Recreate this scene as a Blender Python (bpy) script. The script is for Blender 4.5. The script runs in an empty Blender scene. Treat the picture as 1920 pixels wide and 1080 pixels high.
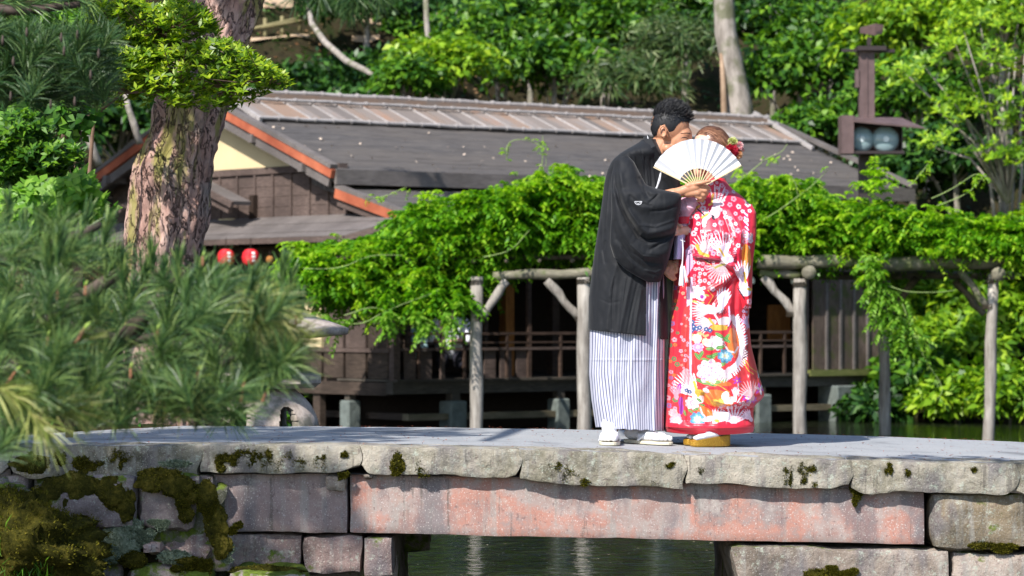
import bpy, math, random
import numpy as np
from mathutils import Vector, Matrix
R = math.radians
FPX = 6060.0; HOR = 585.0; CX = 960.0; CZ = 0.65
SC = bpy.context.scene
COL = SC.collection

# ---------------------------------------------------------------- camera, sky, sun, exposure
cam_d = bpy.data.cameras.new('camera'); cam = bpy.data.objects.new('camera', cam_d); COL.objects.link(cam)
cam.location = (0, 0, CZ); cam.rotation_euler = (R(90), 0, 0)
cam_d.sensor_width = 36; cam_d.lens = 36 * FPX / 1920; cam_d.shift_y = (HOR - 540) / 1920
cam_d.clip_start = .1; cam_d.clip_end = 800
cam_d.dof.use_dof = True; cam_d.dof.focus_distance = 15.9; cam_d.dof.aperture_fstop = 5.6
SC.camera = cam
SUN_EL = 44; SUN_AZ = 34           # azimuth: degrees to the left of straight behind the camera
sd = Vector((-math.sin(R(SUN_AZ)) * math.cos(R(SUN_EL)), -math.cos(R(SUN_AZ)) * math.cos(R(SUN_EL)), math.sin(R(SUN_EL))))
W = bpy.data.worlds.new('World'); SC.world = W; W.use_nodes = True
wn = W.node_tree.nodes; bg = wn['Background']; sky = wn.new('ShaderNodeTexSky'); sky.sky_type = 'NISHITA'
sky.sun_disc = False; sky.sun_elevation = R(SUN_EL); sky.sun_rotation = R(180 + SUN_AZ)
sky.air_density = 1.0; sky.dust_density = .6
W.node_tree.links.new(sky.outputs[0], bg.inputs[0]); bg.inputs[1].default_value = .15
sl = bpy.data.lights.new('sun', 'SUN'); sl.energy = 5.0; sl.angle = R(.5); sl.color = (1, .955, .88)
so = bpy.data.objects.new('sun', sl); COL.objects.link(so); so.rotation_euler = sd.to_track_quat('Z', 'Y').to_euler()
SC.view_settings.view_transform = 'Standard'; SC.view_settings.look = 'None'
SC.view_settings.exposure = .58; SC.view_settings.gamma = 1; SC.view_settings.use_curve_mapping = False
SC.render.engine = 'CYCLES'
SC.cycles.max_bounces = 8; SC.cycles.transparent_max_bounces = 6

# ---------------------------------------------------------------- helpers
def P(px, py, Y): return Vector(((px - CX) * Y / FPX, Y, CZ - (py - HOR) * Y / FPX))
def PX(px, Y): return (px - CX) * Y / FPX
def PZ(py, Y): return CZ - (py - HOR) * Y / FPX
rng = np.random.default_rng(7)

def ob(name, V, F, mat=None, parent=None, smooth=False, mats=None, fmat=None):
    me = bpy.data.meshes.new(name)
    if isinstance(F, np.ndarray):
        V = np.ascontiguousarray(V, dtype=np.float32).reshape(-1, 3); n, k = F.shape
        me.vertices.add(len(V)); me.vertices.foreach_set('co', V.ravel())
        me.loops.add(n * k); me.loops.foreach_set('vertex_index', np.ascontiguousarray(F, dtype=np.int32).ravel())
        me.polygons.add(n); me.polygons.foreach_set('loop_start', np.arange(0, n * k, k, dtype=np.int32))
        me.update(calc_edges=True)
    else:
        me.from_pydata([tuple(v) for v in V], [], [tuple(f) for f in F]); me.update()
    if smooth: me.polygons.foreach_set('use_smooth', np.ones(len(me.polygons), dtype=bool))
    for m in (mats or ([mat] if mat else [])): me.materials.append(m)
    if fmat is not None: me.polygons.foreach_set('material_index', np.asarray(fmat, dtype=np.int32))
    o = bpy.data.objects.new(name, me); COL.objects.link(o)
    if parent: o.parent = parent
    return o

def tag(o, label=None, cat=None, group=None, kind=None):
    if label: o['label'] = label
    if cat: o['category'] = cat
    if group: o['group'] = group
    if kind: o['kind'] = kind
    return o

def thing(name, label, cat, loc=(0, 0, 0), rz=0, group=None):
    o = bpy.data.objects.new(name, None); COL.objects.link(o); o.location = loc; o.rotation_euler = (0, 0, rz)
    o.empty_display_size = .1
    tag(o, label, cat, group); return o

class MB:
    "collects shapes into one mesh"
    def __init__(s): s.V = []; s.F = []
    def add(s, V, F):
        n = len(s.V); s.V += [tuple(v) for v in V]; s.F += [tuple(i + n for i in f) for f in F]; return s
    def box(s, x0, x1, y0, y1, z0, z1, M=None):
        V = [(x, y, z) for z in (z0, z1) for y in (y0, y1) for x in (x0, x1)]
        if M is not None: V = [M @ Vector(v) for v in V]
        return s.add(V, [(0, 2, 3, 1), (4, 5, 7, 6), (0, 1, 5, 4), (2, 6, 7, 3), (0, 4, 6, 2), (1, 3, 7, 5)])
    def bar(s, a, b, w, h, up=(0, 0, 1)):
        a = Vector(a); b = Vector(b); d = (b - a); L = d.length; d.normalize(); up = Vector(up)
        sx = d.cross(up).normalized(); uz = sx.cross(d).normalized()
        V = [a + d * (L * t) + sx * (w / 2 * i) + uz * (h / 2 * j) for t in (0, 1) for j in (-1, 1) for i in (-1, 1)]
        return s.add(V, [(0, 1, 3, 2), (4, 6, 7, 5), (0, 4, 5, 1), (2, 3, 7, 6), (0, 2, 6, 4), (1, 5, 7, 3)])
    def tube(s, pts, rad, n=8, rough=0, seed=0, caps=True):
        rr = random.Random(seed); pts = [Vector(p) for p in pts]; m = len(pts)
        if not hasattr(rad, '__len__'): rad = [rad] * m
        base = len(s.V); ref = None
        for i, p in enumerate(pts):
            d = (pts[min(i + 1, m - 1)] - pts[max(i - 1, 0)]).normalized()
            if ref is None: ref = Vector((0, 0, 1)) if abs(d.z) < .9 else Vector((1, 0, 0))
            a = d.cross(ref).normalized(); b = d.cross(a).normalized(); ref = a.cross(d) if False else ref
            for k in range(n):
                t = 2 * math.pi * k / n; q = rad[i] * (1 + rough * (rr.random() - .5))
                s.V.append(tuple(p + a * math.cos(t) * q + b * math.sin(t) * q))
        for i in range(m - 1):
            for k in range(n):
                k2 = (k + 1) % n; s.F.append((base + i * n + k, base + i * n + k2, base + (i + 1) * n + k2, base + (i + 1) * n + k))
        if caps: s.F.append(tuple(base + k for k in range(n))[::-1]); s.F.append(tuple(base + (m - 1) * n + k for k in range(n)))
        return s
    def build(s, name, mat, parent=None, smooth=False): return ob(name, s.V, s.F, mat, parent, smooth)

def copy_tree(o, parent=None):
    c = o.copy(); COL.objects.link(c)
    if parent: c.parent = parent
    for ch in list(o.children): copy_tree(ch, c)
    return c

# ---- numpy value noise
_NT = np.random.default_rng(3).random((64, 64, 64)).astype(np.float32) * 2 - 1
def vnoise(p):
    p = np.asarray(p, dtype=np.float64); i = np.floor(p).astype(int); f = p - i; f = f * f * (3 - 2 * f); r = 0
    for dx in (0, 1):
        for dy in (0, 1):
            for dz in (0, 1):
                w = (f[..., 0] if dx else 1 - f[..., 0]) * (f[..., 1] if dy else 1 - f[..., 1]) * (f[..., 2] if dz else 1 - f[..., 2])
                r = r + w * _NT[(i[..., 0] + dx) & 63, (i[..., 1] + dy) & 63, (i[..., 2] + dz) & 63]
    return r
def fbm(p, o=4, g=.5):
    r = 0; a = 1; p = np.asarray(p, dtype=np.float64)
    for k in range(o): r = r + a * vnoise(p * 2 ** k + 17.3 * k); a *= g
    return r

# ---------------------------------------------------------------- materials
MATS = {}
class NB:
    def __init__(s, name):
        s.m = bpy.data.materials.new(name); s.m.use_nodes = True; s.t = s.m.node_tree; s.n = s.t.nodes; s.p = s.n['Principled BSDF']
        s.out = s.n['Material Output']; MATS[name] = s.m
    def new(s, t, **kw):
        n = s.n.new('ShaderNode' + t)
        for k, v in kw.items(): setattr(n, k, v)
        return n
    def L(s, a, b): s.t.links.new(a, b)
    def coord(s, kind='Object', scale=(1, 1, 1)):
        c = s.new('TexCoord'); m = s.new('Mapping'); m.inputs['Scale'].default_value = scale; s.L(c.outputs[kind], m.inputs[0]); return m.outputs[0]
    def noise(s, vec, scale, detail=5, rough=.6, dist=0):
        n = s.new('TexNoise'); n.inputs['Scale'].default_value = scale; n.inputs['Detail'].default_value = detail
        n.inputs['Roughness'].default_value = rough; n.inputs['Distortion'].default_value = dist
        if vec is not None: s.L(vec, n.inputs['Vector'])
        return n.outputs[0]
    def ramp(s, fac, stops, interp='LINEAR'):
        r = s.new('ValToRGB'); r.color_ramp.interpolation = interp; e = r.color_ramp.elements
        while len(e) < len(stops): e.new(.5)
        for el, (p, c) in zip(e, stops): el.position = p; el.color = (*c, 1) if len(c) == 3 else c
        s.L(fac, r.inputs[0]); return r.outputs[0]
    def mix(s, fac, a, b, blend='MIX'):
        m = s.new('Mix', data_type='RGBA', blend_type=blend)
        for sock, v in ((m.inputs[0], fac), (m.inputs[6], a), (m.inputs[7], b)):
            if hasattr(v, 'is_linked'): s.L(v, sock)
            elif isinstance(v, (int, float)): sock.default_value = v
            else: sock.default_value = (*v, 1)
        return m.outputs[2]
    def math(s, op, a, b=None):
        m = s.new('Math', operation=op)
        for i, v in enumerate((a, b)):
            if v is None: continue
            if hasattr(v, 'is_linked'): s.L(v, m.inputs[i])
            else: m.inputs[i].default_value = v
        return m.outputs[0]
    def bump(s, h, dist=.01, strength=.6):
        b = s.new('Bump'); b.inputs['Distance'].default_value = dist; b.inputs['Strength'].default_value = strength
        s.L(h, b.inputs['Height']); s.L(b.outputs[0], s.p.inputs['Normal']); return b.outputs[0]
    def base(s, c):
        if hasattr(c, 'is_linked'): s.L(c, s.p.inputs['Base Color'])
        else: s.p.inputs['Base Color'].default_value = (*c, 1)
    def rough(s, v, spec=None):
        if hasattr(v, 'is_linked'): s.L(v, s.p.inputs['Roughness'])
        else: s.p.inputs['Roughness'].default_value = v
        if spec is not None: s.p.inputs['Specular IOR Level'].default_value = spec

def leaf_mat(name, cols, trans=.35, rough=.45, spec=.4, tcol=None, patch=1.2):
    b = NB(name); g = b.new('NewGeometry'); v = b.coord('Object')
    n = b.noise(v, patch, 2); f = b.math('ADD', b.math('MULTIPLY', g.outputs['Random Per Island'], .65), b.math('MULTIPLY', n, .35))
    c = b.ramp(f, [(i / (len(cols) - 1) * .8 + .1, k) for i, k in enumerate(cols)]); b.base(c); b.rough(rough, spec)
    t = b.new('BsdfTranslucent'); tc = b.mix(1.0, c, tcol or (1.5, 1.6, .6), 'MULTIPLY'); b.L(tc, t.inputs[0])
    mx = b.new('MixShader'); mx.inputs[0].default_value = trans; b.L(b.p.outputs[0], mx.inputs[1]); b.L(t.outputs[0], mx.inputs[2]); b.L(mx.outputs[0], b.out.inputs[0])
    return b.m
def plain(name, c, rough=.6, spec=.5, var=.15, scale=20, bump=0, metal=0, stretch=(1, 1, 1)):
    b = NB(name); v = b.coord('Object', stretch); n = b.noise(v, scale, 5)
    c = np.array(c); b.base(b.ramp(n, [(.25, tuple(c * (1 - var))), (.75, tuple(c * (1 + var)))])); b.rough(rough, spec); b.p.inputs['Metallic'].default_value = metal
    if bump: b.bump(n, bump)
    return b.m
def wood(name, c1, c2, rough=.75, scale=6, grain=(1, 1, 1), moss=None, bump=.006, spec=.3):
    b = NB(name); v = b.coord('Object', grain); n = b.noise(v, scale, 8, .65, .4); c = b.ramp(n, [(.3, c1), (.7, c2)])
    v2 = b.coord('Object'); n2 = b.noise(v2, 1.7, 4); c = b.mix(b.ramp(n2, [(.35, (0, 0, 0)), (.65, (.6, .6, .6))]), c, tuple(np.array(c1) * .6))
    if moss: n3 = b.noise(v2, 5, 5); c = b.mix(b.ramp(n3, [(.5, (0, 0, 0)), (.62, (.8, .8, .8))]), c, moss)
    b.base(c); b.rough(rough, spec); b.bump(n, bump); return b.m

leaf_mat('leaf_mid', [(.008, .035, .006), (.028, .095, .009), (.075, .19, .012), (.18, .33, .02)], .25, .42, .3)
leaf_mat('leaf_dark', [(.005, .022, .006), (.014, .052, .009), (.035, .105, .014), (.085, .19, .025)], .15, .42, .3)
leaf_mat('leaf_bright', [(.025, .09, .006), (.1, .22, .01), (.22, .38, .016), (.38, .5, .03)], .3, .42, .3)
leaf_mat('leaf_wisteria', [(.03, .11, .006), (.08, .24, .009), (.16, .36, .014), (.3, .48, .025)], .4)
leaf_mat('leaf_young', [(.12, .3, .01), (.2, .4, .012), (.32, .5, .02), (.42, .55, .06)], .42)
leaf_mat('leaf_azalea', [(.03, .08, .006), (.1, .2, .008), (.24, .36, .012), (.4, .48, .03)], .35, .4)
leaf_mat('leaf_grey', [(.015, .04, .012), (.04, .085, .02), (.09, .15, .04), (.2, .22, .1)], .2)
leaf_mat('leaf_kudzu', [(.06, .18, .01), (.12, .28, .02), (.2, .38, .04), (.3, .45, .08)], .4)
leaf_mat('needle_green', [(.01, .034, .012), (.035, .09, .028), (.1, .185, .05), (.3, .4, .11)], .15, .4, .4, (1.2, 1.3, .6), 1.5)
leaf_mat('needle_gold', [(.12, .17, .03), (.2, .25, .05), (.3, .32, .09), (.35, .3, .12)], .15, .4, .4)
leaf_mat('needle_dark', [(.012, .04, .012), (.025, .07, .018), (.05, .105, .026), (.09, .14, .04)], .1, .45)
leaf_mat('moss', [(.03, .033, .004), (.065, .065, .006), (.12, .11, .01), (.2, .17, .02)], .05, .9, .1)
leaf_mat('lichen', [(.12, .17, .12), (.2, .26, .18), (.28, .33, .24), (.36, .4, .3)], .02, .9, .1)
leaf_mat('litter', [(.12, .05, .02), (.2, .1, .05), (.3, .19, .1), (.4, .25, .14)], .05, .8, .1)
# ================================================================ HOUSE FRAME (used by the terrain too)
HA = math.atan2(.621, .783); HO = Vector((-1.47, 40.0, 0)); WATER = -.85
def ab(X, Y):
    dx = X - HO.x; dy = Y - HO.y; return dx * .783 + dy * .621, -dx * .621 + dy * .783
def hw(a, b, z): return Vector((HO.x + a * .783 - b * .621, HO.y + a * .621 + b * .783, z))
def sstep(x, a, b): t = np.clip((x - a) / (b - a), 0, 1); return t * t * (3 - 2 * t)
def ground_z(X, Y):
    X = np.asarray(X, float); Y = np.asarray(Y, float); a, b = ab(X, Y)
    n = fbm(np.stack([X * .35, Y * .35, X * 0], -1), 4)
    d = np.maximum(a - 9.6, b - 7.6) + n * .6
    hill = -1.15 + np.where(d > 0, d * .72 + .35 * n * np.clip(d, 0, 1), d * .4)
    xs = -1.25 - 5.5 * sstep(Y, 24, 29) ; xs = np.where(Y < 14.9, -1.25 - 0.35 * (14.9 - Y), xs)
    bank = -1.35 + 1.38 * sstep(xs + .0 - X, -.15, .55) + .1 * n * sstep(xs - X, 0, 1)
    bank = bank + np.where(Y < 14.85, -1.1 * sstep(14.95 - Y, 0, .12) + .35 * sstep(-1.9 - X, 0, 1.6), 0)
    xr = 2.4 + 0 * Y; rb = -1.35 + 1.3 * sstep(X - xr, 0, .6) * (1 - sstep(Y, 18.5, 22)) * sstep(Y, 14.9, 15.1)
    z = np.maximum(np.maximum(hill, bank), np.maximum(rb, -1.35 + .04 * n))
    z = np.where((Y > 14.6) & (Y < 17.45) & (z > -.25), -.25, z)
    return z
b = NB('soil'); v = b.coord('Object'); n = b.noise(v, 2.2, 8, .7); c = b.ramp(n, [(.3, (.012, .012, .006)), (.5, (.035, .028, .014)), (.62, (.012, .022, .005)), (.78, (.05, .035, .02))])
b.base(c); b.rough(.95, .1); b.bump(b.noise(v, 9, 6), .06)
xs_ = np.unique(np.concatenate([np.linspace(-90, -12, 30), np.linspace(-12, 14, 150), np.linspace(14, 90, 30)]))
ys_ = np.unique(np.concatenate([np.linspace(-40, 11, 20), np.linspace(11, 30, 110), np.linspace(30, 75, 110), np.linspace(75, 260, 40)]))
GX, GY = np.meshgrid(xs_, ys_); GZ = ground_z(GX, GY); GZ = np.where(GY < 10, -1.35 + 0 * GZ, GZ)
nx = len(xs_); ny = len(ys_); idx = np.arange(nx * ny).reshape(ny, nx)
Fq = np.stack([idx[:-1, :-1], idx[:-1, 1:], idx[1:, 1:], idx[1:, :-1]], -1).reshape(-1, 4)
tag(ob('ground', np.stack([GX, GY, GZ], -1), Fq, MATS['soil'], smooth=True), kind='structure')
b = NB('water'); v = b.coord('Object', (1.0, 2.6, 1)); n = b.noise(v, 5.5, 3, .5, .6); n2 = b.noise(b.coord('Object', (.7, 1.7, 1)), 2.2, 2)
b.base((.012, .016, .008)); b.rough(.03, .5); b.p.inputs['IOR'].default_value = 1.33; b.bump(b.math('ADD', n, n2), .03, .6)
tag(ob('water', [(-60, -30, WATER), (70, -30, WATER), (70, 75, WATER), (-60, 75, WATER)], [(0, 1, 2, 3)], MATS['water']), kind='structure')

# ================================================================ TEA HOUSE
mDark = wood('old_wood', (.03, .021, .016), (.105, .075, .058), grain=(1, 1, 6))
mPanel = wood('panel_wood', (.065, .046, .04), (.17, .122, .105), grain=(2, 2, 10))
mBeam = wood('grey_beam', (.045, .038, .03), (.13, .11, .09), grain=(1, 8, 8))
mBarge = wood('barge_board', (.11, .095, .09), (.2, .175, .165), grain=(1, 6, 6))
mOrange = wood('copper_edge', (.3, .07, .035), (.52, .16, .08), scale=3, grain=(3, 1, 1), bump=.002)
mRail = wood('rail_wood', (.04, .024, .018), (.11, .07, .052), grain=(1, 1, 4))
mPlaster = plain('cream_plaster', (.62, .5, .3), .9, .1, .08, 3)
mOrPost = wood('sunlit_post', (.28, .1, .02), (.5, .2, .05), grain=(4, 4, 1))  # sunlight on the post and inner board is put into this orange
b = NB('shingle'); v = b.coord('Object'); n = b.noise(b.coord('Object', (.6, 3, 3)), 3.5, 8, .65); n2 = b.noise(v, 26, 4)
c = b.ramp(n, [(.25, (.05, .047, .048)), (.5, (.088, .082, .082)), (.75, (.135, .12, .11))])
c = b.mix(b.ramp(n2, [(.7, (0, 0, 0)), (.76, (.5, .5, .5))]), c, (.26, .22, .18)); w = b.new('TexWave', wave_type='BANDS', bands_direction='Y')
w.inputs['Scale'].default_value = 3.2; w.inputs['Distortion'].default_value = 1.6; w.inputs['Detail'].default_value = 3; c = b.mix(b.ramp(b.noise(b.coord('Object', (.25, .6, 1)), 1.4, 5), [(.4, (0, 0, 0)), (.65, (.7, .7, .7))]), c, (.115, .1, .09)); c = b.mix(b.ramp(w.outputs[1], [(.0, (.45, .45, .45)), (.2, (0, 0, 0))]), c, (.035, .03, .03)); b.L(v, w.inputs[0])
b.base(c); b.rough(.85, .15); b.bump(b.math('ADD', n, b.math('MULTIPLY', w.outputs[1], .35)), .02)
mSh = b.m
b = NB('cap_board'); g = b.new('ObjectInfo'); v = b.coord('Object'); n = b.noise(v, 4, 6, .7)
c = b.ramp(b.math('ADD', b.math('MULTIPLY', g.outputs['Random'], .6), b.math('MULTIPLY', n, .4)), [(.2, (.15, .13, .12)), (.45, (.22, .185, .165)), (.58, (.27, .18, .13)), (.72, (.24, .21, .195)), (.9, (.36, .17, .08))])
b.base(c); b.rough(.75, .2); b.bump(n, .01); mCap = b.m
mBatten = wood('silver_batten', (.3, .275, .265), (.5, .46, .45), grain=(1, 5, 5))
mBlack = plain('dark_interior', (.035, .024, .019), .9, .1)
mGlass = plain('dark_glass', (.02, .02, .022), .12, .5)
mFoot = plain('foot_stone', (.13, .15, .14), .9, .2, .35, 9, .02)

H = thing('tea_house', 'low wooden tea house with a long grey shingled roof standing over the pond', 'house', HO, HA)
def slab(name, pts, th, mat, parent):      # roof slab from 4 local corners (top), thickness down
    V = [Vector(p) for p in pts]; nrm = (V[1] - V[0]).cross(V[3] - V[0]).normalized()
    if nrm.z < 0: nrm = -nrm
    return ob(name, V + [p - nrm * th for p in V], [(0, 1, 2, 3), (7, 6, 5, 4), (0, 4, 5, 1), (1, 5, 6, 2), (2, 6, 7, 3), (3, 7, 4, 0)], mat, parent)
AL = 10.4
def grid_roof(name, a0, a1, prof, th, mat, parent, sag=.0):
    "profile [(b,z)...] extruded along a with slight waviness"
    prof = np.array(prof, float); tt = np.linspace(0, len(prof) - 1, 97 if abs(prof[0][0]) < 6 else 14); pb = np.interp(tt, range(len(prof)), prof[:, 0]); pz = np.interp(tt, range(len(prof)), prof[:, 1])
    A = np.linspace(a0, a1, 110); AA, BB = np.meshgrid(A, pb, indexing='ij'); ZZ = np.tile(pz, (len(A), 1)) + .012 * fbm(np.stack([AA * 1.5, BB * 1.5, AA * 0], -1), 3)
    if len(tt) > 20: ph = BB / .17 + .12 * fbm(np.stack([AA * 3, BB * 0 + np.floor(BB / .17), AA * 0], -1), 3); ZZ = ZZ - .02 * (ph - np.floor(ph)) + .004 * fbm(np.stack([AA * 9, BB * 9, AA * 0], -1), 2)
    top = np.stack([AA, BB, ZZ], -1).reshape(-1, 3); bot = top.copy(); bot[:, 2] -= th
    n, m = AA.shape; i = np.arange(n * m).reshape(n, m); N = n * m
    q = lambda a_, b_, c_, d_: np.stack([a_, b_, c_, d_], -1).reshape(-1, 4)
    F = [q(i[:-1, :-1], i[1:, :-1], i[1:, 1:], i[:-1, 1:]), q(i[:-1, :-1], i[:-1, 1:], i[1:, 1:], i[1:, :-1]) + N,
         q(i[:-1, 0], i[:-1, 0] + N, i[1:, 0] + N, i[1:, 0]), q(i[:-1, -1], i[1:, -1], i[1:, -1] + N, i[:-1, -1] + N),
         q(i[0, :-1], i[0, 1:], i[0, 1:] + N, i[0, :-1] + N), q(i[-1, :-1], i[-1, :-1] + N, i[-1, 1:] + N, i[-1, 1:])]
    return ob(name, np.concatenate([top, bot]), np.concatenate(F), mat, parent)
upr = grid_roof('roof', 0, AL, [(1.28, 2.44), (2.3, 2.76), (3.3, 3.12), (4.3, 3.5)], .12, mSh, H); upr['label'] = 'main grey shingled roof slope'
grid_roof('roof', 0, AL, [(7.32, 2.44), (6.3, 2.76), (5.3, 3.12), (4.302, 3.498)], .12, mSh, H)
lwr = grid_roof('roof', .1, AL - .3, [(-.32, 1.8), (.5, 2.03), (1.9, 2.38)], .09, mSh, H); lwr['label'] = 'lower eave roof under the main roof'
# eave boards (fascia)
ob('fascia', *(lambda m: (m.V, m.F))(MB().box(0.01, AL, 1.225, 1.277, 2.27, 2.462)), mBarge, H)
ob('fascia', *(lambda m: (m.V, m.F))(MB().box(.12, AL - .3, -.37, -.323, 1.68, 1.79)), mPanel, H)
# barge boards on both gable ends with copper strip
for a_, s in ((-.03, -1), (AL + .03, 1)):
    for b0, z0, b1, z1 in ((1.25, 2.44, 4.29, 3.52), (7.35, 2.44, 4.31, 3.52)):
        MB().bar((a_, b0, z0 - .04), (a_, b1, z1 - .04), .06, .11).build('copper_edging', mOrange, H) if s < 0 else None
        MB().bar((a_ - .02 * s, b0, z0 + .055), (a_ - .02 * s, b1, z1 + .055), .12, .055).build('roof_edge', mBarge, H)
        MB().bar((a_ - .03 * s, b0 + (.1 if b0 < 4 else -.1), z0 - .14), (a_ - .03 * s, b1, z1 - .175), .05, .12).build('barge_board', mBarge, H)
MB().bar((.06, -.36, 1.745), (.06, 1.3, 2.16), .06, .12).build('copper_edging', mOrange, H)
MB().bar((.08, -.36, 1.83), (.08, 1.3, 2.25), .1, .05).build('roof_edge', mBarge, H)
MB().bar((.1, -.3, 1.65), (.1, 1.3, 2.05), .05, .1).build('barge_board', mPanel, H)
# ridge cap: boards and battens
cap = thing('ridge_cap', None, None); cap.parent = H
nb = 46; A0, A1 = .35, AL - .2
bv, bf = MB().box(0, (A1 - A0) / nb - .018, 0, .86, 0, .022).V, MB().box(0, 1, 0, 1, 0, 1).F
bmesh_ = None
for i in range(nb):
    a0 = A0 + (A1 - A0) * i / nb
    if bmesh_ is None:
        o = ob('board', bv, bf, mCap, cap); bmesh_ = o
    else:
        o = bmesh_.copy(); COL.objects.link(o); o.parent = cap
    rr_ = random.Random(i); o.location = (a0, 3.50, 3.22 + rr_.uniform(0, .012)); o.rotation_euler = (math.atan2(.31, .8), 0, rr_.uniform(-.012, .012))
    if i % 2 == 0:
        st = MB().bar((a0 - .008, 3.49, 3.25), (a0 - .008, 4.28, 3.56), .016, .02).build('batten', mBatten, cap)
for i in range(2): slab('back_board', [(A0, 4.32, 3.56), (A1, 4.32, 3.56), (A1, 5.1, 3.25), (A0, 5.1, 3.25)], .03, mCap, cap) if i == 0 else None
for bb, zz, w_ in ((3.46, 3.232, .045), (4.08, 3.53, .04), (4.30, 3.645, .055)):
    MB().tube([(A0 - .1 + k * (A1 - A0 + .2) / 24, bb, zz + .006 * math.sin(k * 2.1)) for k in range(25)], w_ * .55, 8).build('ridge_pole', mBatten, cap)
    kn = None
    for k in range(34):
        x = A0 + k * (A1 - A0) / 33 + .1 * (bb > 4)
        if kn is None: kn = MB().tube([(-.018, 0, 0), (.018, 0, 0)], w_ * .78, 8).build('pole_tie', mBatten, cap); o = kn
        else: o = kn.copy(); COL.objects.link(o); o.parent = cap
        o.location = (x, bb, zz)
MB().box(A0, A1, 4.18, 4.42, 3.44, 3.62).build('ridge_beam', mCap, cap)
MB().bar((A1 + .02, 3.2, 3.12), (A1 + .02, 4.5, 3.72), .05, .06).build('end_batten', mBatten, cap)
MB().bar((A0 - .06, 3.35, 3.2), (A0 - .06, 4.35, 3.62), .05, .06).build('end_batten', mBatten, cap)
g_l = np.random.default_rng(8); k_ = 130; bl = g_l.uniform(1.35, 3.4, k_); al = g_l.uniform(.2, AL - .2, k_); zl = np.interp(bl, [1.28, 2.3, 3.3], [2.44, 2.76, 3.12]) + .02
Vl = []; Fl = []
for i in range(k_):
    r1, r2, th = g_l.uniform(.01, .03), g_l.uniform(.008, .02), g_l.uniform(0, 6.28)
    for (u_, v_) in ((-r1, 0), (0, -r2), (r1, 0), (0, r2)): Vl.append((al[i] + u_ * math.cos(th) - v_ * math.sin(th), bl[i] + u_ * math.sin(th) + v_ * math.cos(th), zl[i] + .33 * (u_ * math.sin(th) + v_ * math.cos(th)) + .012 * v_ / r2))
    Fl.append((4 * i, 4 * i + 1, 4 * i + 2, 4 * i + 3))
o = ob('fallen_leaves', Vl, Fl, plain('roof_leaf', (.5, .4, .32), .8, .2, .5, 2), H); o['kind'] = 'stuff'
# gable wall: plaster triangle, trim, board panels
G = .27
def poly_wall(name, bz, a0, a1, mat):
    n = len(bz); V = [(a0, b_, z_) for b_, z_ in bz] + [(a1, b_, z_) for b_, z_ in bz]
    F = [tuple(range(n))[::-1], tuple(range(n, 2 * n))] + [(i, (i + 1) % n, (i + 1) % n + n, i + n) for i in range(n)]
    return ob(name, V, F, mat, H)
poly_wall('plaster_wall', [(2.0, 2.56), (6.6, 2.56), (4.3, 3.32)], G, G + .1, mPlaster)
MB().box(G - .03, G + .11, 1.5, 7.1, 2.47, 2.555).build('trim_beam', mPanel, H)
MB().box(G + .03, G + .12, 1.45, 7.1, 1.7, 2.468).build('wall', mDark, H); MB().box(G + .03, G + .12, .15, 7.1, -.05, 1.698).build('wall', mDark, H)
for j in range(9):
    for k, (z0, z1) in enumerate(((1.9, 2.03), (2.035, 2.165), (2.17, 2.3), (2.305, 2.46))):
        b0 = 1.35 + j * .42; rj = random.Random(j * 7 + k)
        if b0 < 2.1 and k == 3 and b0 < 1.4: z1 -= .1
        MB().box(G - .0 + rj.uniform(0, .008), G + .028, b0 + .02, b0 + .40, z0, z1).build('wall_board', mPanel, H)
    MB().box(G - .022, G + .027, b0 - .02, b0 + .018, 1.88, 2.465).build('wall_batten', mPanel, H)
MB().box(G - .06, G + .02, 3.9, 4.25, 1.2, 1.9).build('plaster_panel', mPlaster, H)
# purlin ends under the barge
for bz in ((1.9, 2.5), (3.05, 2.92), (5.6, 2.92), (6.7, 2.5)):
    MB().box(-.09, G, bz[0] - .05, bz[0] + .05, bz[1] - .05, bz[1] + .06).build('purlin_end', mBarge, H)
# small canopy gable
sg = thing('porch_roof', None, None); sg.parent = H
for s in (-1, 1):
    pts = [(-.3, 4.5, 2.52), (-.3, 4.5 + s * 1.35, 2.1), (.0, 4.5 + s * 1.35, 2.1), (.0, 4.5, 2.52)]
    slab('slope', pts, .05, mBarge, sg)
    MB().bar((-.33, 4.5, 2.49), (-.33, 4.5 + s * 1.4, 2.05), .04, .08).build('barge_board', mPanel, sg)
    MB().bar((-.26, 4.5, 2.4), (-.26, 4.5 + s * 1.25, 1.99), .06, .1).build('inner_board', mPanel, sg)
# pent roof on gable side, boards
pr = thing('pent_roof', None, None); pr.parent = H
for k in range(5):
    t0 = k / 5; t1 = (k + 1) / 5
    f = lambda t, bb: (-.55 + .81 * t, bb, 1.60 + .30 * t)
    b_r0 = .28 - .7 * t0; b_r1 = .28 - .7 * t1
    slab('roof_board', [f(t0, b_r0), f(t0, 7.4), tuple(np.array(f(t1, 7.4)) + [0, 0, .0]), f(t1, b_r1)], .02, mBarge, pr).location.z = .008 * (k % 2)
MB().bar((-.57, .24, 1.555), (-.57, 7.4, 1.555), .04, .07).build('eave_board', mPanel, pr)
MB().bar((-.56, .26, 1.555), (.25, -.44, 1.85), .04, .07).build('eave_board', mPanel, pr)
for k in range(14):
    MB().bar((-.5, .5 + k * .5, 1.54), (.25, .5 + k * .5, 1.82), .035, .05).build('rafter', mDark, pr)
# lower gable side wall details: sliding doors, window strip
for k in range(12):
    b0 = .2 + k * .55
    MB().box(G - .02, G + .03, b0, b0 + .05, -.1, 1.75).build('door_post', mDark, H)
    if k % 2: MB().box(G - .01, G + .026, b0 + .07, b0 + .52, .5, 1.35).build('window', mGlass, H)
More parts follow.
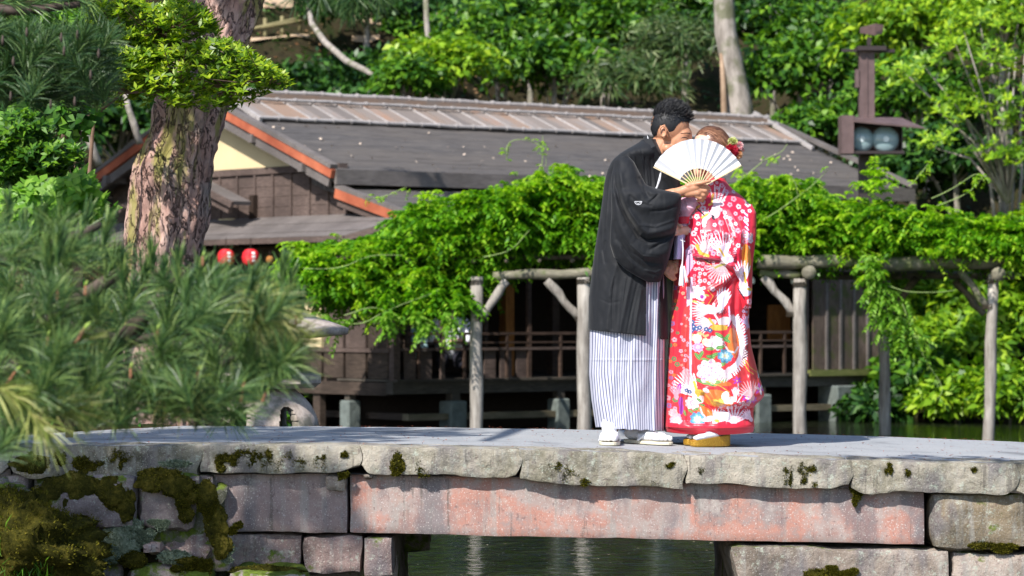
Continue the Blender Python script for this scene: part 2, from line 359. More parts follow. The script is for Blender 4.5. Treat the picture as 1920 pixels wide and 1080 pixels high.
# ----- veranda body
DZ = -.2
MB().box(-.02, 8.45, -.02, .12, DZ - .17, DZ - .02).build('deck_beam', mBeam, H)
MB().box(-.02, .12, .122, 6.5, DZ - .19, DZ - .03).build('deck_beam', mDark, H)
for k in range(24):
    MB().box(.0 + k * .352, .0 + k * .352 + .344, -.08, 1.2, DZ - .018, DZ + .012).build('deck_board', mBeam, H)
MB().box(0.05, 8.3, 1.2, 7.0, DZ - .15, DZ + .01).build('floor', mDark, H)
MB().box(0.2, 8.4, -.05, .08, DZ - .5, DZ - .42).build('lower_beam', wood('tie_beam', (.1, .085, .05), (.22, .18, .12), grain=(1, 5, 5)), H)
MB().box(.3, .42, .1, 6.0, DZ - .5, DZ - .42).build('lower_beam', mDark, H)
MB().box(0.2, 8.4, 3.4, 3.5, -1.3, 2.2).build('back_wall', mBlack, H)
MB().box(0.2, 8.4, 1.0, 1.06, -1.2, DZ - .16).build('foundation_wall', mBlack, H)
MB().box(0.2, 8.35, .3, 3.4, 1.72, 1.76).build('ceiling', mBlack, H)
for i, (px, wt) in enumerate(((640, .1), (852, .13), (1050, .11), (1235, .11), (1425, .13), (1573, .2))):
    # solve a for px at b=.02
    a_ = ((px - CX) / FPX * 40 + 1.47) / (.783 - (px - CX) / FPX * .621)
    if px == 640: bb_ = 1.0; a_ = .06
    else: bb_ = .03
    top = -.46
    pst = MB().box(a_ - wt / 2, a_ + wt / 2, bb_ - wt / 2, bb_ + wt / 2, top if px != 1573 else -.36, DZ - .17).build('stilt', mBeam, H)
    fs = MB().box(a_ - wt, a_ + wt, bb_ - wt, bb_ + wt, -1.3, top - .005 if px != 1573 else -.365); o = fs.build('foot_stone', mFoot, H)
    m_ = o.modifiers.new('b', 'BEVEL'); m_.width = .02
    bp = MB().box(a_ - wt * .45, a_ + wt * .45, 1.6, 1.75, -1.3, DZ - .16).build('stilt', mDark, H)
def aof(px, b_): # local a for pixel column at depth b_
    k = (px - CX) / FPX; return (k * (40 + .783 * b_) + 1.47 + .621 * b_) / (.783 - k * .621)
def zof(py, a_, b_): return PZ(py, (hw(a_, b_, 0)).y)
# corner + veranda posts
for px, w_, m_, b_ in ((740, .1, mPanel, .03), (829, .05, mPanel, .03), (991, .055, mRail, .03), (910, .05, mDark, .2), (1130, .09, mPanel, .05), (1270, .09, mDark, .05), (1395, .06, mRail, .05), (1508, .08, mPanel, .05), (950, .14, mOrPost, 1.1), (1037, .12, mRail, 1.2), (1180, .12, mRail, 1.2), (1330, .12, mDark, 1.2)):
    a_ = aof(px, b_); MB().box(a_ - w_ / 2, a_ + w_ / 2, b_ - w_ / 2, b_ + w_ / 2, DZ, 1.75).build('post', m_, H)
a1 = aof(1650, .03)
for z_, m_, w_ in ((zof(626, .6, 0), mRail, .035), (zof(640, .6, 0) - .02, mRail, .02), (zof(655, .6, 0), mPanel, .035)):
    MB().box(.05, aof(1508, .03), .0, w_, z_ - w_ / 2, z_ + w_ / 2).build('rail', m_, H)
for px in range(770, 1500, 30):
    a_ = aof(px, .02)
    if px < 830 or 915 < px < 995:
        MB().box(a_ - .09, a_ + .09, .035, .055, DZ + .012, zof(655, .6, 0) - .02).build('infill_board', mPanel, H)
for px in (785, 870, 950, 1050, 1100, 1170, 1320, 1380, 1425, 1470):
    a_ = aof(px, .02); MB().box(a_ - .017, a_ + .017, .0, .034, DZ + .012, zof(626, .6, 0)).build('baluster', mRail, H)
# solid panels on the gable side near the corner
for k in range(4):
    b0 = .08 + k * .48
    MB().box(.0, .04, b0 + .03, b0 + .45, DZ + .02, .14).build('infill_board', mDark, H)
    MB().box(.0, .04, b0 + .03, b0 + .45, .2, .95).build('window_panel' if False else 'wall_board', [mDark, mPanel, mPanel, mPlaster][k], H)
MB().box(-.02, .05, .06, 2.1, .145, .195).build('rail', mPanel, H)
MB().box(-.02, .05, .06, 6.5, .98, 1.5).build('wall_head', mDark, H)
MB().box(0, .06, 2.1, 6.5, DZ, .98).build('wall', mDark, H)
# closed boarded bay at right end
aL = aof(1520, 0); aR = aof(1648, 0); nbp = 5
for k in range(nbp):
    x0 = aL + (aR - aL) * k / nbp; x1 = aL + (aR - aL) * (k + 1) / nbp
    MB().box(x0 + .02, x1 - .02, -.03, .0, DZ + .06, 1.3).build('shutter_board', wood('shutter_wood%d' % k, (.07, .05, .04), (.17, .125, .1), grain=(3, 3, 1), moss=(.06, .07, .02)), H)
    MB().box(x1 - .022, x1 + .016, -.055, -.001, DZ + .05, 1.3).build('shutter_batten', mBarge, H)
MB().box(aL - .1, aR + .05, -.1, -.0, DZ - .03, DZ + .055).build('sill', wood('sunlit_sill', (.1, .12, .03), (.2, .2, .07), grain=(1, 4, 4)), H)  # lit yellow-green of the lower edge is put into the sill colour
MB().box(aR - .02, aR + .05, .0, 3.4, DZ - .1, 1.7).build('end_wall', mDark, H)
MB().box(aof(1655, .1), aof(1668, .1), .1, .2, -.9, 1.5).build('drain_post', mBarge, H)
# inner warm board and cushion
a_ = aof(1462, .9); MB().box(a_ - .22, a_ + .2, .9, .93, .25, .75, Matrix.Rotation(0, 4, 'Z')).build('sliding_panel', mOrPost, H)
# ================================================================ PAPER LANTERNS
b = NB('lantern_paper'); v = b.coord('Object'); w = b.new('TexWave', wave_type='BANDS', bands_direction='Z'); w.inputs['Scale'].default_value = 22; b.L(v, w.inputs[0])
b.base((.75, .02, .03)); b.rough(.5); b.bump(w.outputs[1], .01)
mWhitePaper = plain('white_paper', (.8, .75, .72), .8, .2, .05)
for i, (px, py, r_) in enumerate(((424, 483, .115), (470, 483, .115), (506, 487, .05))):
    bq = 0
    k = (px - CX) / FPX; bq = (-1.47 - .68 * .783 - k * (40 - .68 * .621)) / (.621 + k * .783)
    c = hw(-.68, bq, 0); c.z = PZ(py, c.y)
    t = thing('paper_lantern', ['red paper lantern under the tea house eave, nearest the big pine trunk', 'red paper lantern under the eave, beside the wisteria leaves', 'small orange lantern at the edge of the wisteria under the eave'][i], 'lantern', c, 0, 'paper lanterns under the eave')
    prof = [(.35, -.95), (.62, -.85), (.9, -.5), (1, 0), (.9, .5), (.62, .85), (.35, .95)]; m = MB()
    N = 20
    for (rr_, zz) in prof: m.V += [(r_ * rr_ * math.cos(2 * math.pi * j / N), r_ * rr_ * math.sin(2 * math.pi * j / N), r_ * zz) for j in range(N)]
    m.F = [(q * N + j, q * N + (j + 1) % N, (q + 1) * N + (j + 1) % N, (q + 1) * N + j) for q in range(6) for j in range(N)] + [tuple(range(N))[::-1], tuple(range(6 * N, 7 * N))]
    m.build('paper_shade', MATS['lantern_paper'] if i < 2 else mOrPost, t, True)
    MB().tube([(0, 0, r_ * .93), (0, 0, r_ * 1.05)], r_ * .38, 14).build('cap', mBlack, t); MB().tube([(0, 0, -r_ * 1.05), (0, 0, -r_ * .93)], r_ * .38, 14).build('base_ring', mBlack, t)
    MB().tube([(0, 0, r_), (0, 0, r_ * 2.2)], .006, 5).build('cord', mBlack, t)
    if i < 2:
        ch = MB()
        for th in ((-1.35, -.95),):
            for zc in (-.35, .1, .5):
                V = []
                for q in range(5):
                    a2 = th[0] + (th[1] - th[0]) * q / 4
                    for dz in (-.14, .14):
                        z2 = zc + dz; rr2 = r_ * 1.015 * math.sqrt(max(0, 1 - (abs(z2) * .93) ** 2.4)); V.append((rr2 * math.cos(a2), rr2 * math.sin(a2), r_ * z2))
                ch.add(V, [(2 * q, 2 * q + 2, 2 * q + 3, 2 * q + 1) for q in range(4)])
        ch.build('white_mark', mWhitePaper, t)
# ================================================================ foliage builders
def quads_from(base, d, n, L, Wd, bend=.15):
    "rhombus leaves: base (k,3), direction d, normal n, length L, width Wd -> V,F"
    d = d / (np.linalg.norm(d, axis=1, keepdims=True) + 1e-9); s = np.cross(d, n); s /= (np.linalg.norm(s, axis=1, keepdims=True) + 1e-9)
    n2 = np.cross(s, d); L = np.broadcast_to(np.asarray(L, float), (len(base),))[:, None]; Wd = np.broadcast_to(np.asarray(Wd, float), (len(base),))[:, None]
    m = base + d * L * .45 + n2 * L * bend * .5
    V = np.stack([base, m + s * Wd * .5, base + d * L - n2 * L * bend, m - s * Wd * .5], 1)
    F = np.arange(len(base) * 4).reshape(-1, 4); return V.reshape(-1, 3), F
def unit(v): return v / (np.linalg.norm(v, axis=-1, keepdims=True) + 1e-9)
def join(parts):
    Vs = []; Fs = []; n = 0
    for V, F in parts: Vs.append(V); Fs.append(F + n); n += len(V)
    return np.concatenate(Vs), np.concatenate(Fs)
def sprays(g, centers, outs, per, rs, L, Wd, up=.6, flat=.35):
    "flattened layered discs of leaves"
    K = len(centers); rs = np.broadcast_to(rs, (K,))
    nrm = unit(np.array([0, 0, up]) + outs * (1 - up) + g.normal(0, .22, (K, 3)))
    a = unit(np.cross(nrm, g.normal(0, 1, (K, 3)))); b_ = np.cross(nrm, a)
    t = g.random((K, per)) * 2 * np.pi; r = np.sqrt(g.random((K, per)))
    rad = a[:, None] * np.cos(t)[..., None] + b_[:, None] * np.sin(t)[..., None]
    pos = centers[:, None] + rad * (r * rs[:, None])[..., None] + nrm[:, None] * (g.normal(0, flat, (K, per)) * rs[:, None] * .5 - .35 * r ** 2 * rs[:, None])[..., None]
    d = unit(rad + nrm[:, None] * g.normal(-.1, .35, (K, per, 1)) + g.normal(0, .35, (K, per, 3)))
    n = unit(nrm[:, None] + g.normal(0, .45, (K, per, 3)))
    k = K * per; Ls = L * g.uniform(.6, 1.25, k)
    return quads_from(pos.reshape(-1, 3), d.reshape(-1, 3), n.reshape(-1, 3), Ls, Ls * Wd)
def crown_pts(g, c, r, K, shell=.45, flatten_bottom=True):
    v = unit(g.normal(0, 1, (K, 3))); 
    if flatten_bottom: v[:, 2] = np.where(v[:, 2] < -.3, -v[:, 2] * .5, v[:, 2])
    rad = g.random(K) ** shell; lump = 1 + .28 * vnoise(v * 2.3 + c[0])
    return np.array(c) + v * rad[:, None] * lump[:, None] * np.array(r), v
def tree(px, py, Y, r, mat, label, name='broadleaf_tree', K=150, per=45, L=.13, Wd=.5, rs=.42, seed=0, trunk=True, group=None, tr=.12, lean=0, shell=.45, cat='tree'):
    g = np.random.default_rng(seed + 100); c = np.array(P(px, py, Y)); r = np.array(r, float)
    gz = float(ground_z(c[0] + lean, c[1])); t = thing(name, label, cat, (c[0] + lean, c[1], gz), 0, group); o0 = np.array([c[0] + lean, c[1], gz])
    pts, out = crown_pts(g, c - o0, r, K, shell)
    V, F = sprays(g, pts, out, per, rs * g.uniform(.6, 1.3, K), L, Wd)
    cr = ob('crown', V, F, MATS[mat], t); cr['kind'] = 'stuff'
    if trunk:
        H_ = max(.4, c[2] - gz); rr = random.Random(seed)
        m = MB(); tp = [Vector((0, 0, -.3)), Vector((-lean * .3 + rr.uniform(-.1, .1), 0, H_ * .4)), Vector((-lean, 0, H_)), Vector((-lean + rr.uniform(-.2, .2), 0, H_ + r[2] * .6))]
        m.tube(tp, [tr, tr * .85, tr * .6, tr * .2], 9, .15, seed).build('trunk', mBark, t, True)
        lb = MB()
        for k in range(7):
            p_ = Vector(pts[k * 3]); s_ = tp[1].lerp(tp[2], rr.uniform(.3, 1)); lb.tube([s_, s_.lerp(p_, .5) + Vector((0, 0, .12)), p_], [tr * .4, tr * .25, tr * .08], 6)
        lb.build('limb', mBark, t, True)
    return t
b = NB('bark_grey'); v = b.coord('Object', (1, 1, .35)); n = b.noise(v, 7, 8, .7); n2 = b.noise(b.coord('Object'), 2.2, 4)
c = b.ramp(n, [(.3, (.14, .12, .1)), (.65, (.42, .37, .33))]); c = b.mix(b.ramp(n2, [(.5, (0, 0, 0)), (.6, (.75, .75, .75))]), c, (.1, .11, .05)); b.base(c); b.rough(.85, .2); b.bump(n, .03); mBark = b.m
mBarkDark = wood('bark_dark', (.05, .04, .03), (.16, .13, .1), grain=(1, 1, .4))
# ================================================================ BACKGROUND TREES ON THE HILLSIDE
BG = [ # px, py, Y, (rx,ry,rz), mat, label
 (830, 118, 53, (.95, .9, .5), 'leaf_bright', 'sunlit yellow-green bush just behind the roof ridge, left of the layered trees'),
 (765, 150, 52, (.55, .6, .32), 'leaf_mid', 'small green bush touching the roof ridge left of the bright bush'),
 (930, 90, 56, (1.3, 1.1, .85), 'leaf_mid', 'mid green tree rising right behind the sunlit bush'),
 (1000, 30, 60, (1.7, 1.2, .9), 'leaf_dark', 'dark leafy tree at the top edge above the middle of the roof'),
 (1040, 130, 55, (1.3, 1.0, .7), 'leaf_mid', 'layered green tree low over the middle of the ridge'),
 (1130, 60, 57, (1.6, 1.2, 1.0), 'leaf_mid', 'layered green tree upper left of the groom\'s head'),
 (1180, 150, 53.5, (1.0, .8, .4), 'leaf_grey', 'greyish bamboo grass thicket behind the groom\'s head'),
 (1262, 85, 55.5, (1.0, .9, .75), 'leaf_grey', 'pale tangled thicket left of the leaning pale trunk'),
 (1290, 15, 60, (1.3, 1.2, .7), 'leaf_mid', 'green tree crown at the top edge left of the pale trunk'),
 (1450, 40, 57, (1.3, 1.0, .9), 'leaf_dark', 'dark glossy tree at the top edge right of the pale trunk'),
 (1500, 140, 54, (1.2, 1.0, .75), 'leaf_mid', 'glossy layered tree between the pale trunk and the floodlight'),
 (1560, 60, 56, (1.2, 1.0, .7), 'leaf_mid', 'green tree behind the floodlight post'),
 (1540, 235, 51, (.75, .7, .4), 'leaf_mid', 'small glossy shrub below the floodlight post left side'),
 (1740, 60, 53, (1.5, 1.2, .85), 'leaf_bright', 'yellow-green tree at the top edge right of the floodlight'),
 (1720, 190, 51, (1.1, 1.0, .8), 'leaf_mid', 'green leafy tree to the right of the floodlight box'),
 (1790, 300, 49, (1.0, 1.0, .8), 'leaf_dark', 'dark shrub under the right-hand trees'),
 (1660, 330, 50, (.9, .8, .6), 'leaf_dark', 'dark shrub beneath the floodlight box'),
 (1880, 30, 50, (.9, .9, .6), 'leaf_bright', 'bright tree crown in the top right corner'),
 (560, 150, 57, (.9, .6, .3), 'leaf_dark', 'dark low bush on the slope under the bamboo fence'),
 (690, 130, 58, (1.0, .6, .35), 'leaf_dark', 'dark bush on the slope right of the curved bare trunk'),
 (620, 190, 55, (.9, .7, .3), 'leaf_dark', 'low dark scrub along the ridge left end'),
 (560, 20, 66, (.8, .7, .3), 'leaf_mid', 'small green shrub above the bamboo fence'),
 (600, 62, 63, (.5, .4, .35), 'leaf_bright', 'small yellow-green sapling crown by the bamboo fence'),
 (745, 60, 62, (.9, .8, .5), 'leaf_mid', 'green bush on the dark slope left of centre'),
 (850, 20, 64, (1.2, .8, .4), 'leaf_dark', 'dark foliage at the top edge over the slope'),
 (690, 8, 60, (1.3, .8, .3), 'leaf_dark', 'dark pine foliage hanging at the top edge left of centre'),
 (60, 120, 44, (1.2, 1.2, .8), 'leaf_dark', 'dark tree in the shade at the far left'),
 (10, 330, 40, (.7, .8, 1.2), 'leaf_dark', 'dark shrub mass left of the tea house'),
 (230, 230, 52, (1.4, 1.0, 1.1), 'leaf_dark', 'shaded shrub behind the big pine trunk'),  # shade on these left trees is put into the dark leaf colour
]
for i, (px, py, Y, r, m, lab) in enumerate(BG):
    grey = m == 'leaf_grey'
    vol = r[0] * r[2]
    tree(px, py, Y, r, m, lab, K=int(40 + 74 * vol), per=30, L=.17 if not grey else .24, Wd=.5 if not grey else .14, rs=.26, seed=i, trunk=not grey, tr=.07,
         name='bush' if ('bush' in lab or 'shrub' in lab or 'scrub' in lab) else ('thicket' if grey else 'broadleaf_tree'), cat='bush' if ('bush' in lab or 'shrub' in lab or 'scrub' in lab or grey) else 'tree')
# distant wood closing the top of the hill
g = np.random.default_rng(5); K = 900
X = g.uniform(-22, 26, K); Y = g.uniform(62, 82, K); Z = ground_z(X, Y) + g.uniform(0, 3.0, K)
V, F = sprays(g, np.stack([X, Y, Z], -1), np.tile([0, -1., .3], (K, 1)), 26, .8, .3, .55)
tag(ob('distant_wood', V, F, MATS['leaf_dark']), kind='stuff')
# ground cover on the slope
K = 900; X = g.uniform(-14, 16, K); Y = g.uniform(44, 64, K); Z = ground_z(X, Y); a_, b_ = ab(X, Y)
keep = (Z > -.6) & ((fbm(np.stack([X * .5, Y * .5, X * 0], -1), 3) > -.05) | (X > 3)) & ~((a_ < 10) & (b_ < 8)); X, Y, Z = X[keep], Y[keep], Z[keep]
V, F = sprays(g, np.stack([X, Y, Z + .06], -1), np.tile([0, -.5, .8], (len(X), 1)), 22, .35, .13, .5)
tag(ob('ground_cover', V, F, MATS['leaf_dark']), kind='stuff')
# fallen leaves and twigs on the dark slope
K = 5000; X = g.uniform(-12, 2, K); Y = g.uniform(49, 66, K); Z = ground_z(X, Y) + .02; a_, b_ = ab(X, Y); kk = (b_ > 8); X, Y, Z = X[kk], Y[kk], Z[kk]
V, F = quads_from(np.stack([X, Y, Z], -1), g.normal(0, 1, (len(X), 3)) * [1, 1, .2], np.tile([0, -.4, 1.], (len(X), 1)) + g.normal(0, .3, (len(X), 3)), .09, .05)
tag(ob('fallen_leaves', V, F, MATS['litter']), kind='stuff')
# ================================================================ single trunks
def bare(pts, rad, label, name='tree_trunk', n=10, mat=None, group=None, seed=1, cat='tree'):
    p0 = pts[0]; t = thing(name, label, cat, p0, 0, group)
    MB().tube([p - p0 for p in pts], rad, n, .12, seed).build('trunk', mat or mBark, t, True); return t
bare([P(1402, 330, 53), P(1388, 200, 53), P(1372, 120, 53), P(1360, 60, 53), P(1357, 0, 53), P(1357, -80, 53)], [.24, .21, .19, .175, .17, .15], 'pale grey leaning tree trunk rising behind the roof right of the bride', 'broadleaf_tree', 14)
bare([P(1350, 330, 52.8), P(1358, 215, 52.8), P(1356, 150, 52.85), P(1352, 100, 52.9)], [.05, .05, .045, .03], 'thin ochre stem beside the pale leaning trunk', 'broadleaf_tree', 8, wood('ochre_bark', (.25, .16, .1), (.45, .32, .22)))
bare([P(740, 160, 53), P(690, 135, 54), P(650, 115, 56), P(610, 80, 58), P(585, 45, 59), P(575, 0, 60)], [.03, .05, .06, .06, .05, .04], 'thin curved bare trunk leaning over the dark slope', 'broadleaf_tree')
bare([P(808, 200, 55), P(806, 100, 55), P(800, 40, 55), P(798, -20, 55)], [.06, .05, .05, .04], 'slim upright trunk behind the sunlit bush', 'broadleaf_tree')
for k, (x0, x1, lab) in enumerate(((1888, 1849, 'leftmost'), (1895, 1866, 'second from the left'), (1903, 1882, 'middle'), (1908, 1893, 'second from the right'), (1914, 1910, 'rightmost'))):
    Yt = 47 + .2 * k; bare([P(x0 - 20 + 3 * k, 430, Yt), P(x1 + 6, 330, Yt), P(x1 + 3, 240, Yt), P(x1 + 12, 100, Yt)], [.028, .025, .02, .012], 'thin pale stem of the clump at the right edge, %s of five' % lab, 'young_tree', 7, None, 'thin pale stems at the right edge', k)
bare([P(186, 310, 40), P(170, 270, 40), P(150, 235, 40), P(120, 190, 40)], [.05, .05, .04, .03], 'thin bare slanting trunk in the shade at the left', 'broadleaf_tree')
bare([P(262, 270, 42), P(250, 230, 42), P(240, 200, 42), P(225, 120, 42)], [.05, .045, .04, .03], 'thin bare trunk just left of the big pine trunk', 'broadleaf_tree')
# young tree in the upper right with whorled leaves
g = np.random.default_rng(77)
def whorls(g, pos, nrm, per, L, Wd, tilt=.5):
    K = len(pos); nrm = unit(nrm + g.normal(0, .3, (K, 3))); a = unit(np.cross(nrm, g.normal(0, 1, (K, 3)))); b_ = np.cross(nrm, a)
    t = (np.arange(per)[None] + g.random((K, 1))) * 2 * np.pi / per + g.normal(0, .2, (K, per))
    rad = a[:, None] * np.cos(t)[..., None] + b_[:, None] * np.sin(t)[..., None]; tl = tilt + g.normal(0, .25, (K, per, 1))
    d = unit(rad + nrm[:, None] * tl); n = unit(nrm[:, None] - rad * tl * .7 + g.normal(0, .15, (K, per, 3))); Ls = (L * g.uniform(.7, 1.2, (K, per))).ravel()
    return quads_from(np.repeat(pos, per, 0), d.reshape(-1, 3), n.reshape(-1, 3), Ls, Ls * Wd, .12)
t = thing('young_tree', 'young tree with large pale yellow-green leaves in the upper right corner', 'tree', P(1890, 420, 46.5)); o0 = np.array(t.location)
pc = []
for (px, py, rx, rz, k) in ((1870, 110, 75, 40, 70), (1800, 200, 60, 35, 55), (1700, 130, 50, 30, 36), (1895, 210, 40, 60, 45), (1880, 285, 50, 25, 36), (1770, 90, 50, 40, 36), (1850, 30, 90, 30, 50), (1760, 260, 36, 20, 16)):
    q = g.normal(0, .5, (k, 3)) * [1, .6, 1]; pc.append(np.stack([PX(px + q[:, 0] * rx, 46.2), 46.2 + q[:, 1], PZ(py + q[:, 2] * rz, 46.2)], -1))
pc = np.concatenate(pc); V, F = whorls(g, pc - o0, np.tile([-.2, -.4, .7], (len(pc), 1)), 6, .13, .38); ob('crown', V, F, MATS['leaf_bright'], t)['kind'] = 'stuff'
m = MB()
for k in range(0, len(pc), 28): m.tube([(0, 0, .3), Vector(pc[k] - o0) * .5 + Vector((0, .1, .4)), Vector(pc[k] - o0)], [.03, .02, .006], 5)
m.build('limb', mBark, t, True)
# right bank: sunlit bushes under the pergola
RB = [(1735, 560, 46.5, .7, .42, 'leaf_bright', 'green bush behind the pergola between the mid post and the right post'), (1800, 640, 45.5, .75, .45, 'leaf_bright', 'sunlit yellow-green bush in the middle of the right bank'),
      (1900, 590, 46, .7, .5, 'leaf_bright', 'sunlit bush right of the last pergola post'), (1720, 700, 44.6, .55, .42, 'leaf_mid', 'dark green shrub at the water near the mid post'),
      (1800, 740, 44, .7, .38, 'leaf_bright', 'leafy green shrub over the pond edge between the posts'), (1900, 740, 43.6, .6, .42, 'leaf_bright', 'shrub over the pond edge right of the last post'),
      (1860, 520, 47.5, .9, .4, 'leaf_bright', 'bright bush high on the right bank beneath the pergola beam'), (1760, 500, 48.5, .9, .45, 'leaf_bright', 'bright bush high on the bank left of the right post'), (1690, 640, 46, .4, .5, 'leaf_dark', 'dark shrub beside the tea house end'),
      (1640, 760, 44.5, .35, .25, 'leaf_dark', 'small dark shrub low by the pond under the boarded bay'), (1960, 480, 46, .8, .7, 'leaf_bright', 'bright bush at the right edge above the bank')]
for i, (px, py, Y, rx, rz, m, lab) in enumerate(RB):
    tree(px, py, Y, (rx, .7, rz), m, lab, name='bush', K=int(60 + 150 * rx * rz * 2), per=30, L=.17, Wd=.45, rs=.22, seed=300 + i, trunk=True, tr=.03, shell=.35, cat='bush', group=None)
# tall stones at the pond edge, far right
for k, px in enumerate(()):
    rr = random.Random(k); p = P(px, 800, 42.6); w_ = .05 + .03 * rr.random(); hh = .06 + .14 * rr.random()
    o = MB().tube([(0, 0, -.4), (0, 0, 0), (.01, 0, hh * .6), (0, .0, hh)], [w_, w_, w_ * .9, w_ * .55], 9, .25, k).build('shore_stone', mFoot); o.location = p
    tag(o, 'upright stone at the far pond edge, number %s counted from the tea house' % ('one two three four five six'.split()[k]), 'stone', 'upright stones along the far shore')
# ================================================================ bamboo fence top left
mBam = wood('bamboo', (.16, .14, .06), (.36, .3, .16), grain=(1, 1, 5))
f = thing('bamboo_fence', 'low bamboo post and rail fence on the dark slope at the top left', 'fence', P(500, 80, 60)); o0 = f.location
def fp(px, py): return P(px, py, 60) - o0
for (px, y0, y1) in ((497, 88, 34), (529, 86, 30), (562, 60, 26), (466, 96, 44)): MB().tube([fp(px, y0), fp(px, y1)], .035, 8, .1).build('post', mBam, f, True)
for (a_, b_) in (((440, 62), (582, 30)), ((440, 88), (545, 70)), ((490, 52), (582, 36))): MB().tube([fp(*a_) + Vector((0, -.06, 0)), fp(*b_) + Vector((0, -.06, 0))], .03, 8, .1).build('rail', mBam, f, True)
# sunlit sandy path above the fence: strips that follow the slope
mSand = plain('sand', (.5, .36, .24), .95, .1, .25, 4, .02)
def strip(name, pts, w_, mat):
    V = []; n_ = len(pts)
    for i, (x, y) in enumerate(pts):
        for s in (-.5, 0, .5): yy = y + s * w_ * (1 + .3 * math.sin(i * 2.3)); V.append((x, yy, float(ground_z(x, yy)) + .07))
    F = [(3 * i + j, 3 * i + 3 + j, 3 * i + 4 + j, 3 * i + 1 + j) for i in range(n_ - 1) for j in (0, 1)]
    return tag(ob(name, V, F, mat, smooth=True), kind='structure')
def ypix(px, py):   # find Y on the hill seen at this pixel
    for Y in np.arange(46, 90, .15):
        if ground_z(PX(px, Y), Y) > PZ(py, Y): return Y
    return 80
def hillpts(L_): return [(PX(x, ypix(x, y)), ypix(x, y)) for x, y in L_]
for L_ in ([(470, 14), (520, 10), (570, 12), (620, 22)], [(640, 22), (680, 40), (715, 52)], [(700, 30), (740, 20), (770, 8)], [(470, 84), (510, 80), (555, 74), (580, 76)], [(660, 86), (690, 84), (712, 86)], [(800, 50), (840, 42), (860, 40)], [(670, 118), (690, 114), (705, 118)], [(560, 166), (620, 164)]):
    strip('path', hillpts(L_), .3 if L_[0][1] < 60 else .12, mSand)
# ================================================================ WISTERIA PERGOLA
mLog = wood('weathered_log', (.17, .145, .125), (.5, .46, .41), scale=9, grain=(3, 3, .35), bump=.02)
mLogM = wood('mossy_log', (.1, .09, .065), (.3, .27, .2), scale=7, grain=(1, 3, 3), moss=(.08, .1, .03), bump=.02)
pg = thing('wisteria_pergola', 'rustic pergola of weathered grey logs standing in the pond and carrying wisteria', 'pergola', (3, 38, WATER)); pgo = Vector((3, 38, WATER))
def lp(px, py, Y): return P(px, py, Y) - pgo
def log(name, a, b_, r0, r1=None, mat=None, n=12):
    a = Vector(a); b_ = Vector(b_); k = 7; r1 = r1 or r0
    pts = [a.lerp(b_, i / (k - 1)) + Vector((math.sin(i * 2.1 + a.x) * .008, 0, math.cos(i * 1.7 + a.x) * .008)) for i in range(k)]
    return MB().tube(pts, [r0 + (r1 - r0) * i / (k - 1) + .006 * math.sin(i * 1.9 + a.x * 3) for i in range(k)], n, .05, int(abs(a.x) * 10)).build(name, mat or mLog, pg, True)
def base_px(px, Y, topy): return lp(px, HOR + (CZ - WATER + .4) / Y * FPX, Y), lp(px, topy, Y)
for px, Y, ty, r_, dx in ((893, 36.9, 520, .077, 0), (1095, 36.6, 520, .083, 0), (1500, 36.8, 522, .083, 0), (1857, 37.0, 515, .07, -5), (1658, 39.6, 505, .072, 3), (1250, 39.8, 520, .07, 0)):
    a, b_ = base_px(px + dx, Y, ty); b_ = lp(px - dx, ty, Y); log('post', a, b_, r_, r_ * .92)
# beams
log('beam', lp(925, 517, 36.95), lp(1120, 512, 36.8), .055, .06, mLogM)
log('beam', lp(1120, 505, 37.6), lp(1420, 492, 37.8), .06, .06, mLogM)
log('beam', lp(1420, 492, 36.8), lp(1612, 490, 36.95), .08, .07, mLogM)
log('beam', lp(1600, 497, 36.95), lp(1875, 490, 37.0), .085, .08, mLogM)
log('beam', lp(1520, 516, 39.6), lp(1900, 516, 39.9), .055, .05, mLogM)
log('beam', lp(560, 525, 38.0), lp(925, 517, 38.2), .06, .06, mLogM)
for (px, py, Yf) in ((1517, 512, 36.6), (1872, 513, 36.75), (1410, 522, 36.8)):
    if px == 1410: log('beam', lp(1425, 512, 36.9), lp(1500, 516, 36.9), .05, .05, mLogM)
    else: log('cross_beam', lp(px, py, Yf), lp(px - 25, py - 3, Yf + 3), .075, .07, mLogM)
for a_, b_, Y in (((1025, 525), (1088, 600), 36.8), ((950, 525), (900, 600), 36.9), ((1432, 520), (1492, 590), 36.9), ((1800, 505), (1850, 575), 37.0), ((1790, 525), (1845, 590), 38.6), ((1605, 505), (1650, 590), 39.3), ((1718, 520), (1668, 590), 39.3)):
    log('brace', lp(*a_, Y), lp(*b_, Y), .052 if a_[0] < 1500 else .042, .045, mLogM if a_[0] > 1590 else mLog)
mRope = plain('palm_rope', (.05, .04, .03), .9, .1, .4, 60)
for px, py, Y, r_ in ((893, 530, 36.9, .08), (1095, 528, 36.6, .086), (1500, 534, 36.8, .086), (1857, 528, 37.0, .074), (1488, 590, 36.85, .086), (897, 598, 36.9, .08), (1092, 598, 36.65, .086), (1853, 576, 37.0, .074)):
    c_ = lp(px, py, Y); m = MB(); m.tube([c_ + Vector((math.cos(a_ * .7) * r_, math.sin(a_ * .7) * r_, -.03 + a_ * .0022)) for a_ in range(27)], .006, 5).build('rope_tie', mRope, pg, True)
for px in range(640, 1900, 62): log('rafter', lp(px, 488, 36.9), lp(px + 8, 478, 40.2), .028, .025, mBarkDark, 7)
for k, Y in enumerate((37.2, 38.3, 39.5)): log('purlin', lp(620, 484, Y), lp(1900, 478, Y), .028, .028, mBarkDark, 7)
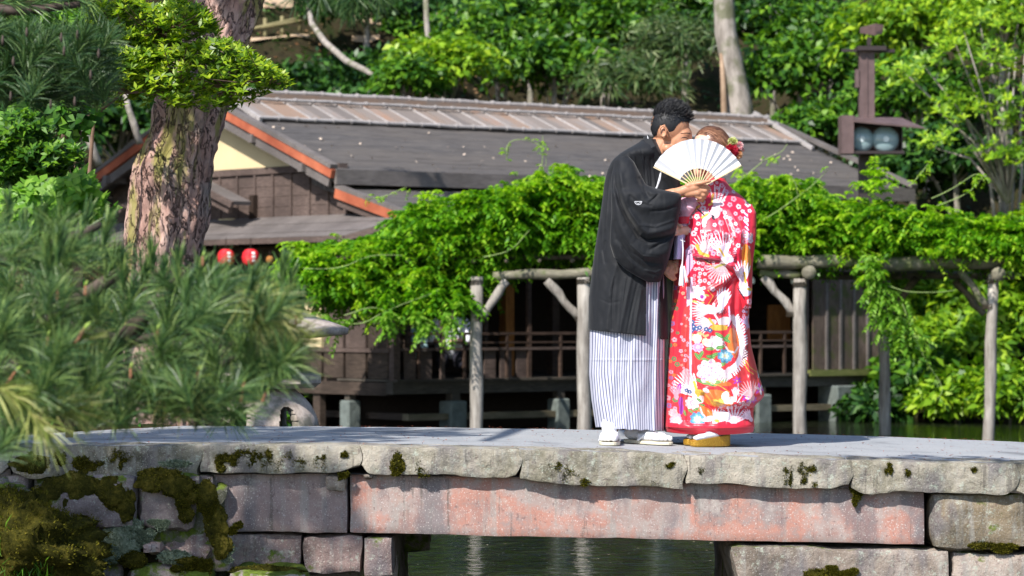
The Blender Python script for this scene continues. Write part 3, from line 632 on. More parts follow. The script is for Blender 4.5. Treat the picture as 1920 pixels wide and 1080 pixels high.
# wisteria
wi = thing('wisteria', 'bright green wisteria vine spread over the pergola with drooping leaves and tendrils', 'vine', (3, 38, .9)); wo = np.array([3, 38, .9])
TOPX = [540, 600, 680, 740, 770, 820, 900, 960, 1010, 1050, 1100, 1150, 1250, 1380, 1430, 1500, 1550, 1600, 1640, 1680, 1740, 1820, 1920, 1990]
TOPY = [500, 462, 440, 430, 388, 372, 366, 352, 325, 318, 330, 345, 350, 328, 325, 342, 372, 385, 380, 388, 402, 412, 415, 410]
BOTX = [540, 580, 640, 700, 760, 820, 870, 910, 935, 980, 1100, 1250, 1380, 1450, 1560, 1600, 1700, 1800, 1920, 1990]
BOTY = [560, 575, 590, 595, 610, 608, 580, 560, 515, 500, 500, 500, 505, 490, 488, 500, 490, 482, 488, 480]
def wist(g, n, px, py, Y, out, nl=9, L=.26, lw=.085):
    o = np.stack([PX(px, Y), Y, PZ(py, Y)], -1) - wo
    d0 = unit(out + g.normal(0, .45, (n, 3)) + [0, 0, .15]); t = (np.arange(nl) + .6) / nl
    Ls = L * g.uniform(.6, 1.25, n)
    side = unit(np.cross(d0, [0, 0, 1.]) + 1e-6); nrm = np.cross(side, d0)
    pos = o[:, None] + d0[:, None] * (t[None, :, None] * Ls[:, None, None]) + np.array([0, 0, -1.]) * (t[None, :, None] ** 2 * Ls[:, None, None] * .55)
    tan = unit(d0[:, None] + np.array([0, 0, -1.]) * t[None, :, None] * 1.1)
    parts = []
    for s in (-1, 1):
        d = unit(side[:, None] * s + tan * .55 + np.array([0, 0, -.25]) + g.normal(0, .15, (n, nl, 3)))
        nn = unit(np.array([0, 0, .8]) + nrm[:, None] * .5 + g.normal(0, .3, (n, nl, 3)))
        parts.append(quads_from(pos.reshape(-1, 3), d.reshape(-1, 3), nn.reshape(-1, 3), lw * g.uniform(.7, 1.1, n * nl), lw * .42))
    return join(parts)
g = np.random.default_rng(21)
NB_ = 620; bx = g.uniform(550, 1985, NB_); bt = np.interp(bx, TOPX, TOPY); bb = np.interp(bx, BOTX, BOTY); 
rb_ = g.uniform(16, 34, NB_); u_ = g.random(NB_) ** 1.0
by = bt + rb_ * .8 + (bb - bt - rb_ * 1.7).clip(0) * u_; bY = 36.9 + 2.7 * g.random(NB_) ** 1.3
bY = np.where(bx < 940, np.minimum(bY, 39.1), bY)
per = 24; v_ = unit(g.normal(0, 1, (NB_, per, 3))); v_[..., 2] = np.abs(v_[..., 2]) * .9 - .3; 
px = (bx[:, None] + v_[..., 0] * rb_[:, None] * 1.2).ravel(); py = (by[:, None] - v_[..., 2] * rb_[:, None]).ravel(); YY = (bY[:, None] + v_[..., 1] * rb_[:, None] / 160).ravel()
out = v_.reshape(-1, 3) + [0, -.4, .1]
V, F = wist(g, len(px), px, py, YY, out); ob('foliage', V, F, MATS['leaf_wisteria'], wi)['kind'] = 'stuff'
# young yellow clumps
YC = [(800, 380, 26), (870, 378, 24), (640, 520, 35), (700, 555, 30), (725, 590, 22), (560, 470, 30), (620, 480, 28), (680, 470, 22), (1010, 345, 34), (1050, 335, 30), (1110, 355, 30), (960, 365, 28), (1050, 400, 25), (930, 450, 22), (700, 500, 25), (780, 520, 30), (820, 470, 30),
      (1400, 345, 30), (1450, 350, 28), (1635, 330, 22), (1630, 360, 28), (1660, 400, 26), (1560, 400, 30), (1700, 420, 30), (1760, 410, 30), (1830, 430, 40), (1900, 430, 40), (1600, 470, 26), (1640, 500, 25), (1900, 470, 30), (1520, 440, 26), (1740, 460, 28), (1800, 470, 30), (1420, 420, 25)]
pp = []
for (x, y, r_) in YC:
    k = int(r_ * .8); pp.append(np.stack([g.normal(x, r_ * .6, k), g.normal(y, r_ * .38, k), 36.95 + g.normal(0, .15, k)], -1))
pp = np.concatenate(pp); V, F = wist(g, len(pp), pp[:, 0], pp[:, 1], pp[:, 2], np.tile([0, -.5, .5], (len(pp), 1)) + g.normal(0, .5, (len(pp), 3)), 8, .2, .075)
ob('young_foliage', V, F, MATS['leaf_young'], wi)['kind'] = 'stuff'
# hanging sprays near the middle post and trailing drips
pp = []
for (x0, y0, x1, y1, k) in ((1640, 490, 1672, 620, 46), (1650, 500, 1655, 590, 20), (1690, 560, 1712, 640, 16), (1625, 470, 1640, 540, 20), (600, 585, 640, 612, 14), (780, 590, 800, 612, 20), (840, 580, 850, 608, 14), (720, 580, 735, 610, 16)):
    t_ = g.random(k); pp.append(np.stack([x0 + (x1 - x0) * t_ + g.normal(0, 7, k), y0 + (y1 - y0) * t_, 36.6 + g.normal(0, .05, k)], -1))
pp = np.concatenate(pp); V, F = wist(g, len(pp), pp[:, 0], pp[:, 1], pp[:, 2], np.tile([0, -.3, -.5], (len(pp), 1)) + g.normal(0, .5, (len(pp), 3)), 8, .2, .08)
ob('hanging_foliage', V, F, MATS['leaf_kudzu'], wi)['kind'] = 'stuff'
mVine = plain('vine_stem', (.22, .3, .1), .7, .3, .2, 8)
for L_ in ([(1690, 560), (1705, 620), (1740, 680), (1768, 722), (1755, 750)], [(1420, 415), (1480, 380), (1530, 350), (1555, 310)], [(950, 300), (945, 270), (985, 262), (1020, 272), (1022, 318)], [(1015, 320), (1015, 250)], [(1700, 350), (1735, 312), (1752, 300)], [(1740, 372), (1800, 345), (1838, 325), (1845, 340)], [(1750, 385), (1820, 360), (1855, 325)],
           [(620, 600), (680, 610), (720, 590), (770, 560), (830, 540)], [(690, 370), (730, 366), (770, 352)], [(1380, 340), (1430, 300), (1470, 290), (1475, 265)], [(900, 480), (960, 470), (1000, 430)], [(560, 500), (640, 505), (700, 480), (760, 476)], [(1660, 530), (1700, 550), (1760, 552), (1795, 540)], [(1480, 330), (1490, 345), (1500, 372)], [(640, 590), (690, 575), (740, 590)]):
    tq = np.linspace(0, len(L_) - 1, 6 * len(L_)); xx = np.interp(tq, range(len(L_)), [q[0] for q in L_]); yy = np.interp(tq, range(len(L_)), [q[1] for q in L_]); kk_ = np.ones(7) / 7
    xx = np.convolve(np.pad(xx, 3, 'edge'), kk_, 'valid') + 3 * np.sin(tq * 2.3); yy = np.convolve(np.pad(yy, 3, 'edge'), kk_, 'valid') + 3 * np.cos(tq * 1.9)
    MB().tube([Vector(P(x, y, 36.6)) - Vector(wo) for x, y in zip(xx, yy)], [.0065 * (1 - .6 * i / len(xx)) for i in range(len(xx))], 5).build('tendril', mVine, wi, True)
    if L_[-1][1] < 400 or L_[0][1] < 400:
        k = 8; tt = g.random(k) * (len(L_) - 1); xx = np.interp(tt, range(len(L_)), [q[0] for q in L_]); yy = np.interp(tt, range(len(L_)), [q[1] for q in L_])
        V, F = wist(g, k, xx, yy, np.full(k, 36.6), g.normal(0, .6, (k, 3)), 5, .1, .045); ob('tendril_leaves', V, F, MATS['leaf_young'], wi)['kind'] = 'stuff'
# little lamps under the beam
mBulb = NB('lamp_glass'); mBulb.base((.8, .85, .85)); mBulb.rough(.15); mBulb = mBulb.m
for k, px in enumerate((1411, 1487)):
    p = P(px, 527, 37.2); t = thing('bulb', ['small white lamp bulb under the pergola beam right beside the bride\'s sleeve', 'small white lamp bulb under the pergola beam at the log post'][k], 'lamp', p, 0, 'small lamps under the pergola')
    m = MB(); prof = [(.2, .05), (.8, .025), (1, 0), (.8, -.025), (.2, -.036)]
    for (q, z) in prof: m.V += [(.034 * q * math.cos(j * .524), .034 * q * math.sin(j * .524), z) for j in range(12)]
    m.F = [(i * 12 + j, i * 12 + (j + 1) % 12, (i + 1) * 12 + (j + 1) % 12, (i + 1) * 12 + j) for i in range(4) for j in range(12)] + [tuple(range(48, 60))]
    m.build('globe', mBulb, t, True); MB().tube([(0, 0, .045), (0, 0, .12)], .016, 8).build('socket', mBlack, t)
# ================================================================ FLOODLIGHT POST
mBr = plain('brown_paint', (.11, .072, .07), .5, .3, .3, 6)
mBrD = plain('dark_brown', (.03, .02, .02), .5, .4)
fl = thing('floodlight_post', 'brown metal post with a twin floodlight box and small camera box on top', 'floodlight', P(1630, 420, 42)); fo = fl.location
def q3(px, py, Y=42): return P(px, py, Y) - fo
def pbox(name, x0, x1, y0, y1, Y, dep, mat, par): 
    a = q3(x0, y1, Y); b_ = q3(x1, y0, Y); return MB().box(a.x, b_.x, a.y, a.y + dep, a.z, b_.z).build(name, mat, par)
pbox('column', 1612, 1640, 95, 222, 42, .19, mBr, fl)
pbox('column_edge', 1624, 1627, 96, 221, 41.985, .012, mBr, fl)
pbox('lower_column', 1612, 1640, 288, 440, 42.1, .19, mBrD, fl)
pbox('junction_box', 1604, 1611, 130, 164, 41.98, .12, mBr, fl)
pbox('top_plate', 1608, 1662, 86, 94, 41.9, .4, mBrD, fl)
pbox('cross_arm', 1578, 1607, 92, 97, 42.05, .05, mBrD, fl); pbox('cross_arm', 1641, 1678, 92, 98, 42.05, .05, mBrD, fl)
pbox('neck', 1626, 1634, 70, 85, 42, .06, mBrD, fl)
tb = thing('top_box', None, None); tb.parent = fl
a = q3(1614, 68); b_ = q3(1652, 46); m = MB(); x0, x1, z0, z1 = a.x, b_.x, a.z, b_.z
m.add([(x0, .1, z0 + .05), (x0 + .17, -.12, z0), (x1, -.12, z0 + .02), (x1, .2, z0 + .04), (x0, .1, z1 - .03), (x0 + .17, -.16, z1), (x1 + .02, -.16, z1 - .02), (x1, .2, z1)], [(0, 1, 5, 4), (1, 2, 6, 5), (2, 3, 7, 6), (3, 0, 4, 7), (4, 5, 6, 7), (3, 2, 1, 0)]).build('housing', mBr, tb)
MB().box(x0 + .19, x1 - .01, -.135, -.118, z0 + .02, z1 - .05).build('front_glass', mBrD, tb)
# lamp box
xl, xm, xr = q3(1573, 0).x, q3(1596, 0).x, q3(1691, 0).x; zt, zb = q3(0, 219).z, q3(0, 290).z
MB().box(xl, xm, -.33, .1, zb, zt).build('housing_side', mBr, fl); MB().box(xm, xr, .08, .12, zb + .04, zt).build('back_plate', mBrD, fl); MB().box(xm, xr, -.3, .079, zb, zb + .035).build('bottom_plate', mBrD, fl)
MB().box(xr - .02, xr, -.1, .079, zb + .036, zt - .15).build('housing_side', mBrD, fl)
xh = q3(1730, 0).x
MB().add([(xm - .002, -.36, zt - .06), (xh - .02, -.36, zt - .16), (xr, .12, zt), (xm - .002, .12, zt + .01), (xm - .002, -.36, zt - .09), (xh - .02, -.36, zt - .175), (xr, .12, zt - .03), (xm - .002, .12, zt - .03)], [(0, 1, 2, 3), (7, 6, 5, 4), (0, 4, 5, 1), (1, 5, 6, 2), (2, 6, 7, 3), (3, 7, 4, 0)]).build('hood', mBr, fl)
mLens = NB('lens_glass'); mLens.base((.25, .34, .36)); mLens.rough(.12); mLens = mLens.m; mLensR = plain('lens_core', (.6, .68, .7), .2, .5)
for k, px in enumerate((1614, 1659)):
    lm = thing('lamp', None, None); lm.parent = fl; c = q3(px, 262); r_ = .175 if k else .165; m = MB(); N = 28
    for (q, yy) in ((1, .05), (1, -.06), (.93, -.09), (.75, -.115), (.45, -.13), (.15, -.137)): m.V += [(c.x + r_ * q * math.cos(2 * math.pi * j / N), -.02 + yy, c.z + r_ * q * math.sin(2 * math.pi * j / N)) for j in range(N)]
    m.F = [(i * N + j, i * N + (j + 1) % N, (i + 1) * N + (j + 1) % N, (i + 1) * N + j) for i in range(5) for j in range(N)] + [tuple(range(5 * N, 6 * N))]
    m.build('glass', mLens, lm, True)
    m = MB(); m.tube([(c.x, -.162, c.z), (c.x, -.15, c.z)], r_ * .22, 16).build('reflector_core', mLensR, lm)
    m = MB(); m.tube([(c.x, -.06, c.z), (c.x, .06, c.z)], r_ * 1.06, 28).build('rim', mBr, lm)
# ================================================================ STONE LANTERN behind the bridge
b = NB('lantern_stone'); v = b.coord('Object'); n = b.noise(v, 14, 8, .7); n2 = b.noise(v, 5, 4); c = b.ramp(n, [(.3, (.25, .2, .17)), (.55, (.5, .42, .37)), (.8, (.68, .6, .55))]); c = b.mix(b.ramp(n2, [(.52, (0, 0, 0)), (.62, (.7, .7, .7))]), c, (.1, .11, .08)); b.base(c); b.rough(.9, .2); b.bump(n, .012); mLS = b.m
Yl = 20.0; sl_ = thing('stone_lantern', 'low snow-viewing stone lantern with arched legs half hidden by the pine', 'stone lantern', P(500, 800, Yl) + Vector((0, 0, -.09))); so_ = sl_.location
def rev(prof, n=6, rot=0, sub=1):
    m = MB()
    for (r_, z) in prof: m.V += [(r_ * math.cos(rot + 2 * math.pi * j / n), r_ * math.sin(rot + 2 * math.pi * j / n), z) for j in range(n)]
    m.F = [(i * n + j, i * n + (j + 1) % n, (i + 1) * n + (j + 1) % n, (i + 1) * n + j) for i in range(len(prof) - 1) for j in range(n)] + [tuple(range(n))[::-1], tuple(range((len(prof) - 1) * n, len(prof) * n))]
    return m
# arched leg ring: dome shell with four arch openings, made from a grid
NA, NZ = 240, 54; V = []; F = []
hz = .33
def ringr(z): return .335 - .17 * (max(z, 0) / hz) ** 2.6
for sh in (0, 1):
    for i in range(NZ + 1):
        z = hz * i / NZ
        for j in range(NA):
            a2 = 2 * math.pi * j / NA; r_ = ringr(z) - .07 * sh; V.append((r_ * math.cos(a2), r_ * math.sin(a2), z - .02 * sh * (i == NZ)))
def hole(i, j):
    z = hz * (i + .5) / NZ; a2 = 2 * math.pi * (j + .5) / NA; s = ((a2 + math.pi / 6) % (math.pi / 3)) - math.pi / 6
    return (abs(s * .33) / .07) ** 3.5 + (z / .22) ** 3 < 1
NS = (NZ + 1) * NA
for i in range(NZ):
    for j in range(NA):
        j2 = (j + 1) % NA; a_, b_, c_, d_ = i * NA + j, i * NA + j2, (i + 1) * NA + j2, (i + 1) * NA + j
        if hole(i, j): continue
        F += [(a_, b_, c_, d_), (a_ + NS, d_ + NS, c_ + NS, b_ + NS)]
        for (ii, jj, e0, e1) in ((i, (j - 1) % NA, d_, a_), (i, j2, b_, c_), (i + 1, j, c_, d_)):
            if ii < NZ and hole(ii, jj): F.append((e0, e0 + NS, e1 + NS, e1))
    
F += [(NZ * NA + j, NZ * NA + (j + 1) % NA, NZ * NA + (j + 1) % NA + NS, NZ * NA + j + NS) for j in range(NA)]
ob('legs', V, F, mLS, sl_)
rev([(.3, .33), (.34, .36), (.34, .41), (.28, .43)], 6, .2).build('platform', mLS, sl_)
lb = rev([(.19, .43), (.19, .64)], 6, .2).build('light_box', mLS, sl_)
for k in range(6):
    a2 = .2 + math.pi / 6 + k * math.pi / 3; MB().box(.155, .175, -.06, .06, .47, .6, Matrix.Rotation(a2, 4, 'Z')).build('opening_shade', mBlack, lb)  # dark block stands in for the shade inside the light box
rev([(.3, .64), (.5, .66), (.51, .70), (.4, .74), (.22, .8), (.1, .84)], 32, .2).build('roof', mLS, sl_, True)
rev([(.06, .84), (.08, .88), (.05, .93), (.01, .96)], 16).build('finial', mLS, sl_, True)
# ================================================================ STONE BRIDGE
def stone_mat(name, cols, speck=None, streak=False, moss=0, mosscol=(.05, .07, .008), bump=.012, scale=6, lich=.0):
    b = NB(name); v = b.coord('Object'); n = b.noise(v, scale, 10, .72); n2 = b.noise(v, scale * .35, 4, .6, .5); oi = b.new('ObjectInfo')
    f = b.math('ADD', b.math('MULTIPLY', n, .5), b.math('MULTIPLY', n2, .5)); f = b.math('ADD', f, b.math('MULTIPLY', b.math('SUBTRACT', oi.outputs['Random'], .5), .08))
    c = b.ramp(f, [(.33 + .34 * i / (len(cols) - 1), k) for i, k in enumerate(cols)])
    if streak:
        s = b.noise(b.coord('Object', (7, 7, .6)), 3, 5, .6); c = b.mix(b.ramp(s, [(.53, (0, 0, 0)), (.66, (.55, .55, .55))]), c, (.3, .29, .27))
        s2 = b.noise(b.coord('Object', (2.2, 2, .8)), 2.3, 3, .6); c = b.mix(b.ramp(s2, [(.5, (0, 0, 0)), (.6, (.7, .7, .7))]), c, (.15, .135, .145)); s3 = b.noise(b.coord('Object', (12, 12, .8)), 2.6, 5, .7); c = b.mix(b.ramp(s3, [(.58, (0, 0, 0)), (.68, (.7, .7, .7))]), c, (.09, .08, .07)); s4 = b.noise(v, 13, 7, .8); c = b.mix(b.ramp(s4, [(.55, (0, 0, 0)), (.68, (.45, .45, .45))]), c, (.45, .42, .38))
    if speck:
        w = b.noise(v, 150, 2, .5); c = b.mix(b.ramp(w, [(.6, (0, 0, 0)), (.7, (.6, .6, .6))]), c, speck)
        w = b.noise(v, 60, 2, .5); c = b.mix(b.ramp(w, [(.62, (0, 0, 0)), (.7, (.5, .5, .5))]), c, (.12, .08, .08))
    if lich:
        l = b.noise(v, 22, 6, .8); c = b.mix(b.ramp(l, [(.56, (0, 0, 0)), (.64, (lich,) * 3)]), c, (.4, .43, .36))
    if moss:
        g = b.new('NewGeometry'); sx = b.new('SeparateXYZ'); b.L(g.outputs['Normal'], sx.inputs[0]); mn = b.noise(v, 4.5, 7, .7)
        mm = b.math('ADD', mn, b.math('MULTIPLY', sx.outputs[2], .1)); mc = b.ramp(b.noise(v, 40, 3), [(.3, mosscol), (.7, tuple(np.array(mosscol) * 2.6))])
        c = b.mix(b.ramp(mm, [(.66 - moss, (0, 0, 0)), (.72 - moss, (1, 1, 1))]), c, mc)
    b.base(c); b.rough(.88, .22); b.bump(n, bump, .8); return b.m
mGran = stone_mat('red_granite', [(.17, .145, .14), (.31, .19, .165), (.34, .27, .25), (.41, .2, .155), (.27, .22, .21), (.42, .36, .33)], (.62, .56, .54), True, bump=.006, scale=5)
mEdge = stone_mat('edge_stone', [(.08, .075, .055), (.22, .2, .15), (.38, .34, .28), (.46, .4, .33)], (.5, .47, .4), True, moss=.0, lich=.9, bump=.035, scale=9)
mDeck = stone_mat('deck_stone', [(.17, .175, .185), (.3, .31, .325), (.33, .335, .345), (.43, .43, .43)], (.4, .4, .4), bump=.004, scale=3)
mRub = stone_mat('rubble_stone', [(.07, .065, .06), (.16, .13, .13), (.28, .23, .22), (.36, .32, .28)], (.4, .38, .34), moss=.12, lich=.7, bump=.02, scale=7)
mRubP = stone_mat('pink_block', [(.1, .075, .07), (.2, .14, .13), (.31, .22, .2), (.4, .33, .29)], (.55, .5, .46), True, moss=.05, lich=.7, bump=.03, scale=7)
mAbut = stone_mat('abutment_stone', [(.09, .075, .06), (.2, .16, .13), (.33, .27, .23), (.42, .35, .31)], (.5, .46, .42), True, moss=.03, lich=.8, bump=.035, scale=7)
mJoint = plain('joint_mortar', (.03, .027, .022), .95, .1, .3, 15)
def stone(name, x0, x1, y0, y1, z0, z1, mat, parent, rough=.012, rnd=.03, seg=.035, seed=0, bot=None, top=None, left=None, right=None, front_only=False):
    "subdivided rounded block, uneven outline; bot/top: functions of x giving z offset"
    g = 1
    nxx = max(3, int((x1 - x0) / seg)); nzz = max(3, int((z1 - z0) / seg)); nyy = max(2, int((y1 - y0) / (seg * 3)))
    V = {}; VL = []; F = []
    def vid(i, j, k):
        key = (i, j, k)
        if key not in V: V[key] = len(VL); VL.append((i / nxx, j / nyy, k / nzz))
        return V[key]
    for i in range(nxx):
        for k in range(nzz):
            F.append((vid(i, 0, k), vid(i + 1, 0, k), vid(i + 1, 0, k + 1), vid(i, 0, k + 1))); F.append((vid(i, nyy, k), vid(i, nyy, k + 1), vid(i + 1, nyy, k + 1), vid(i + 1, nyy, k)))
    for i in range(nxx):
        for j in range(nyy):
            F.append((vid(i, j, 0), vid(i, j + 1, 0), vid(i + 1, j + 1, 0), vid(i + 1, j, 0))); F.append((vid(i, j, nzz), vid(i + 1, j, nzz), vid(i + 1, j + 1, nzz), vid(i, j + 1, nzz)))
    for j in range(nyy):
        for k in range(nzz):
            F.append((vid(0, j, k), vid(0, j, k + 1), vid(0, j + 1, k + 1), vid(0, j + 1, k))); F.append((vid(nxx, j, k), vid(nxx, j + 1, k), vid(nxx, j + 1, k + 1), vid(nxx, j, k + 1)))
    U = np.array(VL); S = np.array([x1 - x0, y1 - y0, z1 - z0]); Pn = U * S
    # round: pull corners in
    q = np.minimum(Pn, S - Pn); e = np.clip(1 - q / rnd, 0, 1)
    es = np.sort(e, axis=1); corner = es[:, 1] * es[:, 2]
    sgn = np.sign(U - .5); Pn = Pn - sgn * (corner * rnd * .3)[:, None] * (e > 0)
    X = x0 + Pn[:, 0]; Y_ = y0 + Pn[:, 1]; Z = z0 + Pn[:, 2]; u = U[:, 0]; w = U[:, 2]
    if bot is not None: Z = Z + bot(X) * (1 - w)
    if top is not None: Z = Z + top(X) * w
    if left is not None: X = X + left(Z) * (1 - u)
    if right is not None: X = X + right(Z) * u
    pos = np.stack([X, Y_, Z], -1); nn = np.stack([fbm(pos * 7 + 31 * seed + k * 9.7, 4) for k in range(3)], -1)
    pos = pos + nn * rough * np.array([.8, 1, .8]); 
    o = ob(name, pos, F, mat, parent, True); o.data.set_sharp_from_angle(angle=R(38)); return o
BR = thing('stone_bridge', 'low stone footbridge with grey slab edge stones over long red granite beams', 'bridge', (0, 0, 0))
FX = [-400, 0, 350, 640, 980, 1300, 1600, 1900, 2300]; FYp = [846, 838, 835, 835, 843, 853, 862, 868, 885]
BYp = [840, 817, 798, 800, 803, 808, 816, 828, 850]
YF, YB = 15.0, 17.3
def ztop(X):  # front edge height for world x
    px = CX + np.asarray(X) / YF * FPX; return CZ - (np.interp(px, FX, FYp) - HOR) / FPX * YF
def zback(X):
    px = CX + np.asarray(X) / YB * FPX; return CZ - (np.interp(px, FX, BYp) - HOR) / FPX * YB
def deck_z(X, Y): t = (Y - YF) / (YB - YF); return ztop(X) * (1 - t) + zback(X) * t
# deck surface
X = np.linspace(-3.6, 3.6, 240); Yd = np.linspace(YF + .02, YB, 60); XX, YYd = np.meshgrid(X, Yd); ZZ = deck_z(XX, YYd) + .004 * fbm(np.stack([XX * 2, YYd * 2, XX * 0], -1), 3) - .002
n0 = XX.size; ii = np.arange(n0).reshape(XX.shape); q_ = lambda A: np.stack([A[:-1, :-1], A[:-1, 1:], A[1:, 1:], A[1:, :-1]], -1).reshape(-1, 4)
top_ = np.stack([XX, YYd, ZZ], -1).reshape(-1, 3); bot_ = top_ - [0, 0, .13]; rim = np.concatenate([ii[-1], ii[:, 0], ii[:, -1]])
Fd = [q_(ii), q_(ii)[:, ::-1] + n0, np.stack([ii[-1, :-1], ii[-1, :-1] + n0, ii[-1, 1:] + n0, ii[-1, 1:]], -1)]
ob('deck', np.concatenate([top_, bot_]), np.concatenate(Fd), mDeck, BR, True)
# edge stones
NOT = [.02, .03, .025, .04, .012, .002, .025, .03, .02, .02]
CUT = [-160, 20, 378, 675, 974, 1287, 1598, 1908, 2100, 2300]
for k in range(len(CUT) - 1):
    x0 = PX(CUT[k], YF) + .0015; x1 = PX(CUT[k + 1], YF) - .0015; sd_ = k * 3.1
    def bot(x, sd_=sd_, x0=x0, x1=x1, k=k):
        x = np.asarray(x); e = np.minimum(x - x0, x1 - x).clip(0); return .016 * fbm(np.stack([x * 3 + sd_, x * 0, x * 0], -1), 3) + np.where(x - x0 < x1 - x, NOT[k], NOT[k + 1]) * np.exp(-(e / (.03 + .02 * (k % 3))) ** 2)
    xm = (x0 + x1) / 2; zt = float(ztop(xm))
    dz = lambda x, zt=zt: ztop(x) - zt
    hh = .145 + .01 * math.sin(k * 2)
    slp = .02 * math.sin(k * 1.7 + 1)
    stone('edge_stone', x0, x1, YF - .012, YF + .34, zt - hh, zt + .002, mEdge, BR, .0105, .01, .012, k, bot=lambda x, bot=bot, dz=dz: bot(x) + dz(x), top=dz,
          left=lambda z, s=slp, zt=zt: (zt - z) / .14 * (-.012) * 0 + np.clip((zt - .06 - z) / .08, 0, 1) * .012 + .008 * np.sin(z * 45 + k) - .004, right=lambda z, zt=zt: -np.clip((zt - .06 - z) / .08, 0, 1) * .012 + .008 * np.sin(z * 45 + k + 1) + .004)
# beams
def zf(py): return PZ(py, 15.06)
bt_ = lambda a_, b_: (lambda x: (np.asarray(x) - a_) * b_)
xa, xb, xc = PX(398, 15.06), PX(655, 15.06), PX(1735, 15.06)
tilt = (PZ(1023, 15.06) - PZ(1001, 15.06)) / (xc - xb)
stone('granite_beam', xa, xb - .006, 15.05, 15.5, zf(1000), zf(886), stone_mat('grey_granite', [(.16, .13, .13), (.26, .19, .18), (.34, .27, .26)], (.55, .5, .5), True, bump=.006, scale=5), BR, .006, .025, .025, 50, left=lambda z: .1 * np.clip((z - zf(960)) / -.1, -1, 1))
stone('granite_beam', xb, xc, 15.05, 15.5, zf(1001), zf(886), mGran, BR, .005, .02, .022, 51, bot=bt_(xb, tilt), top=bt_(xb, tilt * .8))
stone('granite_beam', xb, xc, 16.8, 17.25, zf(960), zf(880), mGran, BR, .005, .02, .05, 52)
# dark fill behind the joint between slabs and beams
MB().box(-3.6, 3.6, 15.12, 17.2, -.16, -.11).build('inner_core', mJoint, BR)
# lower left courses
stone('block', PX(425, 15.1), PX(567, 15.1), 15.08, 15.6, PZ(1066, 15.1), PZ(999, 15.1), mRubP, BR, .016, .03, .025, 60)
stone('block', PX(569, 15.1), PX(681, 15.1), 15.07, 15.6, PZ(1078, 15.1), PZ(1004, 15.1), mRubP, BR, .018, .03, .025, 61)
stone('corbel_block', PX(682, 15.1), PX(737, 15.1), 15.04, 15.9, PZ(1079, 15.1), PZ(1006, 15.1), mRubP, BR, .006, .02, .025, 62)
stone('corbel_block', PX(700, 16.6), PX(806, 16.6), 16.4, 17.2, PZ(1032, 16.6), PZ(985, 16.6), mRub, BR, .02, .03, .04, 63)
stone('pier_block', PX(520, 15.2), PX(742, 15.2), 15.62, 17.2, -1.4, PZ(1010, 15.2), mRub, BR, .02, .04, .06, 64)
# right abutment
stone('abutment_block', PX(1366, 15.1), PX(1775, 15.1), 15.03, 15.9, PZ(1120, 15.1), PZ(1022, 15.1), mAbut, BR, .014, .03, .025, 70, top=bt_(PX(1366, 15.1), -.012), left=lambda z: -.0 + .06 * np.clip((PZ(1040, 15.1) - z) / .2, 0, 1))
stone('abutment_block', PX(1778, 15.1), PX(2100, 15.1), 15.04, 15.9, PZ(1120, 15.1), PZ(1034, 15.1), mAbut, BR, .02, .03, .03, 71)
stone('abutment_block', PX(1741, 15.1), PX(1925, 15.1), 15.02, 15.9, PZ(1031, 15.1), PZ(920, 15.1), stone_mat('dark_abutment', [(.06, .055, .05), (.13, .115, .09), (.22, .17, .11), (.3, .25, .19)], (.42, .4, .36), True, moss=.05, lich=.8, bump=.035, scale=6), BR, .013, .06, .022, 72)
stone('abutment_block', PX(1928, 15.1), PX(2150, 15.1), 15.04, 15.9, PZ(1031, 15.1), PZ(915, 15.1), mAbut, BR, .02, .05, .03, 73)
stone('pier_block', PX(1385, 15.2), PX(2200, 15.2), 15.9, 17.2, -1.4, -.15, mRub, BR, .02, .04, .08, 74)
# small chock stones in the gap
for (px, py, w_, h_) in ((632, 905, 40, 30), (1612, 900, 26, 16), (1905, 905, 40, 36), (1255, 895, 16, 8), (690, 893, 20, 10)):
    stone('chock_stone', PX(px - w_ / 2, 15.02), PX(px + w_ / 2, 15.02), 15.0, 15.2, PZ(py + h_ / 2, 15.02), PZ(py - h_ / 2, 15.02), mAbut, BR, .012, .02, .012, px)
# moss cushions: bumpy blobs on stone faces
def blob_mesh(r, seed, ny=.4, n=22):
    u = np.linspace(0, np.pi, n); v = np.linspace(0, 2 * np.pi, 2 * n, endpoint=False); UU, VV = np.meshgrid(u, v, indexing='ij')
    p = np.stack([np.sin(UU) * np.cos(VV), np.sin(UU) * np.sin(VV), np.cos(UU)], -1); nn = 1 + .3 * fbm(p * 2 + seed, 3) + .14 * fbm(p * 9 + seed, 2)
    p = p * nn[..., None] * np.array(r); i = np.arange(n * 2 * n).reshape(n, 2 * n); F = np.stack([i[:-1], np.roll(i, -1, 1)[:-1], np.roll(i, -1, 1)[1:], i[1:]], -1).reshape(-1, 4)
    return p.reshape(-1, 3), F
b = NB('moss_cushion'); v = b.coord('Object'); n = b.noise(v, 70, 6, .8); n2 = b.noise(v, 12, 3); c = b.ramp(b.math('ADD', b.math('MULTIPLY', n, .5), b.math('MULTIPLY', n2, .5)), [(.35, (.015, .016, .005)), (.5, (.06, .056, .01)), (.6, (.14, .115, .02)), (.72, (.26, .2, .07))]); b.base(c); b.rough(1, .05); b.bump(n, .02, 1); mMoss = b.m
b = NB('lichen_crust'); v = b.coord('Object'); n = b.noise(v, 60, 6, .8); c = b.ramp(n, [(.35, (.06, .08, .05)), (.5, (.18, .22, .15)), (.65, (.34, .38, .3))]); b.base(c); b.rough(1, .05); b.bump(n, .015, 1); mLich = b.m
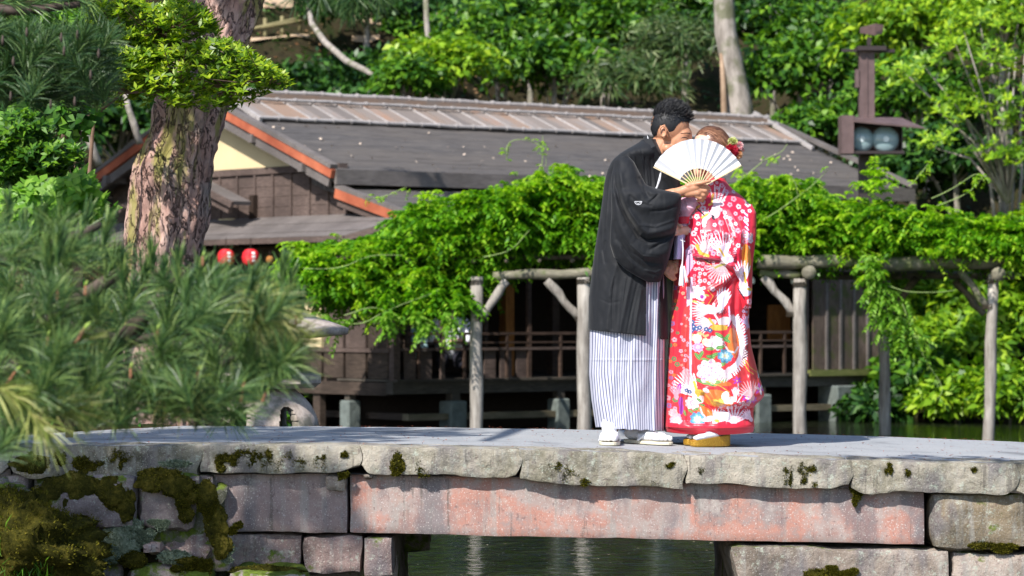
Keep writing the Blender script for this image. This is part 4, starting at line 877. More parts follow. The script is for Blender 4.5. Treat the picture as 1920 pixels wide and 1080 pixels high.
def mosses(name, L_, mat, parent, Y0=15.0, fuzz=None):
    parts = []; g = np.random.default_rng(9)
    L2 = []
    for (px, py, w_, h_) in L_:
        if max(w_, h_) > 45: L2.append((px, py, w_, h_)); continue
        for _ in range(6): L2.append((px + g.normal(0, .3) * w_, py + g.normal(0, .3) * h_, w_ * g.uniform(.3, .75), h_ * g.uniform(.3, .75)))
    for k, (px, py, w_, h_) in enumerate(L2):
        V, F = blob_mesh((w_ / 2 * .00248, .004 + .22 * min(w_, h_) * .001, h_ / 2 * .00248), k * 5.3); V = V + np.array([PX(px, Y0), Y0, PZ(py, Y0)]); parts.append((V, F))
    V, F = join(parts); o = ob(name, V, F, mat, parent, True); o['kind'] = 'stuff'
    if fuzz:
        idx = g.choice(len(V), min(len(V), 16000)); bs = V[idx]; d = g.normal(0, .6, (len(bs), 3)) + [0, -.8, .5]
        V2, F2 = quads_from(bs, d, g.normal(0, 1, (len(bs), 3)), .013, .0045); o2 = ob(name + '_tufts', V2, F2, MATS[fuzz], parent); o2['kind'] = 'stuff'
    return o
mosses('moss', [(415, 862, 24, 22), (440, 862, 30, 26), (468, 860, 34, 32), (500, 862, 26, 24), (530, 866, 28, 20), (560, 870, 34, 16), (600, 868, 22, 22), (640, 893, 18, 10), (648, 852, 10, 9), (745, 868, 26, 26), (793, 882, 26, 28), (740, 882, 18, 14), (605, 862, 14, 12),
                (1045, 884, 28, 20), (1062, 890, 30, 20), (1095, 905, 16, 16), (1040, 876, 16, 14), (1478, 897, 16, 26), (1502, 880, 9, 22), (1512, 899, 22, 18), (1518, 880, 16, 10), (1314, 882, 10, 8), (1668, 880, 8, 14), (1700, 888, 12, 10), (1828, 882, 10, 8), (1470, 884, 8, 8), (1225, 905, 10, 6),
                (215, 855, 26, 24), (232, 858, 24, 26), (150, 868, 30, 22), (180, 872, 40, 20), (110, 860, 24, 26), (1255, 876, 14, 8)], mMoss, BR, 14.992, 'moss')
mosses('lower_moss', [(1840, 1022, 50, 12), (1880, 1026, 40, 10), (1530, 1078, 50, 18), (1590, 1078, 40, 16), (1560, 1070, 20, 14), (1605, 922, 14, 28)], mMoss, BR, 15.03, 'moss')
# debris on the deck
K = 900; g = np.random.default_rng(4); X = g.uniform(-2.4, 2.6, K); Yq = np.concatenate([g.uniform(YF + .05, YB - .05, K - 260), g.uniform(YB - .12, YB - .02, 260)]); Zq = deck_z(X, Yq) + .006
V, F = quads_from(np.stack([X, Yq, Zq], -1), g.normal(0, 1, (K, 3)) * [1, 1, .1], np.tile([0, 0, 1.], (K, 1)), g.uniform(.005, .025, K), g.uniform(.002, .007, K)); tag(ob('fallen_leaves', V, F, plain('dry_leaf', (.32, .09, .05), .8, .2, .4, 3)), kind='stuff')
# floating bits on the water
K = 1100; X = g.uniform(-2, 3.5, K); Yq = g.uniform(19, 32, K)
V, F = quads_from(np.stack([X, Yq, X * 0 + WATER + .004], -1), g.normal(0, 1, (K, 3)) * [1, 1, 0], np.tile([0, 0, 1.], (K, 1)), g.uniform(.01, .035, K), g.uniform(.01, .02, K), 0); tag(ob('floating_petals', V, F, plain('petal_bits', (.5, .42, .3), .8, .2, .4, 3)), kind='stuff')

# ================================================================ LEFT RUBBLE WALL
RW = thing('rubble_wall', 'mossy dry-stone wall under the left end of the bridge', 'wall', (0, 0, 0))
RS = [ # px0, px1, py0, py1, Y, mat
 (78, 252, 893, 990, 14.86, mRub), (255, 372, 890, 992, 14.9, mRub), (374, 410, 888, 985, 15.0, mRub), (104, 200, 996, 1052, 14.88, mRubP), (290, 392, 994, 1062, 14.95, mRubP),
 (266, 308, 1020, 1048, 14.86, mRubP), (135, 232, 1056, 1110, 14.9, mRub), (235, 395, 1064, 1120, 14.84, mRub), (200, 292, 985, 1050, 15.02, mRub), (380, 432, 985, 1080, 14.98, mRub), (425, 572, 1068, 1110, 14.8, mRub), (10, 60, 885, 930, 14.98, mRub), (-90, 55, 912, 985, 14.9, mRub), (-90, 20, 880, 910, 15.0, mRub), (60, 102, 880, 1000, 15.05, mRub), (-90, 130, 990, 1130, 15.0, mRub)]
for k, (a_, b_, c_, d_, Y, m_) in enumerate(RS):
    stone('stone', PX(a_, Y), PX(b_, Y), Y, Y + .5, PZ(d_, Y), PZ(c_, Y), m_, RW, .024, .05, .018, 80 + k)
stone('fill', PX(-160, 15.2), PX(428, 15.2), 15.0, 15.5, -1.35, -.16, stone_mat('fill_stone', [(.02, .02, .015), (.07, .07, .05), (.15, .15, .11), (.2, .19, .15)], (.3, .3, .26), moss=.16, lich=.8, bump=.03, scale=9), RW, .05, .03, .02, 99)
mosses('moss', [(140, 915, 110, 50), (105, 935, 60, 60), (205, 925, 60, 60), (235, 945, 40, 60), (165, 955, 60, 26), (285, 905, 60, 36), (330, 912, 66, 44), (350, 935, 40, 40), (300, 890, 80, 20), (385, 930, 36, 60), (405, 985, 44, 70), (415, 1020, 34, 50), (395, 960, 34, 40), (250, 1050, 50, 26), (360, 1052, 50, 14), (380, 1066, 44, 30), (500, 1070, 130, 16), (350, 1072, 40, 20), (440, 992, 22, 12), (60, 870, 70, 34), (70, 950, 30, 60)], mMoss, RW, 14.87, 'moss')
mosses('lichen', [(225, 1005, 60, 40), (240, 1030, 50, 50), (205, 1040, 50, 30), (245, 985, 50, 22), (330, 1045, 60, 22), (270, 1005, 30, 20), (160, 925, 24, 50), (425, 1040, 30, 30), (300, 985, 40, 16), (330, 870, 50, 12)], mLich, RW, 14.885, 'lichen')
# mossy mound with grass, bottom left
V, F = blob_mesh((.42, .35, .26), 3.3, n=40); o = thing('mossy_rock', None, None, P(10, 1040, 14.55)); ob('rock', V, F, mMoss, o, True); gg = np.random.default_rng(2); bs = V[gg.choice(len(V), 14000)] + gg.normal(0, .006, (14000, 3)); V2, F2 = quads_from(bs, gg.normal(0, .5, bs.shape) + unit(bs) * .8 + [0, 0, .3], gg.normal(0, 1, bs.shape), .016, .005); o2 = ob('moss_tufts', V2, F2, MATS['moss'], o); o2['kind'] = 'stuff'; tag(o, 'moss covered boulder with grass in the bottom left corner', 'rock')
V, F = blob_mesh((.13, .2, .06), 8.3, n=30); o = ob('grey_rock', V, F, mRub, None, True); o.location = P(5, 925, 14.7); tag(o, 'smooth grey stone above the mossy boulder at the left edge', 'rock')
g = np.random.default_rng(14); K = 380; pxs = g.uniform(0, 100, K); pys = 1075 - 120 * g.random(K) ** 2 * (1 - pxs / 160); bs = np.stack([PX(pxs, 14.3), 14.3 + g.uniform(-.1, .15, K), PZ(pys + 20, 14.3)], -1)
V, F = quads_from(bs, g.normal(0, .35, (K, 3)) + [0, -.2, 1], g.normal(0, 1, (K, 3)), g.uniform(.04, .11, K), .006, .2); tag(ob('grass', V, F, MATS['leaf_mid']), kind='stuff')
# bank soil and low plants behind the bridge at left
K = 260; X = g.uniform(-5.5, -1.5, K); Y = g.uniform(17.5, 24, K); Z = ground_z(X, Y)
V, F = sprays(g, np.stack([X, Y, Z + .05], -1), np.tile([0, -.3, .9], (K, 1)), 40, .22, .05, .5); tag(ob('ground_plants', V, F, MATS['leaf_mid']), kind='stuff')
# ================================================================ BIG PINE with reddish bark
b = NB('pine_bark'); v = b.coord('Object', (1, 1, .4)); n = b.noise(v, 9, 10, .75, .3); vo = b.new('TexVoronoi', feature='DISTANCE_TO_EDGE'); vo.inputs['Scale'].default_value = 24
mp = b.new('Mapping'); tc = b.new('TexCoord'); b.L(tc.outputs['Object'], mp.inputs[0]); mp.inputs['Scale'].default_value = (1, 1, .3); nz = b.new('TexNoise'); nz.inputs['Scale'].default_value = 6; b.L(mp.outputs[0], nz.inputs['Vector'])
mx = b.mix(.18, mp.outputs[0], nz.outputs[1]); b.L(mx, vo.inputs['Vector'])
c = b.ramp(n, [(.3, (.18, .1, .085)), (.45, (.36, .22, .185)), (.6, (.5, .34, .29)), (.78, (.6, .49, .43))])
n2 = b.noise(b.coord('Object'), 3.1, 5); c = b.mix(b.ramp(n2, [(.5, (0, 0, 0)), (.62, (.75, .75, .75))]), c, (.2, .18, .17))
n3 = b.noise(b.coord('Object', (3, 3, .5)), 3.2, 4); c = b.mix(b.ramp(n3, [(.52, (0, 0, 0)), (.61, (.8, .8, .8))]), c, (.24, .23, .06))
n4 = b.noise(b.coord('Object', (1, 1, .42)), 15, 7, .7, .6); fa = b.math('ABSOLUTE', b.math('SUBTRACT', n4, .5)); crk = b.ramp(fa, [(.002, (0, 0, 0)), (.022, (1, 1, 1))]); c = b.mix(crk, (.15, .095, .08), c); n5 = b.noise(b.coord('Object', (1, 1, .5)), 28, 5, .7); c = b.mix(b.ramp(n5, [(.34, (.6, .6, .6)), (.42, (0, 0, 0))]), c, (.14, .09, .08))
b.base(c); b.rough(.9, .15); b.bump(b.math('ADD', b.math('MULTIPLY', n, .5), b.math('MULTIPLY', crk, .6)), .03, 1); mPine = b.m
YT = 18.0
def trunk_mesh(L_, parent, name, n=120, seg=130, dis=.03):
    "L_: (py, pxL, pxR)"
    L_ = sorted(L_, reverse=True); py = np.array([l[0] for l in L_], float); t = np.linspace(0, 1, seg); pys = py[0] + (py[-1] - py[0]) * t
    xl = np.interp(pys, py[::-1], [l[1] for l in L_][::-1]); xr = np.interp(pys, py[::-1], [l[2] for l in L_][::-1])
    k = np.ones(9) / 9; pad = lambda a: np.convolve(np.pad(a, 4, 'edge'), k, 'valid'); xl, xr = pad(xl), pad(xr)
    cx = PX((xl + xr) / 2, YT); r = (xr - xl) / 2 * YT / FPX; z = PZ(pys, YT); th = np.linspace(0, 2 * np.pi, n, endpoint=False)
    V = np.stack([cx[:, None] + r[:, None] * np.cos(th), YT + r[:, None] * np.sin(th), np.repeat(z[:, None], n, 1)], -1)
    c = np.cos(th)[None] + z[:, None] * 0; s = np.sin(th)[None] + z[:, None] * 0
    ps = np.stack([c * 2.6, s * 2.6, z[:, None] * 1.6 + 0 * c], -1); lum = fbm(ps, 3) * .035
    rid = np.abs(fbm(np.stack([c * 9 + .3 * z[:, None], s * 9, z[:, None] * 3.2 + 0 * c], -1), 3)); rid = -np.exp(-(rid / .09) ** 2) * dis * .32
    fine = fbm(np.stack([c * 14, s * 14, z[:, None] * 16 + 0 * c], -1), 3) * .008
    dd = (lum + rid + fine)[..., None] * np.stack([c, s, 0 * c], -1); V = V + dd
    i = np.arange(seg * n).reshape(seg, n); F = np.stack([i[:-1], np.roll(i, -1, 1)[:-1], np.roll(i, -1, 1)[1:], i[1:]], -1).reshape(-1, 4)
    return ob(name, V, F, mPine, parent, True)
BP = thing('pine_tree', 'big old pine with a thick leaning reddish trunk left of the tea house', 'tree', (0, 0, 0))
trunk_mesh([(900, 200, 400), (780, 215, 372), (600, 228, 362), (480, 232, 368), (420, 242, 385), (350, 252, 392), (320, 252, 396), (280, 272, 405), (240, 288, 418), (200, 290, 432), (150, 305, 445), (100, 330, 460), (50, 350, 480), (0, 372, 500), (-100, 400, 530), (-300, 430, 560), (-700, 480, 580)], BP, 'trunk', seg=420)
def shoot_needles(g, pos, axis, per, L, w, spread=(.25, 1.1), len_ax=.05):
    K = len(pos); axis = unit(axis); a = unit(np.cross(axis, g.normal(0, 1, (K, 3)))); b_ = np.cross(axis, a)
    t = g.random((K, per)) * 2 * np.pi; sp = g.uniform(*spread, (K, per))
    d = axis[:, None] * np.cos(sp)[..., None] + (a[:, None] * np.cos(t)[..., None] + b_[:, None] * np.sin(t)[..., None]) * np.sin(sp)[..., None]
    base = (pos[:, None] + axis[:, None] * (g.uniform(-1, .3, (K, per)) * len_ax)[..., None]).reshape(-1, 3); d = d.reshape(-1, 3)
    d = unit(d); Ls = (L * g.uniform(.65, 1.1, K * per))[:, None]; tip = base + d * Ls + np.array([0, 0, -1.]) * Ls * .1
    s = unit(np.cross(d, g.normal(0, 1, d.shape))) * w / 2; mid = base + d * Ls * .5 + np.array([0, 0, 1.]) * Ls * .015
    V = np.stack([base - s * .6, base + s * .6, mid + s, tip + s * .3, tip - s * .3, mid - s], 1).reshape(-1, 3); i = np.arange(len(base))[:, None] * 6
    F = np.concatenate([i + [0, 1, 2, 5], i + [5, 2, 3, 4]]); return V, F
# crown of the big pine above the picture: boughs and needle pads shaped to shade the left of the bridge
g = np.random.default_rng(50)
def pads(g, L_, per_shoots, needle, w=.006, per=26):
    P_ = []
    for (x, y, z, rx, ry, rz) in L_:
        k = int(per_shoots * rx * ry); v = g.normal(0, .5, (k, 3)); P_.append(np.array([x, y, z]) + v * [rx, ry, rz])
    P_ = np.concatenate(P_); return shoot_needles(g, P_, g.normal(0, .4, P_.shape) + [0, -.2, 1], per, needle, w)
CR = [(-4.6, 12.0, 4.6, 1.3, 1.2, .25), (-3.6, 12.6, 4.3, .9, .8, .2), (-5.2, 13.5, 5.0, 1.2, 1.2, .25), (-3.3, 14.2, 4.9, .8, .6, .2), (-4.6, 15.3, 4.4, .35, .35, .1), (-2.2, 17.8, 5.2, 1.3, 1.1, .25), (-5.0, 10.8, 4.0, .9, .8, .2), (-1.7, 13.3, 4.0, .28, .35, .08), (-2.55, 12.2, 4.2, .3, .3, .1)]
TG = [(-2.6, 15.9, 0, .8, 1), (-2.0, 16.4, 0, .7, 1), (-1.45, 16.3, 0, .6, 1), (-1.0, 16.7, 0, .45, .9), (-1.25, 15.7, 0, .4, .8), (-.6, 16.9, 0, .34, .8), (-.3, 16.5, 0, .2, .6), (-2.2, 15.05, -.2, .55, 1), (-1.75, 15.05, -.55, .45, .9), (-1.25, 15.05, -.35, .22, .8), (-1.0, 15.05, -.28, .14, .6), (-.82, 15.05, -.32, .09, .6), (-.75, 15.9, 0, .2, .6), (-.45, 16.4, 0, .12, .6), (-.9, 16.2, 0, .25, .7), (-2.7, 14.8, -.6, .5, 1), (-2.6, 15.0, .1, .4, 1), (-.75, 15.6, 0, .16, .5), (-1.55, 15.05, -.1, .14, .6), (-2.4, 18.0, .3, .3, .7), (-1.75, 18.0, 1.5, .12, .6)]
PP_ = []
for (x, y, z, r_, den) in TG:
    k = int(480 * den * r_ * r_ + 10); a_ = g.random(k) * 6.28; rr_ = r_ * g.random(k) ** .5; hh = 4.6 + .12 * math.sin(x * 9) - z
    c_ = np.array([x, y, z]) + np.array(sd) * hh / sd.z; PP_.append(c_ + np.stack([rr_ * np.cos(a_), rr_ * np.sin(a_) * 1.1, g.normal(0, .07, k)], -1))
PP_ = np.concatenate(PP_); V0, F0 = shoot_needles(g, PP_, g.normal(0, .4, PP_.shape) + [0, -.2, 1], 30, .13, .009)
V, F = pads(g, CR[4:6] + CR[:1], 120, .14, .009, 30); V, F = join([(V, F), (V0, F0)]); ob('needles', V, F, MATS['needle_dark'], BP)['kind'] = 'stuff'
m = MB(); tt = Vector((-2.2, 18, 4.4))
for c_ in CR: c_ = Vector(c_[:3]); m.tube([tt + Vector((0, 0, -.6)), tt.lerp(c_, .5) + Vector((0, 0, .25)), c_], [.12, .08, .03], 8)
m.build('limb', mPine, BP, True)
# a bough of another pine outside the right edge (casts the small shade there)
RP = thing('pine_tree', 'pine standing off the right edge whose bough shades the right end of the bridge', 'tree', (4.6, 14.2, -.9))
V, F = pads(g, [(-4.3, -1.35, 3.6, .4, .22, .06), (-3.9, -1.3, 3.6, .35, .25, .06)], 260, .14, .009, 26); ob('needles', V, F, MATS['needle_dark'], RP)['kind'] = 'stuff'
MB().tube([(0, 0, -.3), (.1, -.5, 2), (-.2, -1, 3.6), (-2, -1.7, 3.75), (-4.2, -1.35, 3.6)], [.16, .13, .09, .05, .02], 9).build('trunk', mPine, RP, True)
# ================================================================ broadleaf branch in front of the pine trunk (sharp, yellow-green)
AZ = thing('broadleaf_tree', 'small tree whose clipped yellow-green leaf pads cross in front of the pine trunk', 'tree', P(60, 800, 17.3)); ao = np.array(AZ.location); g = np.random.default_rng(61)
def pad_pts(g, TX, TY, BX, BY, n, Y, dY, bias=1.6):
    x = g.uniform(TX[0], TX[-1], n); t_ = np.interp(x, TX, TY); b_ = np.interp(x, BX, BY); u = g.random(n) ** bias; dy = g.normal(0, dY, n)
    y = t_ + (b_ - t_) * u; return np.stack([PX(x, Y), Y + dy * .5, PZ(y, Y)], -1), u
A1, u1 = pad_pts(g, [172, 210, 240, 290, 340, 360, 385, 400], [25, 12, 0, 18, 8, 8, 22, 48], [172, 240, 300, 340, 400], [40, 85, 100, 90, 55], 620, 17.0, .35)
A2, u2 = pad_pts(g, [205, 260, 330, 375, 420, 445, 480, 505, 532], [100, 105, 98, 86, 78, 88, 110, 128, 148], [205, 260, 330, 400, 440, 470, 500, 532], [150, 175, 200, 206, 195, 185, 165, 150], 1150, 16.9, .4)
A3, u3 = pad_pts(g, [150, 200, 250, 300], [150, 130, 120, 118], [150, 200, 250, 300], [195, 198, 192, 180], 260, 17.1, .3)
A4, u4 = pad_pts(g, [195, 240, 285], [62, 62, 72], [195, 240, 285], [100, 110, 100], 160, 16.95, .25)
pa = np.concatenate([A1, A2, A3, A4]); V, F = whorls(g, pa - ao, np.tile([-.1, -.45, .8], (len(pa), 1)), 6, .047, .36, .55)
ob('foliage', V, F, MATS['leaf_azalea'], AZ)['kind'] = 'stuff'
mTwig = plain('twig', (.16, .1, .07), .8, .2, .3, 20)
m = MB(); hub = [P(60, 300, 17.1), P(150, 230, 17.1), P(230, 170, 17.0), P(330, 165, 16.95), P(430, 160, 16.95), P(500, 150, 16.9)]
m.tube([Vector(h) - Vector(ao) for h in [P(40, 800, 17.3), P(30, 500, 17.2)] + hub], [.05, .045, .035, .028, .02, .015, .01, .005], 8)
m.tube([Vector(h) - Vector(ao) for h in (P(150, 230, 17.1), P(200, 120, 17.05), P(290, 60, 17.0), P(370, 45, 17))], [.02, .015, .012, .005], 7).build('branch', mTwig, AZ, True)
m = MB()
for k in range(0, len(pa), 7):
    q = Vector(pa[k]); s_ = min([Vector(h) for h in hub] + [P(290, 60, 17), P(240, 90, 17)], key=lambda h: (h - q).length); m.tube([s_ - Vector(ao), s_.lerp(q, .5) - Vector(ao) + Vector((0, 0, -.015)), q - Vector(ao)], [.005, .0035, .002], 4)
m.build('twigs', mTwig, AZ)['kind'] = 'stuff'
# left clipped shrubs and big-leaf vine
def small(name, lab, L_, mat, Y, Lf, Wd, per, cat, seed, tilt=.5, up=(-.1, -.5, .7)):
    g = np.random.default_rng(seed); c = P(-160, 1000, Y) if Y < 14 else P(L_[0][0], 820, Y); t = thing(name, lab, cat, c); o_ = np.array(c); pp = []
    for (px, py, rx, ry, k) in L_:
        v_ = unit(g.normal(0, 1, (k, 3))) * (g.random((k, 1)) ** .4); pp.append(np.stack([PX(px + v_[:, 0] * rx, Y), Y + v_[:, 1] * .2, PZ(py + v_[:, 2] * ry, Y)], -1))
    pp = np.concatenate(pp); V, F = whorls(g, pp - o_, np.tile(up, (len(pp), 1)), per, Lf, Wd, tilt); ob('foliage', V, F, MATS[mat], t)['kind'] = 'stuff'
    m = MB()
    for (px, py, rx, ry, k) in L_: m.tube([(0, 0, 0), (P(px, py, Y) - c) * .5 + Vector((.03, 0, 0)), P(px, py, Y) - c], [.02, .015, .005], 6)
    m.build('stem', mTwig, t, True); return t
small('shrub', 'clipped small-leaf shrub pads at the left edge below the dark pine', [(40, 255, 60, 45, 260), (90, 300, 70, 40, 300), (20, 320, 50, 40, 200), (10, 285, 40, 30, 120)], 'leaf_mid', 13.2, .042, .38, 6, 'shrub', 71)
small('vine', 'large-leaf vine hanging over the dark gap left of the big trunk', [(130, 215, 60, 30, 26), (100, 190, 50, 25, 18), (140, 245, 30, 20, 14), (60, 210, 50, 25, 16), (150, 190, 25, 15, 8)], 'leaf_mid', 16.0, .062, .8, 4, 'vine', 72, .1, (-.2, -.8, .5))
small('shrub', 'yellow-green large-leaf shrub at the left under the clipped shrub', [(100, 380, 90, 40, 150), (40, 400, 60, 45, 110), (170, 395, 45, 25, 50), (150, 345, 35, 20, 30), (60, 450, 80, 40, 90)], 'leaf_kudzu', 12.8, .052, .6, 4, 'shrub', 73, .15, (-.3, -.7, .6))
small('shrub', 'pale green shrub at the top left above the dark pine', [(110, 35, 80, 20, 90), (60, 45, 60, 18, 60), (190, 30, 40, 16, 30)], 'leaf_kudzu', 17.5, .08, .6, 4, 'shrub', 74, .2, (-.3, -.4, .8))
# aerial roots / dead twigs hanging
t = thing('dead_twigs', 'reddish dead twigs hanging below the large-leaf vine at the left', 'twigs', P(120, 240, 16.0)); m = MB(); rr = random.Random(3)
for k in range(26):
    px = rr.uniform(80, 145); py = rr.uniform(225, 260); m.tube([P(px, py, 16) - t.location, P(px + rr.uniform(-5, 5), py + rr.uniform(25, 60), 16) - t.location], [.002, .001], 4)
m.build('twig', plain('dead_twig', (.16, .08, .05), .8, .2), t)['kind'] = 'stuff'
# ================================================================ FOREGROUND PINE (out of focus), left
FP_ = thing('pine_tree', 'out-of-focus pine boughs filling the lower left foreground, with long needles and buds', 'tree', P(-250, 900, 9.5)); fo_ = np.array(FP_.location); g = np.random.default_rng(81)
def fpts(L_): return np.concatenate([np.stack([g.uniform(a, b_, k), g.uniform(c, d, k), g.uniform(Y0, Y1, k)], -1) for (a, b_, c, d, Y0, Y1, k) in L_])
def w3(q): return np.stack([PX(q[:, 0], q[:, 2]), q[:, 2], PZ(q[:, 1], q[:, 2])], -1)
ENV_X = [-60, 0, 60, 130, 200, 240, 330, 430, 500, 535, 570]; ENV_T = [420, 420, 430, 425, 430, 500, 515, 525, 530, 560, 620]; ENV_B = [850, 845, 800, 790, 790, 795, 800, 790, 740, 710, 680]
n_ = 250; xs = g.uniform(-60, 535, n_); t_ = np.interp(xs, ENV_X, ENV_T); b_ = np.interp(xs, ENV_X, ENV_B); ys = t_ + (b_ - t_) * g.random(n_) ** .9
q = np.stack([xs, ys, g.uniform(8.2, 10.6, n_)], -1)
q = w3(q); ax = g.normal(0, .35, q.shape) + [.25, -.15, .8]
V, F = shoot_needles(g, q - fo_, ax, 105, .115, .0023, (.15, 1.25), .05); ob('needles', V, F, MATS['needle_green'], FP_)['kind'] = 'stuff'
# upright new shoots (blurry fingers at the top edge)
tips = [(15, 370), (45, 400), (75, 385), (110, 430), (160, 380), (165, 430), (200, 400), (230, 480), (270, 490), (305, 485), (335, 470), (375, 480), (395, 500), (430, 510), (470, 500), (500, 520), (545, 500), (560, 540), (530, 480), (285, 450), (20, 440), (90, 450), (350, 520), (250, 520), (420, 540), (480, 545)]
tp = np.array([(x, y + 34, 9.0 + .6 * math.sin(i * 1.7)) for i, (x, y) in enumerate(tips)]); tp = w3(tp)
V, F = shoot_needles(g, tp - fo_, g.normal(0, .12, tp.shape) + [.08, 0, 1], 110, .075, .004, (.03, .42), .05); ob('new_shoots', V, F, MATS['needle_green'], FP_)['kind'] = 'stuff'
# sprays with sunlight put into a golden needle colour
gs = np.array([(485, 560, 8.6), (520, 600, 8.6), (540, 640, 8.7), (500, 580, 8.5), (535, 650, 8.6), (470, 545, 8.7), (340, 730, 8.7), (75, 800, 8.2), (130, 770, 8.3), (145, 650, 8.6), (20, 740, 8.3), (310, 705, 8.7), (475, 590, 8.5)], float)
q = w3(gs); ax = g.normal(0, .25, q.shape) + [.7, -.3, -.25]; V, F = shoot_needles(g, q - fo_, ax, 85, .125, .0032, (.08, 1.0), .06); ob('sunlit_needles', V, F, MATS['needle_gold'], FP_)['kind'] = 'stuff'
mPB = wood('pine_branch', (.04, .03, .025), (.14, .1, .08), grain=(3, 1, 1)); m = MB()
for L_ in ([(-100, 640), (100, 600), (230, 640), (380, 620), (470, 575)], [(-100, 700), (100, 680), (260, 700), (400, 690), (520, 640)], [(-100, 500), (50, 480), (150, 440), (190, 420)], [(-100, 820), (60, 790), (160, 760), (300, 740)], [(230, 640), (300, 560), (340, 520)], [(100, 600), (180, 540), (240, 500)], [(260, 700), (340, 730), (440, 740)], [(380, 620), (440, 560), (500, 540)]):
    m.tube([P(x, y, 9.4) - Vector(fo_) for x, y in L_], [.03, .022, .016, .01, .006][:len(L_)], 7, .1)
m.build('branch', mPB, FP_, True)
mBud = wood('pine_bud', (.3, .12, .06), (.5, .24, .14), grain=(1, 1, 3)); mBudG = plain('green_bud', (.3, .42, .08), .6, .3, .2, 20)
BUD = [(150, 630, 12, 34, 30), (95, 740, 15, 36, 35), (60, 690, 10, 40, 40), (295, 630, 8, 24, 0), (340, 700, 10, 26, 0), (370, 705, 10, 22, 10), (455, 735, 10, 40, 10), (112, 645, 8, 24, 0), (90, 640, 8, 22, 0), (108, 555, 7, 22, 0), (160, 545, 8, 20, 0), (245, 700, 8, 22, 0), (20, 710, 10, 36, 35), (555, 600, 7, 20, 0), (470, 520, 7, 22, 0), (380, 490, 6, 20, 0), (495, 745, 8, 22, 20)]
for k, (px, py, w_, h_, an) in enumerate(BUD):
    bt = thing('bud', None, None, P(px, py, 8.5) - Vector(fo_)); bt.parent = FP_; bt.rotation_euler = (0, R(an), 0); s = 8.5 / FPX
    MB().tube([(0, 0, -h_ / 2 * s), (0, 0, -h_ / 4 * s), (0, 0, h_ / 4 * s), (0, 0, h_ / 2 * s)], [w_ * .2 * s, w_ * .32 * s, w_ * .3 * s, w_ * .14 * s], 9, .2, k).build('bud_scales', mBud, bt, True)
    MB().tube([(0, 0, h_ / 2 * s), (.003, 0, h_ * .75 * s), (.006, 0, h_ * s)], [w_ * .25 * s, w_ * .3 * s, w_ * .05 * s], 7, .2, k).build('green_tip', mBudG, bt, True)
# dark pine upper left, its shade put into the darker needle colour
DP = thing('pine_tree', 'dark blurred pine bough with brown buds in the upper left corner', 'tree', P(-200, 250, 11.5)); do_ = np.array(DP.location)
n_ = 190; xs = g.uniform(-60, 200, n_); ys = g.uniform(70, 185, n_) + (xs < 60) * g.uniform(-15, 0, n_); q = w3(np.stack([xs, ys, g.uniform(11, 12.6, n_)], -1))
V, F = shoot_needles(g, q - do_, g.normal(0, .35, q.shape) + [.2, 0, .8], 85, .1, .0035, (.2, 1.3), .06); ob('needles', V, F, MATS['needle_dark'], DP)['kind'] = 'stuff'
q = w3(np.array([(20, 5, 12), (60, 12, 12), (130, 0, 12), (0, 25, 12), (100, -8, 12), (160, 4, 12.2)], float)); V, F = shoot_needles(g, q - do_, g.normal(0, .5, q.shape) + [.8, 0, -.1], 70, .14, .0035, (.1, 1.0), .06); ob('upper_needles', V, F, MATS['needle_green'], DP)['kind'] = 'stuff'
m = MB()
for L_ in ([(-200, 200), (0, 170), (90, 150), (170, 140)], [(-200, 120), (0, 110), (80, 100)], [(-200, 10), (40, 20), (150, 8)]): m.tube([P(x, y, 12) - Vector(do_) for x, y in L_], [.03, .02, .012, .005][:len(L_)], 7)
m.build('branch', mPB, DP, True)
for k, (px, py) in enumerate(((5, 75), (115, 70), (50, 60), (25, 115), (120, 95), (185, 100), (145, 65), (95, 195), (140, 190), (20, 180), (170, 140))):
    s = 11 / FPX; o = MB().tube([(0, 0, -9 * s), (0, 0, 0), (0, 0, 9 * s)], [2.2 * s, 3 * s, 1 * s], 8, .2, k).build('bud', mPB, DP, True); o.location = P(px, py, 11) - Vector(do_)
# overhanging pine tuft at the top edge
q = w3(np.array([(x, y, 40.) for x, y in ((600, -6), (640, -4), (680, -2), (660, 8), (710, -6), (560, -10))])); TP = thing('pine_tree', 'dark pine tuft hanging down from the top edge over the slope', 'tree', tuple(q[0])); V, F = shoot_needles(g, q - q[0], g.normal(0, .3, q.shape) + [0, 0, -.6], 110, .3, .012, (.1, 1.4), .15); ob('needles', V, F, MATS['needle_dark'], TP)['kind'] = 'stuff'
MB().tube([(0, 0, .5), (.1, 0, .1), (.5, 0, .05)], [.04, .03, .02], 7).build('branch', mPB, TP, True)
# ================================================================ PEOPLE
from mathutils.bvhtree import BVHTree
KP = 16.0 / FPX
def g3(px, py, Y=16.0): return Vector(((px - CX) * KP, Y, CZ - (py - HOR) * KP))
def skin_mat(name, c, r=.45):
    b = NB(name); v = b.coord('Object'); n = b.noise(v, 25, 4); c = np.array(c); b.base(b.ramp(n, [(.3, tuple(c * .88)), (.7, tuple(c * 1.08))])); b.rough(r, .4)
    b.p.inputs['Subsurface Weight'].default_value = .12; b.p.inputs['Subsurface Radius'].default_value = (.02, .008, .004); b.p.inputs['Subsurface Scale'].default_value = .5; return b.m
mSkinM = skin_mat('skin_tan', (.5, .24, .14)); mSkinF = skin_mat('skin_pale', (.68, .4, .3)); mHairB = plain('black_hair', (.012, .012, .015), .5, .4, .3, 60)
b = NB('brown_hair'); g_ = b.new('NewGeometry'); b.base(b.ramp(g_.outputs['Random Per Island'], [(.1, (.07, .025, .014)), (.5, (.2, .085, .045)), (.9, (.42, .22, .13))])); b.rough(.32, .6); mHairBr = b.m
